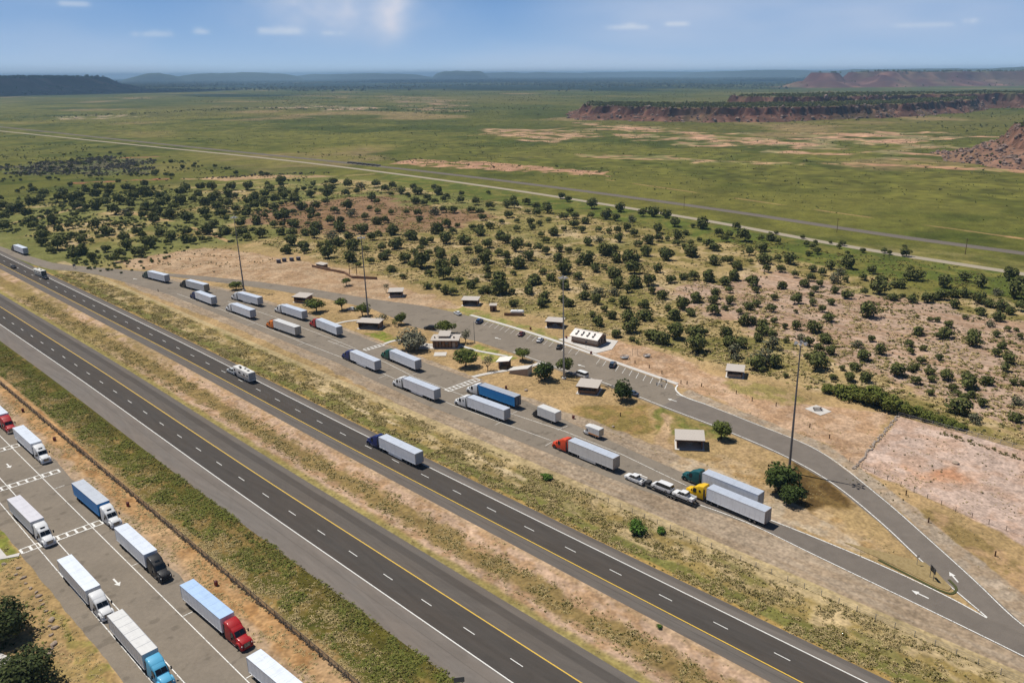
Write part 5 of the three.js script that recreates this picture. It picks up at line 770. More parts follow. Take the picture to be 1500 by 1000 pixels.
// fences
function wireFence(name, label, pts, gap, h, wires, postMat, wireMat, wr = 0.02) {
  const t = thing(name, label, 'fence', [pts[0][0], 0, pts[0][1]]); const post = cyl(0.07, h, 'y', 0, h / 2, 0, 6), W0 = wires.map(() => []);
  for (let i = 1; i < pts.length; i++) { const [ax, az] = pts[i - 1], [bx, bz] = pts[i], l = Math.hypot(bx - ax, bz - az), n = Math.max(1, Math.round(l / gap)); for (let k = 0; k < n; k++) { const x = lerp(ax, bx, k / n), z = lerp(az, bz, k / n); const m = mesh('fence_post', post, postMat, t); m.position.set(x - pts[0][0], ground(x, z) - 0.05, z - pts[0][1]); } wires.forEach((y, q) => { const g = box(l, wr * 2, wr * 2, 0, y, 0); g.rotateY(Math.atan2(-(bz - az), bx - ax)); g.translate((ax + bx) / 2 - pts[0][0], 0, (az + bz) / 2 - pts[0][1]); W0[q].push(g); }); }
  W0.forEach((l) => mesh('fence_wire', join(l), wireMat, t)); return t;
}
const fp = std(0.16, 0.13, 0.1, 0.9);
wireFence('chain_fence', 'dark wire fence along the dirt strip beside the near truck lot', Array.from({ length: 24 }, (_, i) => [-330 + i * 12, -54.6]), 3, 1.5, [0.25, 0.5, 0.75, 1.0, 1.25, 1.45], fp, fp, 0.03);
wireFence('lot_fence', 'thin wire fence along the exit lane shoulder', Array.from({ length: 9 }, (_, i) => [-110 + i * 14, -127.2]), 3.5, 1.3, [0.4, 0.8, 1.2], galv, galv, 0.012);
wireFence('field_fence', 'thin wire fence along the road side of the pink dirt field', [[-69.7, -184.2], [-55.1, -180], [-41.4, -176.4], [-27, -175], [0, -172]], 4, 1.3, [0.4, 0.8, 1.2], fp, galv, 0.012);
wireFence('hedge_fence', 'pale rail fence under the hedge behind the pink dirt field', [[-71.2, -221.4], [-55.3, -221.2], [-38, -220.6], [-10, -219.8]], 3, 1.2, [0.5, 1.1], galv, galv, 0.04);
wireFence('scrub_fence', 'thin wire fence between the rest area and the scrubland', [[-300, -226], [-250, -224.5], [-215, -225], [-178, -228], [-140, -224.6], [-118, -226], [-95, -230]], 5, 1.3, [0.5, 1.1], fp, fp, 0.015);
{
  const R1 = rng(9), g = new THREE.DodecahedronGeometry(0.5, 0), n = 90, im = new THREE.InstancedMesh(g, std(0.36, 0.3, 0.25, 0.95), n), m4 = new THREE.Matrix4(), q = new THREE.Quaternion(); for (let i = 0; i < n; i++) { const t = i / n, x = lerp(-67.2, -71.2, t) + (R1() - 0.5) * 0.9, z = lerp(-181, -221, t); q.setFromEuler(new THREE.Euler(R1() * 6, R1() * 6, 0)); const s = 0.35 + R1() * 0.5; m4.compose(new THREE.Vector3(x, 0.15, z), q, new THREE.Vector3(s, s * 0.7, s)); im.setMatrixAt(i, m4); } im.name = 'rubble_row'; im.userData = { kind: 'stuff', label: 'row of pale rubble stones bounding the pink dirt field', category: 'rubble' }; im.castShadow = im.receiveShadow = true; scene.add(im);
}
// railway trestle and utility poles
{
  const t = thing('railway_trestle', 'dark low railway trestle over the pink wash', 'bridge', [-768, 0, -512.6], 0.03); mesh('deck', box(56, 0.8, 3.4, 0, 1.5, 0), std(0.09, 0.08, 0.075, 0.8), t); for (let i = 0; i < 7; i++) mesh('pier', box(1.6, 3.6, 4.2, -27 + i * 9, 0.1, 0.3), std(0.16, 0.15, 0.14, 0.9), t); for (const s of [-1, 1]) mesh('parapet', box(56, 0.35, 0.2, 0, 2.1, s * 1.8), std(0.16, 0.14, 0.13, 0.8), t);
  [[-125, -461, 'weathered utility pole right of centre between the dirt road and railway'], [-330, -492, 'weathered utility pole in the middle between the dirt road and railway'], [-205, -476, 'weathered utility pole left of the rightmost pole along the railway'], [-64, -458, 'weathered utility pole near the right edge along the railway']].forEach(([x, z, l]) => { const p = thing('utility_pole', l, 'pole', [x, 0, z], 0.2); mesh('pole', cyl(0.18, 9, 'y', 0, 4.5, 0, 8, 0.12), timber, p); mesh('crossarm', box(2.2, 0.14, 0.14, 0, 8.3, 0), timber, p); });
}
console.log('site done');
// ---------------------------------------------------------------- foliage
const leafMat = matte({ vertexColors: true, roughness: 1, side: THREE.DoubleSide });
function crown(seed, o) {
  const r = rng(seed), pos = [], nor = [], col = []; const lobes = [];
  for (let i = 0; i < o.lobes; i++) { const a = r() * 6.283, q = Math.sqrt(r()) * 0.3, rr = 0.17 + r() * 0.13; lobes.push([Math.cos(a) * q, o.lift + (o.h - o.lift) * (0.25 + 0.55 * r()) * (1 - q * 0.7), Math.sin(a) * q, rr]); }
  lobes.push([0, o.lift + (o.h - o.lift) * 0.5, 0, 0.28]);
  const n = o.n, v = new THREE.Vector3(), u = new THREE.Vector3(), w = new THREE.Vector3(), c = new THREE.Vector3(), nn = new THREE.Vector3(); let made = 0, guard = 0;
  while (made < n && guard++ < n * 6) {
    const L = lobes[Math.floor(r() * lobes.length)]; v.set(r() * 2 - 1, r() * 2 - 1, r() * 2 - 1); if (v.lengthSq() > 1 || v.lengthSq() < 0.02) continue; v.normalize();
    const k = L[3] * (0.62 + 0.48 * Math.pow(r(), 0.7)); c.set(L[0] + v.x * k, L[1] + v.y * k * o.squash, L[2] + v.z * k); if (c.y < o.lift * 0.7 + 0.015) continue;
    nn.copy(v).multiplyScalar(0.9).add(new THREE.Vector3(r() - 0.5, r() - 0.2, r() - 0.5).multiplyScalar(1.3)).normalize();
    u.set(r() - 0.5, r() - 0.5, r() - 0.5).cross(nn).normalize(); w.copy(nn).cross(u);
    const s = o.leaf * (0.55 + 0.9 * r()), e = s * (0.5 + 0.4 * r()); const b = (r() - 0.3) * s * 0.5;
    const p = [[-s, -e * 0.6, 0], [0.1 * s, -e, b], [s, 0, 0], [0, e, b]].map(([x, y, z]) => [c.x + u.x * x + w.x * y + nn.x * z, c.y + u.y * x + w.y * y + nn.y * z, c.z + u.z * x + w.z * y + nn.z * z]);
    const t = r(), m = 0.7 + 0.6 * r(), C0 = o.cols[Math.floor(t * o.cols.length)];
    for (const i of [0, 1, 2, 0, 2, 3]) { pos.push(...p[i]); nor.push(nn.x, nn.y, nn.z); col.push(C0[0] * m, C0[1] * m, C0[2] * m); }
    made++;
  }
  const g = new THREE.BufferGeometry(); g.setAttribute('position', new THREE.Float32BufferAttribute(pos, 3)); g.setAttribute('normal', new THREE.Float32BufferAttribute(nor, 3)); g.setAttribute('color', new THREE.Float32BufferAttribute(col, 3)); return g;
}
function trunkGeo(seed, h, rad, forks) {
  const r = rng(seed), list = []; const limb = (a, b, r0, r1) => { const d = new THREE.Vector3().subVectors(b, a), g = new THREE.CylinderGeometry(r1, r0, d.length(), 7).toNonIndexed(); g.applyQuaternion(new THREE.Quaternion().setFromUnitVectors(new THREE.Vector3(0, 1, 0), d.clone().normalize())); g.translate((a.x + b.x) / 2, (a.y + b.y) / 2, (a.z + b.z) / 2); list.push(g); };
  const top = new THREE.Vector3((r() - 0.5) * 0.06, h * 0.5, (r() - 0.5) * 0.06); limb(new THREE.Vector3(0, -0.02, 0), top, rad, rad * 0.7);
  for (let i = 0; i < forks; i++) { const a = i / forks * 6.283 + r(); const e = new THREE.Vector3(Math.cos(a) * 0.24, h * (0.8 + 0.3 * r()), Math.sin(a) * 0.24); limb(top.clone().lerp(new THREE.Vector3(0, h * 0.2, 0), r() * 0.6), e, rad * 0.55, rad * 0.2); }
  return join(list);
}
const barkMat = std(0.07, 0.05, 0.036, 1);
const JUN = [[0.1, 0.112, 0.034], [0.12, 0.13, 0.04], [0.08, 0.094, 0.03], [0.14, 0.14, 0.05]];
const SAGE = [[0.14, 0.14, 0.08], [0.115, 0.122, 0.065], [0.165, 0.155, 0.095]], LEAF = [[0.1, 0.122, 0.028], [0.12, 0.14, 0.034], [0.085, 0.105, 0.024]], DARKLEAF = [[0.05, 0.07, 0.019], [0.06, 0.084, 0.023], [0.042, 0.06, 0.016]], BRIGHT = [[0.08, 0.15, 0.025], [0.06, 0.12, 0.02], [0.1, 0.16, 0.035]], OLIVE = [[0.2, 0.19, 0.12], [0.16, 0.155, 0.095], [0.24, 0.225, 0.15]];
const juniper = [], juniperTrunk = [];
for (let i = 0; i < 8; i++) { const big = i % 4; juniper.push(crown(100 + i, { n: 520, lobes: 5 + i % 4, h: 0.62 + 0.12 * big / 2, lift: 0.02, squash: 0.85, leaf: 0.062, cols: JUN })); juniperTrunk.push(trunkGeo(300 + i, 0.5, 0.035, 4)); }
const greyShrub = [0, 1].map((i) => crown(140 + i, { n: 300, lobes: 5, h: 0.6, lift: 0.02, squash: 0.8, leaf: 0.05, cols: SAGE }));
const dry = (x, z) => ground(x, z);
// ------- trees planted in the rest area
const plantKinds = {
  round: (s) => crown(s, { n: 1500, lobes: 9, h: 0.95, lift: 0.1, squash: 0.95, leaf: 0.042, cols: DARKLEAF }), green: (s) => crown(s, { n: 1300, lobes: 7, h: 0.9, lift: 0.22, squash: 0.75, leaf: 0.042, cols: LEAF }),
  umbrella: (s) => crown(s, { n: 1000, lobes: 7, h: 0.78, lift: 0.36, squash: 0.5, leaf: 0.042, cols: LEAF }), olive: (s) => crown(s, { n: 1900, lobes: 11, h: 0.78, lift: 0.04, squash: 0.8, leaf: 0.034, cols: OLIVE }), thin: (s) => crown(s, { n: 380, lobes: 5, h: 1.1, lift: 0.35, squash: 0.8, leaf: 0.036, cols: SAGE }), bush: (s) => crown(s, { n: 900, lobes: 7, h: 0.7, lift: 0.0, squash: 0.8, leaf: 0.05, cols: BRIGHT }), hedge: (s) => crown(s, { n: 1200, lobes: 8, h: 0.8, lift: 0.0, squash: 0.85, leaf: 0.045, cols: [[0.12, 0.135, 0.03], [0.145, 0.155, 0.036], [0.095, 0.115, 0.025]] }), near: (s) => crown(s, { n: 5200, lobes: 16, h: 0.78, lift: 0.06, squash: 0.85, leaf: 0.024, cols: [[0.045, 0.058, 0.02], [0.055, 0.07, 0.025], [0.036, 0.048, 0.018], [0.075, 0.085, 0.032]] }),
};
let plantSeed = 700;
function plant(name, label, x, z, D, hk, kind, group) {
  const t = thing(name, label, kind === 'bush' || kind === 'hedge' ? 'shrub' : 'tree', [x, dry(x, z), z], plantSeed * 1.7, group); plantSeed++;
  const tr = mesh('trunk', trunkGeo(plantSeed, kind === 'umbrella' ? 0.62 : 0.55, kind === 'bush' || kind === 'hedge' ? 0.02 : 0.032, kind === 'round' ? 4 : 6), barkMat, t), c = mesh('crown', plantKinds[kind](plantSeed), leafMat, t), q = D * 1.14; for (const m of [tr, c]) m.scale.set(q, D * hk * 1.05, q); return t;
}
plant('small_tree', 'twin low green tree at the base of the first mast', -356.6, -162.6, 6.2, 0.75, 'green');
plant('shade_tree', 'spreading green tree beside the brown shelter left of the flat roofed one', -295.4, -167.6, 8, 0.85, 'green');
plant('shade_tree', 'olive green tree left of the silver car', -289.2, -176, 6.4, 0.95, 'umbrella');
plant('shade_tree', 'rounded dark green tree touching the second mast', -275.6, -177, 6.6, 0.9, 'green');
plant('shade_tree', 'small wispy tree right of the second mast', -258.6, -175, 5.2, 0.9, 'thin');
plant('shade_tree', 'compact green tree at the car road edge near the second mast', -253.2, -179.8, 5.8, 0.9, 'green');
plant('small_tree', 'lone round tree with round shadow on the bare dirt lot', -323.6, -200.6, 4.8, 1, 'umbrella');
plant('small_tree', 'thin sparse tree beside the tan boxy shelter', -299, -205.6, 3.6, 1.1, 'thin');
plant('olive_tree', 'large grey-green olive tree beside the brown lodge', -226.6, -164.6, 11.5, 0.85, 'olive');
plant('shade_tree', 'low broad tree behind the brown lodge roof', -230.6, -184.4, 7.6, 0.75, 'green');
plant('shade_tree', 'upright feathery tree right of the brown lodge', -216.6, -182, 4.6, 1.15, 'thin');
plant('shade_tree', 'broad many stemmed tree in front of the lodge lawn', -197.8, -165.8, 8.6, 0.85, 'green');
plant('small_tree', 'slender tree left of the information kiosk', -188.6, -167.6, 4.6, 1.15, 'thin');
plant('shade_tree', 'flat topped umbrella shaped tree beside the car road', -187, -182.6, 6, 0.95, 'umbrella');
plant('round_tree', 'big dark round tree left of the third mast', -168.8, -174.6, 7.6, 0.98, 'round');
plant('shade_tree', 'lighter green tree directly behind the third mast', -167, -182, 5.8, 1.2, 'green');
plant('round_tree', 'dark round tree right of the tan roofed picnic shelter', -138.9, -177.6, 6.8, 0.95, 'round');
plant('shade_tree', 'wind blown green tree above the shelter nearest the teal truck', -101.6, -174, 6.2, 1, 'green');
plant('round_tree', 'large dense dark tree at the foot of the nearest mast', -75.4, -158.6, 8.6, 0.92, 'round');
plant('round_tree', 'smaller dark tree leaning against the large tree at the nearest mast', -71.2, -155.6, 5.8, 0.95, 'round');
plant('pine_tree', 'dark spreading pine at the left edge beside the near lawn', -154.4, -19.4, 9.5, 0.95, 'near');
plant('pine_tree', 'dark rounded pine cut off by the bottom left corner', -136.4, -17.6, 10.4, 0.85, 'near');
plant('green_bush', 'large bright green bush on the verge below the exit lane', -90.4, -121.8, 4.2, 1, 'bush'); plant('green_bush', 'small bright green bush beside the large bright green bush', -86.2, -125, 2.2, 1, 'bush'); plant('green_bush', 'low bright green bush on the verge below the orange-red cabbed truck', -121.8, -126.2, 3, 0.7, 'bush'); plant('green_bush', 'tiny bright green bush at the inner edge of the median', -68.2, -99.4, 1.2, 0.8, 'bush');
[[-94, 3.4, 0.9], [-90.4, 4.8, 0.95], [-86.6, 5.6, 0.95], [-82.6, 5.2, 0.9], [-78.6, 6.2, 1.1], [-74.4, 5.6, 1.05], [-70.6, 4.4, 0.9], [-67.2, 4.2, 0.85], [-64, 3.8, 0.8], [-60.8, 3.6, 0.7], [-57.8, 3.4, 0.65], [-54.8, 3.2, 0.6]].forEach(([x, D, k]) => plant('hedge_shrub', 'yellow-green shrub in the hedge row behind the pink dirt field', x, -224 - (D - 4) * 0.2, D * 1.25, k, 'hedge', 'hedge shrubs behind the pink field'));

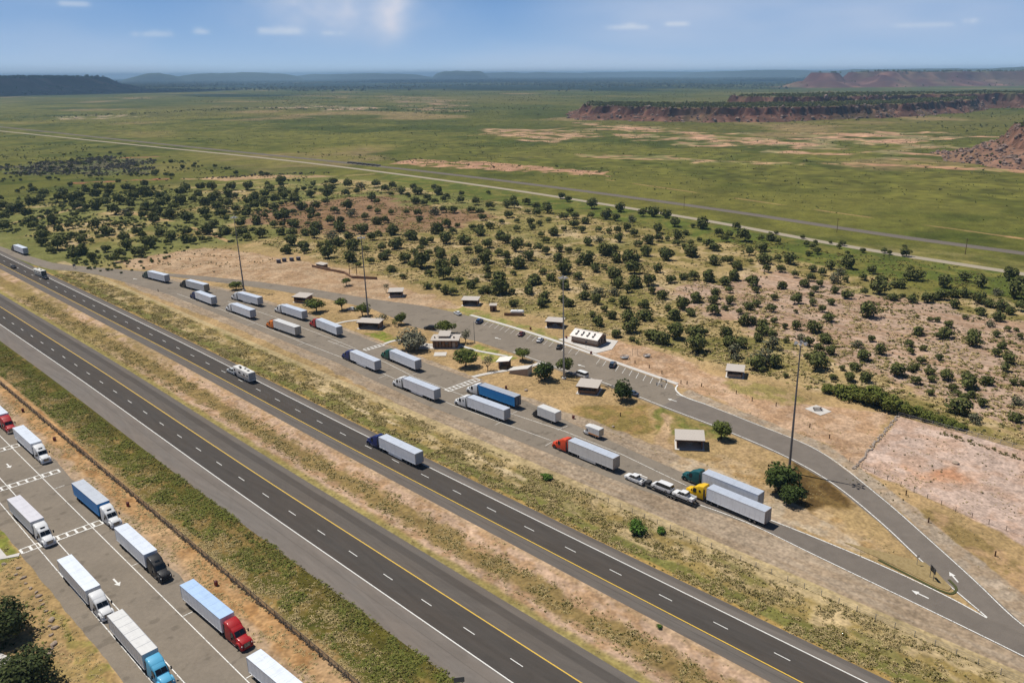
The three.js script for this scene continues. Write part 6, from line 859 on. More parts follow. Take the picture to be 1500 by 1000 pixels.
// ------- junipers of the scrubland: x, z, crown width (metres), the ones that show largest first
const TREES = [[-122.3,-233.1,8.5],[-59.4,-235.1,7.2],[-116.6,-312.0,8.5],[-266.2,-308.2,8.5],[-160.8,-237.8,7.3],[-146.7,-229.6,7.0],[-133.2,-231.9,6.9],[-127.1,-250.0,7.1],[-80.6,-380.1,8.5],[-258.4,-238.5,8.4],[-161.7,-228.9,6.7],[-151.3,-238.8,6.8],[-106.0,-240.7,6.4],[-240.2,-345.2,8.5],[-235.6,-309.2,8.5],[-431.0,-233.3,8.5],[-286.9,-280.0,8.5],[-259.3,-260.9,8.2],[-166.3,-230.8,6.4],[-122.0,-228.0,5.9],[-128.7,-351.0,8.2],[-250.7,-323.6,8.5],[-237.2,-360.9,8.5],[-238.2,-295.8,8.0],[-175.3,-258.6,6.7],[-183.0,-248.2,6.6],[-428.3,-279.9,8.5],[-375.5,-267.3,8.5],[-394.7,-313.6,8.5],[-325.4,-246.8,8.4],[-269.0,-249.3,7.6],[-126.0,-279.7,6.4],[-83.0,-253.1,5.6],[-63.1,-256.4,5.6],[-548.2,-173.6,8.5],[-177.7,-231.6,6.1],[-97.5,-260.3,5.8],[-275.3,-433.2,8.5],[-272.9,-330.2,8.2],[-218.9,-288.1,7.0],[-222.6,-265.7,6.7],[-198.4,-319.2,7.3],[-183.0,-285.2,6.6],[-181.0,-272.9,6.4],[-188.1,-243.5,6.0],[-496.1,-138.7,8.5],[-607.9,-262.5,8.5],[-631.0,-279.4,8.5],[-139.9,-241.5,5.5],[-138.2,-263.0,5.8],[-108.6,-246.7,5.3],[-391.2,-288.8,8.5],[-384.0,-228.6,8.4],[-314.9,-252.0,7.6],[-260.8,-284.7,7.3],[-234.2,-414.3,8.5],[-196.6,-369.2,7.9],[-160.8,-389.1,8.0],[-179.4,-325.8,7.1],[-74.2,-300.7,6.0],[-299.6,-239.7,7.0],[-685.2,-321.7,8.5],[-356.3,-450.8,8.5],[-327.1,-449.2,8.5],[-293.4,-427.2,8.5],[-201.0,-258.1,5.8],[-117.7,-234.1,4.8],[-105.1,-272.5,5.2],[-126.7,-368.0,6.8],[-604.6,-325.8,8.5],[-598.8,-395.3,8.5],[-482.1,-264.2,8.5],[-449.0,-354.2,8.5],[-431.0,-259.7,8.5],[-411.0,-292.0,8.5],[-390.2,-248.0,8.0],[-367.3,-230.9,7.5],[-347.5,-323.3,8.2],[-365.3,-296.2,8.1],[-355.6,-302.1,8.0],[-307.7,-274.2,7.1],[-282.9,-305.0,7.2],[-316.0,-304.9,7.6],[-241.5,-263.6,6.3],[-228.8,-236.7,5.8],[-187.1,-379.0,7.3],[-191.2,-330.7,6.7],[-151.8,-355.4,6.7],[-166.3,-273.5,5.6],[-139.9,-266.2,5.3],[-52.9,-231.2,4.3],[-47.7,-254.0,4.7],[-44.7,-240.6,4.4],[-639.2,-257.6,8.5],[-215.3,-294.0,6.1],[-197.9,-280.7,5.8],[-730.4,-180.7,8.5],[-724.4,-200.8,8.5],[-604.6,-225.5,8.5],[-522.2,-138.0,8.5],[-487.8,-175.7,8.3],[-632.9,-231.0,8.5],[-688.2,-279.5,8.5],[-502.4,-215.2,8.5],[-147.3,-252.0,4.8],[-136.9,-243.7,4.6],[-115.9,-269.6,4.8],[-95.4,-270.2,4.7],[-95.9,-248.1,4.4],[-93.1,-238.1,4.3],[-89.0,-240.4,4.3],[-123.7,-384.4,6.5],[-110.4,-381.8,6.4],[-98.2,-391.0,6.5],[-107.2,-351.4,5.9],[-103.2,-359.7,6.0],[-91.4,-415.1,6.8],[-93.5,-301.6,5.2],[-84.6,-304.8,5.2],[-77.0,-308.8,5.2],[-297.1,-344.6,7.1],[-255.6,-344.4,6.8],[-238.1,-382.7,7.1],[-214.6,-349.7,6.5],[-218.2,-272.1,5.6],[-222.1,-256.7,5.4],[-196.4,-264.6,5.3],[-193.3,-230.1,4.8],[-686.9,-368.7,8.5],[-618.9,-393.6,8.5],[-446.0,-275.3,8.2],[-394.5,-413.5,8.5],[-366.9,-323.9,7.7],[-248.6,-247.2,5.6],[-235.0,-244.0,5.4],[-220.3,-243.9,5.3],[-188.7,-317.2,5.9],[-149.4,-311.1,5.5],[-149.7,-268.8,5.0],[-59.3,-264.1,4.4],[-494.1,-222.2,8.2],[-543.4,-305.9,8.5],[-463.0,-268.9,7.9],[-440.3,-253.9,7.6],[-343.5,-249.0,6.4],[-275.7,-236.7,5.5],[-70.6,-259.0,4.2],[-59.5,-288.5,4.5],[-265.3,-389.7,7.0],[-295.4,-353.6,6.8],[-214.4,-254.5,5.0],[-751.8,-209.5,8.5],[-564.9,-142.6,8.4],[-497.3,-143.1,7.5],[-572.5,-246.4,8.5],[-657.2,-340.5,8.5],[-511.6,-273.9,8.4],[-178.5,-224.6,4.3],[-157.6,-242.9,4.3],[-131.4,-277.8,4.6],[-124.3,-266.5,4.4],[-109.5,-258.5,4.2],[-134.8,-371.7,5.8],[-106.4,-397.6,6.0],[-90.3,-363.4,5.5],[-85.4,-360.7,5.4],[-87.2,-380.7,5.7],[-80.0,-358.6,5.4],[-577.7,-348.4,8.5],[-615.3,-376.6,8.5],[-539.1,-363.9,8.5],[-606.3,-414.4,8.5],[-575.0,-317.5,8.5],[-507.1,-269.4,8.1],[-515.3,-326.0,8.5],[-487.6,-311.4,8.1],[-407.4,-250.6,6.7],[-339.6,-319.8,6.6],[-332.8,-355.2,6.9],[-338.6,-304.6,6.4],[-317.5,-261.5,5.8],[-296.1,-295.1,5.9],[-263.9,-235.2,5.1],[-232.2,-379.4,6.3],[-223.0,-425.5,6.8],[-213.0,-395.9,6.4],[-166.6,-381.5,5.9],[-156.4,-373.2,5.8],[-135.7,-333.2,5.2],[-179.2,-295.5,5.0],[-159.3,-288.7,4.7],[-148.2,-273.2,4.5],[-127.2,-295.8,4.6],[-382.3,-448.6,8.2],[-344.7,-419.7,7.5],[-288.9,-403.0,6.9],[-273.7,-371.9,6.4],[-269.6,-332.1,6.0],[-250.8,-330.8,5.8],[-256.5,-321.7,5.8],[-224.7,-282.2,5.1],[-210.4,-304.6,5.2],[-172.9,-266.0,4.5],[-182.8,-240.2,4.3],[-615.3,-210.1,8.5],[-610.2,-161.9,8.5],[-578.6,-225.9,8.5],[-583.8,-262.5,8.5],[-464.5,-232.8,7.1],[-554.7,-225.7,8.2],[-554.7,-403.4,8.5],[-525.3,-418.8,8.5],[-416.7,-263.8,6.6],[-447.7,-304.5,7.2],[-372.5,-284.9,6.3],[-406.6,-244.3,6.3],[-404.2,-329.5,6.9],[-257.6,-271.9,5.1],[-199.6,-347.7,5.4],[-697.2,-163.2,8.5],[-722.9,-225.6,8.5],[-662.4,-206.1,8.5],[-663.8,-229.6,8.5],[-627.2,-206.3,8.5],[-689.6,-241.7,8.5],[-634.6,-239.9,8.5],[-622.2,-151.6,8.3],[-583.3,-148.2,7.8],[-491.4,-163.8,6.8],[-698.7,-310.4,8.5],[-648.8,-300.0,8.5],[-556.9,-250.2,7.9],[-556.7,-269.0,8.0],[-584.3,-296.6,8.5],[-610.9,-304.0,8.5],[-619.2,-333.2,8.5],[-511.3,-253.9,7.4],[-455.7,-247.3,6.8],[-481.4,-227.7,6.9],[-502.4,-193.4,7.0],[-411.3,-218.5,6.1],[-465.8,-162.2,6.4],[-316.5,-450.5,7.2],[-288.6,-364.3,6.1],[-252.4,-299.0,5.2],[-227.3,-318.7,5.2],[-204.4,-316.6,5.0],[-194.7,-240.7,4.2],[-135.7,-254.6,3.9],[-112.8,-257.8,3.8],[-118.9,-262.4,3.9],[-147.4,-435.2,6.0],[-119.6,-343.8,4.8],[-112.3,-345.4,4.8],[-106.1,-356.8,4.9],[-100.9,-366.1,5.0],[-97.5,-369.1,5.0],[-85.4,-347.1,4.7],[-75.4,-355.8,4.8],[-76.5,-342.2,4.7],[-596.8,-345.4,8.5],[-521.4,-279.2,7.4],[-514.3,-295.1,7.4],[-406.1,-272.7,6.1],[-415.1,-232.4,6.0],[-357.9,-245.9,5.5],[-331.3,-231.8,5.1],[-341.5,-272.0,5.5],[-443.7,-368.0,7.2],[-381.4,-345.9,6.4],[-329.6,-321.1,5.8],[-328.3,-289.3,5.5],[-307.5,-268.0,5.2],[-309.6,-291.1,5.4],[-335.1,-267.2,5.4],[-293.4,-262.5,5.0],[-249.2,-282.2,4.8],[-227.7,-247.2,4.3],[-275.7,-221.9,4.5],[-238.1,-228.0,4.2],[-212.4,-381.5,5.5],[-165.8,-330.6,4.7],[-159.1,-339.3,4.8],[-175.0,-285.9,4.3],[-169.4,-290.8,4.3],[-150.6,-291.2,4.2],[-65.7,-263.1,3.5],[-59.6,-250.0,3.4],[-60.8,-245.8,3.3],[-66.2,-306.0,4.0],[-522.1,-195.3,6.8],[-708.1,-258.5,8.5],[-486.0,-195.9,6.5],[-95.3,-349.5,4.5],[-76.7,-330.8,4.3],[-354.0,-429.5,6.8],[-324.6,-422.7,6.5],[-345.0,-398.6,6.4],[-249.4,-353.6,5.3],[-234.6,-270.1,4.4],[-209.1,-314.2,4.7],[-543.4,-412.6,8.0],[-533.2,-310.4,7.2],[-471.4,-284.1,6.4],[-330.3,-244.9,4.9],[-540.5,-409.9,7.9],[-432.8,-409.3,7.0],[-430.8,-430.0,7.1],[-400.9,-380.6,6.5],[-368.3,-401.8,6.4],[-340.8,-383.0,6.0],[-315.9,-291.6,5.1],[-286.8,-238.7,4.4],[-298.0,-321.4,5.2],[-307.2,-313.6,5.2],[-289.8,-222.5,4.4],[-272.3,-223.4,4.2],[-143.7,-338.2,4.4],[-136.8,-318.9,4.2],[-76.3,-250.2,3.2],[-58.5,-279.6,3.5],[-614.9,-133.6,7.3],[-704.1,-160.7,8.3],[-717.0,-207.0,8.5],[-776.1,-245.8,8.5],[-678.4,-217.1,8.2],[-675.2,-227.1,8.2],[-712.0,-259.6,8.5],[-579.2,-213.1,7.1],[-605.9,-149.1,7.2],[-541.2,-135.6,6.5],[-581.4,-177.8,7.0],[-533.6,-185.4,6.5],[-470.7,-153.9,5.8],[-469.5,-160.6,5.8],[-517.2,-171.4,6.3],[-706.9,-289.9,8.5],[-599.3,-276.5,7.6],[-677.0,-333.1,8.5],[-571.4,-282.6,7.3],[-621.4,-318.8,8.0],[-690.4,-370.7,8.5],[-570.9,-314.8,7.5],[-586.8,-308.8,7.6],[-523.1,-229.9,6.6],[-412.4,-231.2,5.5],[-133.3,-261.8,3.5],[-145.9,-385.4,4.8],[-128.4,-384.0,4.7],[-74.2,-363.2,4.4],[-273.4,-361.6,5.1],[-274.3,-341.4,5.0],[-649.7,-399.5,8.3],[-576.9,-366.2,7.4],[-501.3,-378.8,6.8],[-506.8,-311.3,6.5],[-378.3,-259.2,5.0],[-435.2,-396.0,6.4],[-427.4,-413.6,6.5],[-425.0,-376.6,6.2],[-391.0,-398.6,6.1],[-372.3,-373.6,5.8],[-344.1,-273.4,4.8],[-273.6,-300.6,4.5],[-298.0,-310.9,4.8],[-257.0,-444.4,5.6],[-253.8,-418.2,5.4],[-171.6,-373.2,4.5],[-163.5,-366.6,4.4],[-185.5,-352.7,4.4],[-180.8,-358.4,4.4],[-161.7,-352.1,4.3],[-159.6,-295.3,3.8],[-81.5,-269.6,3.2],[-75.8,-259.9,3.1],[-55.3,-244.8,2.9],[-64.7,-294.9,3.4],[-663.0,-159.9,7.4],[-493.4,-153.6,5.6],[-513.1,-243.7,6.2],[-510.5,-207.3,6.0],[-88.5,-319.5,3.7],[-336.0,-419.4,5.6],[-334.1,-445.8,5.8],[-306.0,-384.8,5.1],[-306.3,-393.4,5.2],[-292.3,-382.2,5.0],[-273.0,-382.4,4.9],[-258.8,-378.9,4.8],[-216.1,-279.4,3.8],[-206.2,-284.8,3.7],[-204.5,-248.6,3.4],[-552.5,-331.6,6.5],[-569.5,-399.8,7.0],[-452.6,-343.4,5.8],[-448.0,-312.6,5.5],[-353.6,-263.2,4.5],[-345.9,-267.8,4.5],[-310.6,-239.0,4.0],[-463.8,-405.7,6.2],[-411.1,-419.8,6.0],[-436.2,-377.2,5.9],[-359.3,-347.7,5.1],[-363.2,-408.9,5.6],[-321.2,-334.8,4.7],[-334.0,-286.1,4.5],[-281.7,-252.2,3.9],[-269.1,-277.9,4.0],[-186.4,-409.6,4.6],[-210.1,-357.9,4.3],[-170.9,-315.8,3.7],[-92.0,-285.9,3.2],[-661.1,-146.3,6.8],[-717.0,-159.6,7.4],[-775.6,-201.8,8.1],[-677.2,-196.5,7.1],[-686.4,-251.9,7.4],[-576.8,-155.6,6.0],[-473.8,-140.0,5.0],[-461.8,-146.7,4.9],[-533.3,-152.9,5.6],[-676.0,-256.6,7.3],[-617.9,-243.1,6.7],[-652.5,-253.2,7.1],[-705.8,-304.2,7.7],[-656.1,-293.4,7.2],[-573.4,-270.4,6.4],[-597.2,-292.3,6.7],[-551.8,-288.7,6.3],[-490.9,-254.3,5.6],[-154.8,-248.4,3.1],[-118.7,-227.4,2.7],[-112.6,-248.2,2.9],[-97.4,-235.7,2.7],[-143.7,-370.5,4.1],[-86.4,-412.8,4.3],[-86.4,-301.6,3.3],[-324.5,-371.7,4.7],[-596.4,-212.9,5.9],[-554.2,-239.6,5.7],[-463.4,-244.7,4.9],[-464.1,-223.1,4.9],[-104.3,-282.4,2.9],[-583.3,-417.5,6.7],[-489.7,-388.2,5.8],[-487.0,-374.8,5.7],[-471.5,-311.1,5.3],[-432.6,-328.5,5.1],[-467.1,-290.2,5.2],[-452.4,-255.2,4.9],[-465.8,-246.5,4.9],[-413.8,-283.0,4.7],[-363.4,-252.7,4.2],[-380.9,-250.2,4.3],[-403.9,-226.2,4.4],[-286.2,-225.4,3.5],[-479.4,-404.4,5.9],[-431.8,-469.2,6.0],[-417.0,-460.8,5.8],[-381.0,-423.6,5.3],[-450.8,-364.8,5.4],[-407.1,-362.1,5.1],[-384.5,-318.0,4.7],[-393.4,-292.5,4.6],[-387.9,-336.9,4.8],[-383.0,-338.3,4.8],[-336.3,-346.2,4.5],[-375.6,-292.9,4.5],[-322.0,-289.9,4.1],[-359.8,-272.4,4.3],[-296.9,-280.4,3.9],[-292.3,-323.8,4.1],[-316.1,-316.2,4.2],[-268.8,-304.5,3.9],[-252.6,-241.4,3.3],[-243.5,-407.0,4.5],[-247.5,-418.3,4.6],[-194.2,-379.0,4.0],[-187.8,-402.1,4.2],[-151.2,-334.2,3.5],[-180.5,-307.4,3.4],[-134.8,-305.7,3.2],[-142.4,-312.5,3.3],[-87.9,-278.0,2.8],[-78.2,-277.2,2.8],[-81.7,-259.1,2.7],[-80.8,-262.2,2.7],[-73.2,-254.7,2.6],[-70.0,-244.5,2.5],[-66.0,-251.4,2.6],[-63.7,-248.7,2.5],[-53.0,-270.3,2.7],[-750.8,-193.5,6.7],[-735.6,-218.3,6.6],[-761.0,-230.9,6.9],[-739.2,-240.4,6.7],[-764.3,-250.5,6.9],[-756.9,-261.3,6.9],[-763.0,-279.8,7.0],[-555.8,-156.2,5.0],[-488.6,-186.4,4.6],[-542.2,-149.5,4.9],[-514.0,-131.6,4.6],[-645.1,-270.4,6.0],[-679.8,-290.0,6.4],[-639.9,-302.4,6.1],[-524.9,-267.3,5.1],[-523.3,-274.5,5.1],[-479.3,-203.2,4.5],[-527.2,-289.8,5.2],[-355.9,-416.2,4.8],[-318.4,-379.7,4.3],[-310.7,-380.4,4.3],[-273.3,-409.4,4.3],[-253.4,-385.7,4.0],[-230.6,-291.5,3.3],[-209.5,-259.3,3.0],[-185.0,-266.6,2.9],[-202.7,-238.2,2.8],[-171.2,-224.0,2.5],[-132.9,-344.1,3.3],[-71.2,-319.2,2.9],[-512.3,-397.8,5.6],[-485.9,-331.8,5.1],[-410.8,-239.8,4.1],[-354.8,-236.3,3.7],[-314.6,-227.0,3.4],[-504.2,-412.6,5.6],[-450.0,-432.9,5.4],[-363.9,-374.3,4.5],[-278.7,-267.6,3.4],[-185.8,-439.9,4.1],[-170.7,-353.5,3.4],[-154.3,-345.8,3.3],[-159.0,-310.9,3.1],[-159.1,-280.9,2.9],[-166.2,-281.9,2.9],[-142.7,-280.5,2.8],[-664.9,-199.5,5.5],[-127.1,-259.8,2.4],[-98.7,-244.7,2.2],[-132.6,-399.4,3.4],[-94.3,-324.0,2.8],[-248.6,-372.3,3.5],[-253.5,-306.9,3.2],[-582.2,-379.2,5.4],[-524.6,-358.4,5.0],[-566.2,-426.3,5.5],[-497.8,-285.3,4.5],[-473.9,-334.9,4.5],[-352.4,-227.0,3.3],[-493.7,-400.2,5.0],[-413.4,-432.1,4.7],[-402.9,-401.3,4.4],[-369.3,-387.6,4.2],[-355.1,-358.9,4.0],[-338.4,-370.3,3.9],[-282.7,-246.3,3.0],[-284.0,-261.3,3.1],[-288.5,-326.7,3.4],[-263.5,-231.8,2.8],[-229.0,-423.9,3.8],[-216.6,-422.6,3.7],[-200.7,-424.8,3.7],[-194.5,-421.2,3.6],[-215.6,-360.3,3.3],[-148.1,-360.1,3.1],[-135.8,-275.7,2.5],[-86.3,-284.4,2.4],[-50.7,-271.5,2.3],[-783.7,-207.1,5.8],[-803.6,-203.7,6.0],[-679.6,-200.8,5.1],[-625.5,-282.7,4.9],[-541.2,-247.2,4.3],[-499.4,-208.8,3.9],[-478.2,-222.2,3.8],[-535.7,-187.6,4.1],[-450.0,-253.3,3.7],[-110.3,-227.5,1.9],[-168.8,-429.1,3.4],[-160.3,-436.4,3.4],[-87.2,-336.2,2.6],[-96.6,-321.8,2.5],[-70.2,-329.1,2.5],[-63.9,-322.7,2.4],[-558.6,-442.4,5.0],[-500.3,-292.5,4.1],[-499.3,-334.2,4.2],[-464.7,-342.5,4.1],[-506.0,-428.4,4.6],[-383.7,-372.1,3.8],[-387.6,-362.7,3.7],[-400.5,-334.2,3.7],[-201.9,-364.4,3.0],[-149.2,-325.8,2.6],[-282.1,-431.6,3.6],[-271.6,-388.1,3.3],[-254.8,-397.1,3.3],[-710.2,-211.4,4.8],[-759.4,-267.9,5.2],[-67.2,-331.6,2.3],[-118.4,-352.6,2.5],[-550.4,-391.6,4.2],[-554.9,-439.7,4.4],[-496.2,-450.1,4.2],[-198.4,-433.2,3.0],[-183.2,-430.7,2.9],[-212.6,-444.9,3.1],[-172.8,-418.5,2.9],[-142.1,-297.7,2.1],[-168.4,-223.5,1.7],[-155.9,-434.1,2.7],[-156.2,-457.4,2.8],[-539.7,-400.3,3.7],[-230.8,-446.9,2.8],[-193.4,-441.8,2.3]];
{
  const rr = rng(31), many = []; const region = (x, z) => x < -440 ? ['juniper in the thicket beyond the highway entry ramp at far left', 'junipers beyond the entry ramp'] : z < -385 ? ['juniper on the green grass beside the dirt frontage road', 'junipers along the frontage road'] : x > -205 && z < -246 && x > -205 - (z + 246) * -0.4 ? ['juniper on the bare pink rock slope at right', 'junipers on the pink rock slope'] : z > -262 ? ['juniper in the first rows behind the car park fence', 'junipers just behind the car park'] : ['juniper amid the sandy middle of the scrubland', 'junipers in the middle of the scrubland'];
  const show = (t) => t[2] / Math.hypot(t[0], t[1], 95);
  const sorted = TREES.slice().sort((a, b) => show(b) - show(a));
  sorted.forEach(([x, z, D], i) => {
    const k = Math.floor(rr() * 8), turn = rr() * 6.283, hk = 0.85 + rr() * 0.35, grey = rr() < 0.1; if (paved(x, z) < D * 0.4) return;
    if (i < 296) { const [where, group] = region(x, z), label = `${D * 1.2 > 7.4 ? 'large' : D * 1.2 < 5 ? 'small' : 'middle-sized'} ${hk > 1.04 ? 'upright' : 'spreading'} ${grey ? 'grey-green' : 'dark green'} ${where}`; const t = thing('juniper_tree', label, 'tree', [x, dry(x, z) - 0.1, z], turn, group); const s = D * 1.2; const tr = mesh('trunk', juniperTrunk[k], barkMat, t), c = mesh('crown', grey ? greyShrub[k % 2] : juniper[k], leafMat, t); for (const m of [tr, c]) m.scale.set(s, s * hk, s); }
    else many.push([x, z, D, turn, hk]);
  });
  // the smaller rest, and the thinning fringe towards the far left
  for (let i = 0; i < 420; i++) { const x = -470 - rr() * 700, z = -150 - rr() * 250; if (fbm(x / 60, z / 60 + 3, 3) > 0.44 && z < -150 + (x + 560) * 0.02) many.push([x, z, 2 + rr() * 3.2, rr() * 6, 0.8 + rr() * 0.4]); }
  stuff('juniper_scatter', 'smaller dark junipers filling the scrubland between the larger ones', 'trees', juniper[2], many.map(([x, z, D, t, h]) => [x, dry(x, z) - 0.08, z, D * 1.2, h, t]), 0.25);
}
function stuff(name, label, category, geo, list, vary = 0.3, mat = leafMat) {
  const im = new THREE.InstancedMesh(geo, mat, list.length), m = new THREE.Matrix4(), q = new THREE.Quaternion(), Y = new THREE.Vector3(0, 1, 0), c = new THREE.Color(), rr = rng(name.length * 91 + list.length);
  list.forEach(([x, y, z, s, h, t], i) => { q.setFromAxisAngle(Y, t); m.compose(new THREE.Vector3(x, y, z), q, new THREE.Vector3(s, s * h, s)); im.setMatrixAt(i, m); const v = 1 - vary / 2 + vary * rr(); c.setRGB(v * (0.97 + 0.06 * rr()), v, v * (0.95 + 0.1 * rr())); im.setColorAt(i, c); });
  im.name = numbered(name); im.castShadow = im.receiveShadow = true; im.userData = { kind: 'stuff', label, category }; scene.add(im); return im;
}
// ------- low growth
const tuftGeo = (seed, cols, n = 16) => { const r = rng(seed), pos = [], nor = [], col = []; for (let i = 0; i < n; i++) { const a = r() * 6.283, q = Math.sqrt(r()) * 0.36, x = Math.cos(a) * q, z = Math.sin(a) * q, h = 0.08 + 0.2 * r(), lx = (r() - 0.5) * 0.6 + x * 0.9, lz = (r() - 0.5) * 0.6 + z * 0.9, w = 0.08 + 0.1 * r(), ca = Math.cos(a + 1.57) * w, sa = Math.sin(a + 1.57) * w, C0 = cols[Math.floor(r() * cols.length)], m = 0.75 + 0.5 * r(); const P0 = [[x - ca, 0, z - sa], [x + ca, 0, z + sa], [x + lx + ca * 0.6, h, z + lz + sa * 0.6], [x + lx - ca * 0.6, h * 0.9, z + lz - sa * 0.6]]; for (const k of [0, 1, 2, 0, 2, 3]) { pos.push(...P0[k]); nor.push(x * 0.7, Math.sqrt(Math.max(0.1, 1 - 0.49 * (x * x + z * z))), z * 0.7); col.push(C0[0] * m, C0[1] * m, C0[2] * m); } } const g = new THREE.BufferGeometry(); g.setAttribute('position', new THREE.Float32BufferAttribute(pos, 3)); g.setAttribute('normal', new THREE.Float32BufferAttribute(nor, 3)); g.setAttribute('color', new THREE.Float32BufferAttribute(col, 3)); return g; };
const DRYG = [[0.42, 0.33, 0.16], [0.34, 0.26, 0.125], [0.28, 0.235, 0.11]], OLIVEG = [[0.15, 0.135, 0.042], [0.18, 0.155, 0.052], [0.12, 0.112, 0.034]], GREENG = [[0.1, 0.118, 0.026], [0.12, 0.132, 0.03], [0.145, 0.145, 0.04]];
function scatter(n, seed, x0, x1, z0, z1, keep, s0, s1) { const r = rng(seed), l = []; for (let i = 0; i < n; i++) { const x = lerp(x0, x1, r()), z = lerp(z0, z1, r()), p = r(), q = r(), t = r(), h = r(); if (p < keep(x, z)) l.push([x, ground(x, z), z, lerp(s0, s1, q * q), 0.7 + 0.6 * h, t * 6.283]); } return l; }
const verge = (x, z) => { const o = z - roadOff(x); const cl = sstep(0.4, 0.62, fbm(x / 3.4 + 9, z / 2.8, 3)); if (o < -55.4 && o > -66.3) return 0.22 + 0.78 * cl * sstep(0.3, 0.6, fbm(x / 14 + 3, z / 5, 2)); if (o < -113.8 && o > -127.5 && x > -455) return paved(x, z) > 0.8 ? cl * 0.9 + 0.06 : 0; if (o < -86.8 && o > -99.7) return sstep(4.8, 1.4, Math.abs(o + 93.2)) * cl + 0.05 + (x < -250 ? cl * 0.5 : 0); return 0; };
const BRUSH = [[-1080, -247], [-1077, -315], [-1108, -374], [-1008, -380], [-868, -322], [-896, -277], [-995, -226]];
stuff('dry_grass_tufts', 'dry straw coloured grass tufts on the verges and median', 'grass', tuftGeo(1, DRYG), [...scatter(46000, 11, -455, 0, -127.5, -113.6, verge, 0.2, 0.7), ...scatter(20000, 12, -420, -40, -99.7, -86.6, verge, 0.2, 0.6), ...scatter(30000, 13, -330, -60, -66.3, -55.3, (x, z) => verge(x, z) * sstep(-64.5, -59, z + (fbm(x / 9, 7, 2) - 0.5) * 7), 0.2, 0.6), ...scatter(9000, 15, -300, -90, -28.6, -12, (x, z) => 0.15 + sstep(0.42, 0.62, fbm(x / 4, z / 4, 3)) * 0.85, 0.15, 0.5), ...scatter(9000, 14, -330, -60, -54.8, -49, (x, z) => sstep(0.4, 0.6, fbm(x / 4, z / 2.5, 3)) * 0.9, 0.15, 0.5)], 0.5);
stuff('olive_grass_tufts', 'olive green grass tufts on the verges and median', 'grass', tuftGeo(2, OLIVEG), [...scatter(26000, 21, -455, 0, -121, -113.8, verge, 0.2, 0.75), ...scatter(14000, 26, -455, 0, -127.5, -119, verge, 0.2, 0.7), ...scatter(15000, 22, -420, -40, -97, -89, verge, 0.2, 0.65), ...scatter(40000, 23, -345, -60, -66.3, -56.3, (x, z) => verge(x, z) * sstep(-57.5, -62.5, z + (fbm(x / 9, 7, 2) - 0.5) * 7), 0.2, 0.65)], 0.5);
stuff('green_weeds', 'fresh green weeds along the near road edge', 'weeds', tuftGeo(3, GREENG), [...scatter(26000, 24, -345, -60, -66.4, -57, (x, z) => sstep(0.46, 0.62, fbm(x / 5, z / 4 + 50, 3)), 0.25, 0.8), ...scatter(2200, 25, -300, -100, -29, -14, (x, z) => sstep(0.5, 0.62, fbm(x / 6, z / 6, 3)) * (x < -182 ? 1 : 0.5), 0.4, 0.9)], 0.4);
const shrubGeo = (seed, cols, n = 46) => crown(seed, { n, lobes: 4, h: 0.62, lift: 0, squash: 0.7, leaf: 0.15, cols });
const inScrub = (x, z) => (z < -224 && z > -430 ? 1 : 0) * sstep(0.38, 0.6, fbm(x / 16, z / 16 + 8, 3));
stuff('sage_brush', 'low grey-green sagebrush dotted over the scrubland', 'shrubs', shrubGeo(41, [...SAGE, ...JUN]), scatter(15000, 42, -700, 0, -430, -222, inScrub, 0.3, 1.3), 0.5);
stuff('green_scrub', 'green leafy scrub filling the thicket beyond the entry ramp', 'shrubs', shrubGeo(61, [...LEAF, ...JUN, ...SAGE], 60), scatter(5200, 62, -760, -430, -300, -132, (x, z) => sstep(0.44, 0.6, fbm(x / 18, z / 18 + 4, 3)) * sstep(-430, -500, x - (z + 180) * 0.5), 0.8, 3), 0.4);
stuff('scrub_dry_grass', 'pale dry bunch grass over the scrubland', 'grass', tuftGeo(4, DRYG), scatter(30000, 43, -460, 0, -330, -223, (x, z) => sstep(0.35, 0.6, fbm(x / 7, z / 7 + 8, 3)) * 0.9, 0.6, 1.5), 0.5);
stuff('scrub_green_grass', 'olive bunch grass over the scrubland', 'grass', tuftGeo(5, OLIVEG), scatter(30000, 44, -640, 0, -420, -223, (x, z) => sstep(0.45, 0.62, fbm(x / 12 + 60, z / 12, 3)), 0.7, 1.8), 0.5);
stuff('lot_weeds', 'sparse dry grass around the rest area lawns', 'grass', tuftGeo(6, [...DRYG, ...OLIVEG]), scatter(24000, 45, -440, -20, -222, -145, (x, z) => paved(x, z) > 2.5 ? sstep(0.5, 0.68, fbm(x / 5 + 20, z / 5, 3)) * 0.9 : 0, 0.2, 0.5), 0.5);
stuff('field_weeds', 'small dark weeds dotted over the pink dirt field', 'weeds', shrubGeo(46, [...OLIVEG, [0.06, 0.07, 0.03]], 24), [...scatter(420, 47, -70, -10, -220, -172, (x, z) => sstep(0.46, 0.62, fbm(x / 9, z / 9, 3)), 0.25, 0.8), ...scatter(500, 48, -66, -6, -219.6, -212, (x, z) => (Math.abs(z + 217.5 + (x + 60) * -0.12) < 1.1 && x > -58 ? 1 : 0), 0.6, 1.2)], 0.4);
stuff('mound_weeds', 'dark weeds on the bare mounds beside the entry road', 'weeds', shrubGeo(71, [...OLIVEG, ...JUN], 24), scatter(900, 72, -462, -395, -206, -160, (x, z) => paved(x, z) > 2 ? sstep(0.5, 0.64, fbm(x / 7, z / 4, 3)) : 0, 0.3, 1.2), 0.4);
stuff('fence_litter', 'grey-brown tumbleweed banked along the wire fence', 'brush', crown(49, { n: 40, lobes: 4, h: 0.6, lift: 0, squash: 0.7, leaf: 0.17, cols: [[0.22, 0.175, 0.12], [0.17, 0.14, 0.1], [0.27, 0.21, 0.15]] }), scatter(1300, 50, -330, -50, -54.9, -54.3, () => 1, 0.3, 0.7), 0.4);
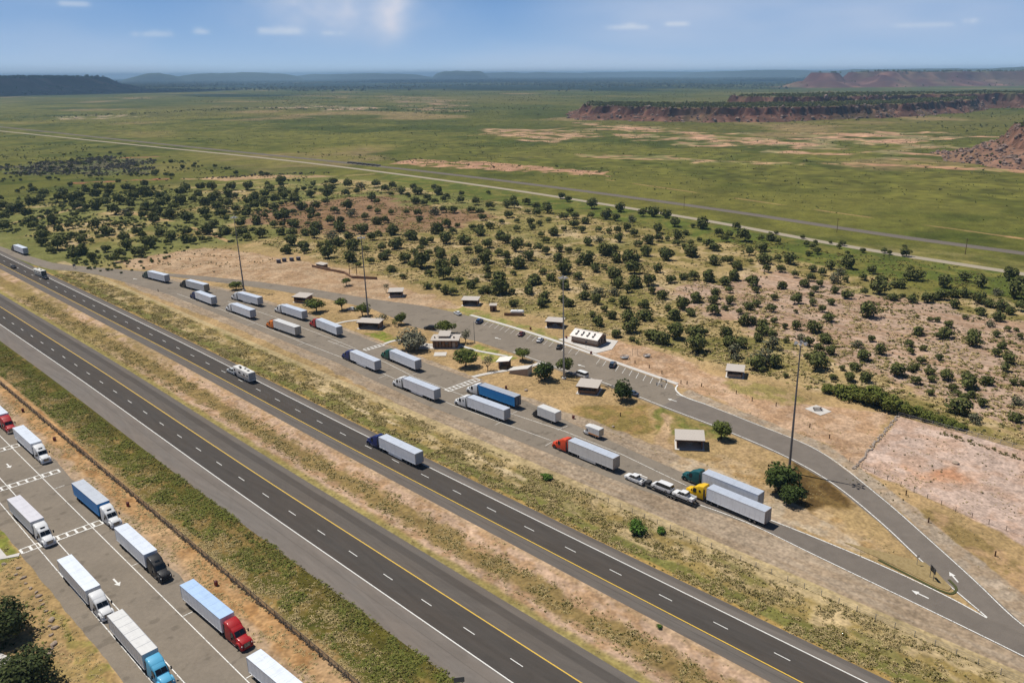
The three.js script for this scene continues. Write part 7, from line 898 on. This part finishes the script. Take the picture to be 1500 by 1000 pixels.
stuff('plain_bushes', 'small dark bushes dotted over the green plain', 'shrubs', shrubGeo(51, [...JUN, ...LEAF, ...SAGE], 40), [...scatter(42000, 52, -2600, 0, -1500, -535, (x, z) => 0.12 + sstep(0.44, 0.6, fbm(x / 60, z / 60, 4)) * 0.7, 0.5, 1.9), ...scatter(1500, 62, -2400, 0, -1500, -535, (x, z) => sstep(0.52, 0.62, fbm(x / 90, z / 40, 4)), 2, 4), ...scatter(22000, 53, -4200, 0, -4300, -1400, (x, z) => 0.06 + sstep(0.5, 0.6, fbm(x / 200, z / 90, 4)), 2, 5.5), ...scatter(3000, 64, -2450, -1650, -1450, -650, (x, z) => (lineDist([[-2300, -700], [-2330, -1000], [-2350, -1200], [-2000, -1330], [-1700, -1380]], x, z) < 30 + 60 * fbm(x / 60, z / 60, 2) ? 0.5 : 0), 3, 7), ...scatter(900, 65, -1000, -480, -680, -520, (x, z) => (lineDist([[-960, -535], [-800, -570], [-660, -600], [-520, -640]], x, z) < 22 ? 0.4 : 0), 1.5, 4.5), ...scatter(5000, 54, -1800, -560, -415, -120, (x, z) => sstep(0.46, 0.62, fbm(x / 40 + 7, z / 40, 4)) * (z < -150 ? 1 : 0.5), 0.8, 3.4)], 0.5);
stuff('dark_brush', 'dark grey leafless brush along the creek at far left', 'brush', crown(55, { n: 90, lobes: 6, h: 0.6, lift: 0, squash: 0.7, leaf: 0.1, cols: [[0.1, 0.092, 0.078], [0.13, 0.115, 0.095], [0.085, 0.09, 0.06]] }), [...scatter(3600, 56, -1120, -860, -385, -226, (x, z) => polySd(BRUSH, x, z) < 6 ? sstep(0.42, 0.56, fbm(x / 24, z / 24, 3)) : 0, 1.5, 4.2), ...scatter(900, 57, -800, -700, -455, -340, (x, z) => (lineDist([[-790, -338], [-770, -395], [-735, -440]], x, z) < 9 ? 0.7 : 0), 1.4, 3.2)], 0.4);
stuff('far_woodland', 'dark belt of distant woodland below the horizon', 'trees', crown(58, { n: 26, lobes: 4, h: 0.55, lift: 0, squash: 0.7, leaf: 0.24, cols: JUN }), [...scatter(60000, 59, -14000, 2000, -14000, -1500, (x, z) => { const d = -0.72 * x - 0.7 * z + (fbm(x / 1800, z / 1800 + 9, 4) - 0.5) * 4200; return d > 4600 ? sstep(4600, 5600, d) * sstep(0.36, 0.56, fbm(x / 900 + 2, z / 900, 4)) : 0; }, 9, 26)], 0.3);
console.log('plants done');

// ---------------------------------------------------------------- mesas and far hills
const rockSpots = [];
const rockMat = matte({ vertexColors: true, roughness: 1 });
const L3 = (r, g, b) => [r, g, b].map((c) => Math.pow(c / 255, 2.2) * ALBEDO);
function mesa(name, poly, Hh, slope, res, o = {}) {
  const xs = poly.map((p) => p[0]), zs = poly.map((p) => p[1]), x0 = Math.min(...xs) - slope * 0.6, x1 = Math.max(...xs) + slope * 0.6, z0 = Math.min(...zs) - slope * 0.6, z1 = Math.max(...zs) + slope * 0.6; const nx = Math.ceil((x1 - x0) / res), nz = Math.ceil((z1 - z0) / res);
  const pos = new Float32Array((nx + 1) * (nz + 1) * 3), col = new Float32Array((nx + 1) * (nz + 1) * 3), keep = new Uint8Array((nx + 1) * (nz + 1)), idx = [], tops = [];
  const cliff = o.cliff || L3(132, 84, 68), talus = o.talus || L3(150, 108, 86), cap = o.cap || L3(112, 112, 72), pale = L3(178, 134, 112); const rr = rng(nx * 7 + nz);
  for (let j = 0; j <= nz; j++) for (let i = 0; i <= nx; i++) {
    const x = x0 + i * res, z = z0 + j * res, k = j * (nx + 1) + i; const sd = polySd(poly, x, z) + (fbm(x / slope * 1.1, z / slope * 1.1, 4) - 0.5) * slope * 1.1; const t = clamp(-sd / slope + 0.25);
    const rough = (fbm(x / (res * 3.2) + 5, z / (res * 3.2), 3) - 0.5); const foot = sstep(0, 0.12, t);
    let y = -1.5 + foot * 1.5 + Hh * (0.42 * sstep(0.0, 0.55, t) + 0.58 * sstep(0.5 + rough * 0.16, 0.68 + rough * 0.16, t)) + rough * Hh * 0.16 * foot * (t < 0.9 ? 1 : 0.3) + (fbm(x / 120, z / 120, 3) - 0.5) * Hh * 0.12 * t; y += ground(x, z) * (1 - t);
    pos.set([x, y, z], k * 3); keep[k] = sd < slope * 0.34 ? 1 : 0; const v = fbm(x / (res * 2) - 3, z / (res * 2), 3), b = fbm(x / slope, z / slope + 40, 3); const c = [...talus]; mixTo(c, cliff, sstep(0.36, 0.6, t + (v - 0.5) * 0.5)); mixTo(c, pale, sstep(0.58, 0.75, v) * 0.55); mixTo(c, cap, sstep(0.7, 0.82, t + (v - 0.5) * 0.3) * 0.9); mixTo(c, cap, sstep(0.55, 0.68, b) * 0.5 * (1 - t) ); const m = 0.72 + 0.56 * v; col.set([c[0] * m, c[1] * m, c[2] * m], k * 3);
    if (o.rocks && keep[k] && t > 0.02 && t < 0.8 && rr() < o.rocks) rockSpots.push([x + (rr() - 0.5) * res, y, z + (rr() - 0.5) * res, o.rock * (0.4 + 1.2 * rr() * rr()), 0.5 + rr() * 0.6, rr() * 6]);
    if (t > 0.66 && rr() < (o.trees ?? 0.3) && keep[k]) tops.push([x + (rr() - 0.5) * res, y - 0.1, z + (rr() - 0.5) * res, (o.tree ?? 4.5) * (0.6 + rr() * 0.8), 0.9, rr() * 6]); else if (keep[k] && rr() < (o.slopeTrees ?? 0.03)) tops.push([x, y - 0.1, z, (o.tree ?? 4.5) * (0.4 + rr() * 0.6), 0.9, rr() * 6]);
  }
  for (let j = 0; j < nz; j++) for (let i = 0; i < nx; i++) { const a = j * (nx + 1) + i, b = a + 1, c = a + nx + 1, e = c + 1; if (keep[a] || keep[b] || keep[c] || keep[e]) idx.push(a, c, b, b, c, e); }
  const g = new THREE.BufferGeometry(); g.setAttribute('position', new THREE.BufferAttribute(pos, 3)); g.setAttribute('color', new THREE.BufferAttribute(col, 3)); g.setIndex(idx); let f = g.toNonIndexed(); f.computeVertexNormals(); if (o.smooth) { g.computeVertexNormals(); f = g; } structure(name, f, rockMat); return tops;
}
const front = [[-1190, -1345], [-1100, -1375], [-956, -1408], [-880, -1470], [-791, -1530], [-740, -1640], [-688, -1799], [-640, -2100], [-621, -2249]];
const back = (k) => front.map(([x, z]) => [x * k, z * k]).reverse();
let topTrees = mesa('red_mesa', [...front, ...back(1.17)], 27, 55, 6, { tree: 5.5, trees: 0.5, slopeTrees: 0.06, rocks: 0.3, rock: 7, cliff: L3(96, 66, 60), talus: L3(118, 88, 74) });
topTrees = topTrees.concat(mesa('red_mesa', [[-1190, -1900], [-960, -1850], [-860, -1980], [-760, -2350], [-640, -2480], [-480, -2600], [-300, -2700], [-340, -3000], [-700, -2820], [-900, -2560], [-1150, -2200]], 36, 70, 9, { tree: 6.5, trees: 0.5, slopeTrees: 0.06, rocks: 0.25, rock: 9, cliff: L3(96, 66, 60), talus: L3(118, 88, 74) }));
topTrees = topTrees.concat(mesa('boulder_mesa', [[-330, -1040], [-300, -1000], [-275, -970], [-216, -958], [-100, -960], [-60, -1200], [-180, -1230], [-260, -1180]], 36, 95, 3.2, { tree: 4.5, trees: 0.1, slopeTrees: 0.02, rocks: 0.4, rock: 4.6, cliff: L3(128, 98, 84), talus: L3(158, 124, 104), cap: L3(130, 110, 84) }));
topTrees = topTrees.concat(mesa('red_ridge', [[-2700, -5000], [-2350, -5150], [-2119, -5450], [-1514, -6300], [-900, -6700], [300, -7000], [300, -7900], [-1500, -7500], [-2500, -6200]], 92, 330, 40, { smooth: 1, tree: 16, trees: 0.5, slopeTrees: 0.08, cliff: L3(100, 64, 62), talus: L3(112, 78, 70) }));
topTrees = topTrees.concat(mesa('dark_mesa', [[-5000, -300], [-5350, -1200], [-5250, -1560], [-5700, -1950], [-6400, -2300], [-7600, -2500], [-7800, -1200], [-7400, -200]], 88, 420, 45, { smooth: 1, tree: 18, trees: 0.75, slopeTrees: 0.3, cliff: L3(92, 64, 62), talus: L3(100, 80, 64), cap: L3(70, 84, 56) }));
{
  const rg = new THREE.DodecahedronGeometry(0.5, 0).toNonIndexed(), rk = rng(88), cc = new Float32Array(rg.attributes.position.count * 3); for (let i = 0; i < cc.length; i += 9) { const v = 0.75 + 0.5 * rk(); for (let k = 0; k < 9; k += 3) { cc[i + k] = 0.2 * v; cc[i + k + 1] = 0.145 * v; cc[i + k + 2] = 0.12 * v; } } rg.setAttribute('color', new THREE.BufferAttribute(cc, 3));
  stuff('mesa_boulders', 'loose brown boulders over the slopes of the mesas', 'boulders', rg, rockSpots, 0.7, rockMat);
}
stuff('mesa_junipers', 'dark junipers growing over the tops and slopes of the red mesas', 'trees', crown(66, { n: 60, lobes: 5, h: 0.65, lift: 0, squash: 0.8, leaf: 0.15, cols: JUN }), topTrees, 0.3);
// distant tablelands on the horizon: azimuth right of the view axis (degrees), distance, width, height
const FAR_HILLS = [[-26.2, 24000, 1900, 200, 0.4], [-21.5, 25000, 3600, 190, 0.9], [-14, 30000, 5200, 130, 0.9], [-7.3, 27000, 1900, 225, 0.8], [-3, 33000, 6000, 150, 0.9], [6, 36000, 9000, 165, 0.9], [14, 30000, 7000, 185, 0.9], [24, 26000, 8000, 210, 0.9], [32, 22000, 6000, 240, 0.9], [-38, 26000, 7000, 150, 0.9]];
const hillMat = std(0.07, 0.085, 0.06, 1);
for (const [az, dist0, wdt0, hh0, flat] of FAR_HILLS) {
  const dist = dist0 * 0.62, wdt = wdt0 * 0.62, hh = 95 + (hh0 - 95) * 0.4;
  const a = az * Math.PI / 180 - YAW, cx = Math.sin(a) * dist, cz = -Math.cos(a) * dist, n = 40, m = 10, pos = [], idx = [];
  for (let j = 0; j <= m; j++) for (let i = 0; i <= n; i++) { const u = i / n * 2 - 1, v = j / m * 2 - 1; const e = Math.pow(Math.max(0, 1 - Math.pow(Math.abs(u), flat > 0.6 ? 5 : 1.7)), flat > 0.6 ? 0.8 : 1) * Math.pow(Math.max(0, 1 - v * v), 0.6); const lx = u * wdt / 2, lz = v * wdt * 0.25; pos.push(cx + lx * Math.cos(a) - lz * Math.sin(a), -20 + e * (hh + 20) * (0.86 + 0.28 * fbm(u * 5 + az, v * 2, 3)), cz + lx * Math.sin(a) + lz * Math.cos(a)); if (i < n && j < m) { const k = j * (n + 1) + i; idx.push(k, k + n + 1, k + 1, k + 1, k + n + 1, k + n + 2); } }
  const g = new THREE.BufferGeometry(); g.setAttribute('position', new THREE.Float32BufferAttribute(pos, 3)); g.setIndex(idx); g.computeVertexNormals(); hillMat.side = THREE.DoubleSide; structure('far_hill', g, hillMat);
}
// cumulus clouds high above, outside the picture, whose shade lies on the far country
const cloudMat = matte({ color: lin(0.85, 0.85, 0.86), roughness: 1 });
function cloud(label, sx, sz, rx, rz, alt) {          // sx, sz: where its shade falls
  const k = alt / sunDir.y, g = new THREE.IcosahedronGeometry(1, 5), p = g.attributes.position;
  for (let i = 0; i < p.count; i++) { const x = p.getX(i), y = p.getY(i), z = p.getZ(i), q = 0.75 + 0.5 * fbm(x * 2.2 + z + sx / 900, z * 2.2 + y + sz / 700, 4); p.setXYZ(i, x * rx * q, (y > 0 ? y * 260 : y * 50) * q, z * rz * q); }
  g.computeVertexNormals(); const m = mesh(numbered('cloud'), g, cloudMat); m.position.set(sx + sunDir.x * k, alt, sz + sunDir.z * k); scene.add(m); return tag(m, label, 'cloud');
}
cloud('white cumulus cloud above the dark mesa at far left', -6300, -1300, 1500, 1500, 2600);
cloud('long unseen cumulus cloud added to shade the distant woodland', -8600, -7400, 2600, 1300, 3000);  // added out of view so that its shade darkens the wooded belt
cloud('unseen cumulus cloud added to shade the far right country', -3300, -9400, 2400, 1100, 3000);  // another cloud added out of view to darken the land at far right
console.log('terrain done');
renderer.render(scene, camera);
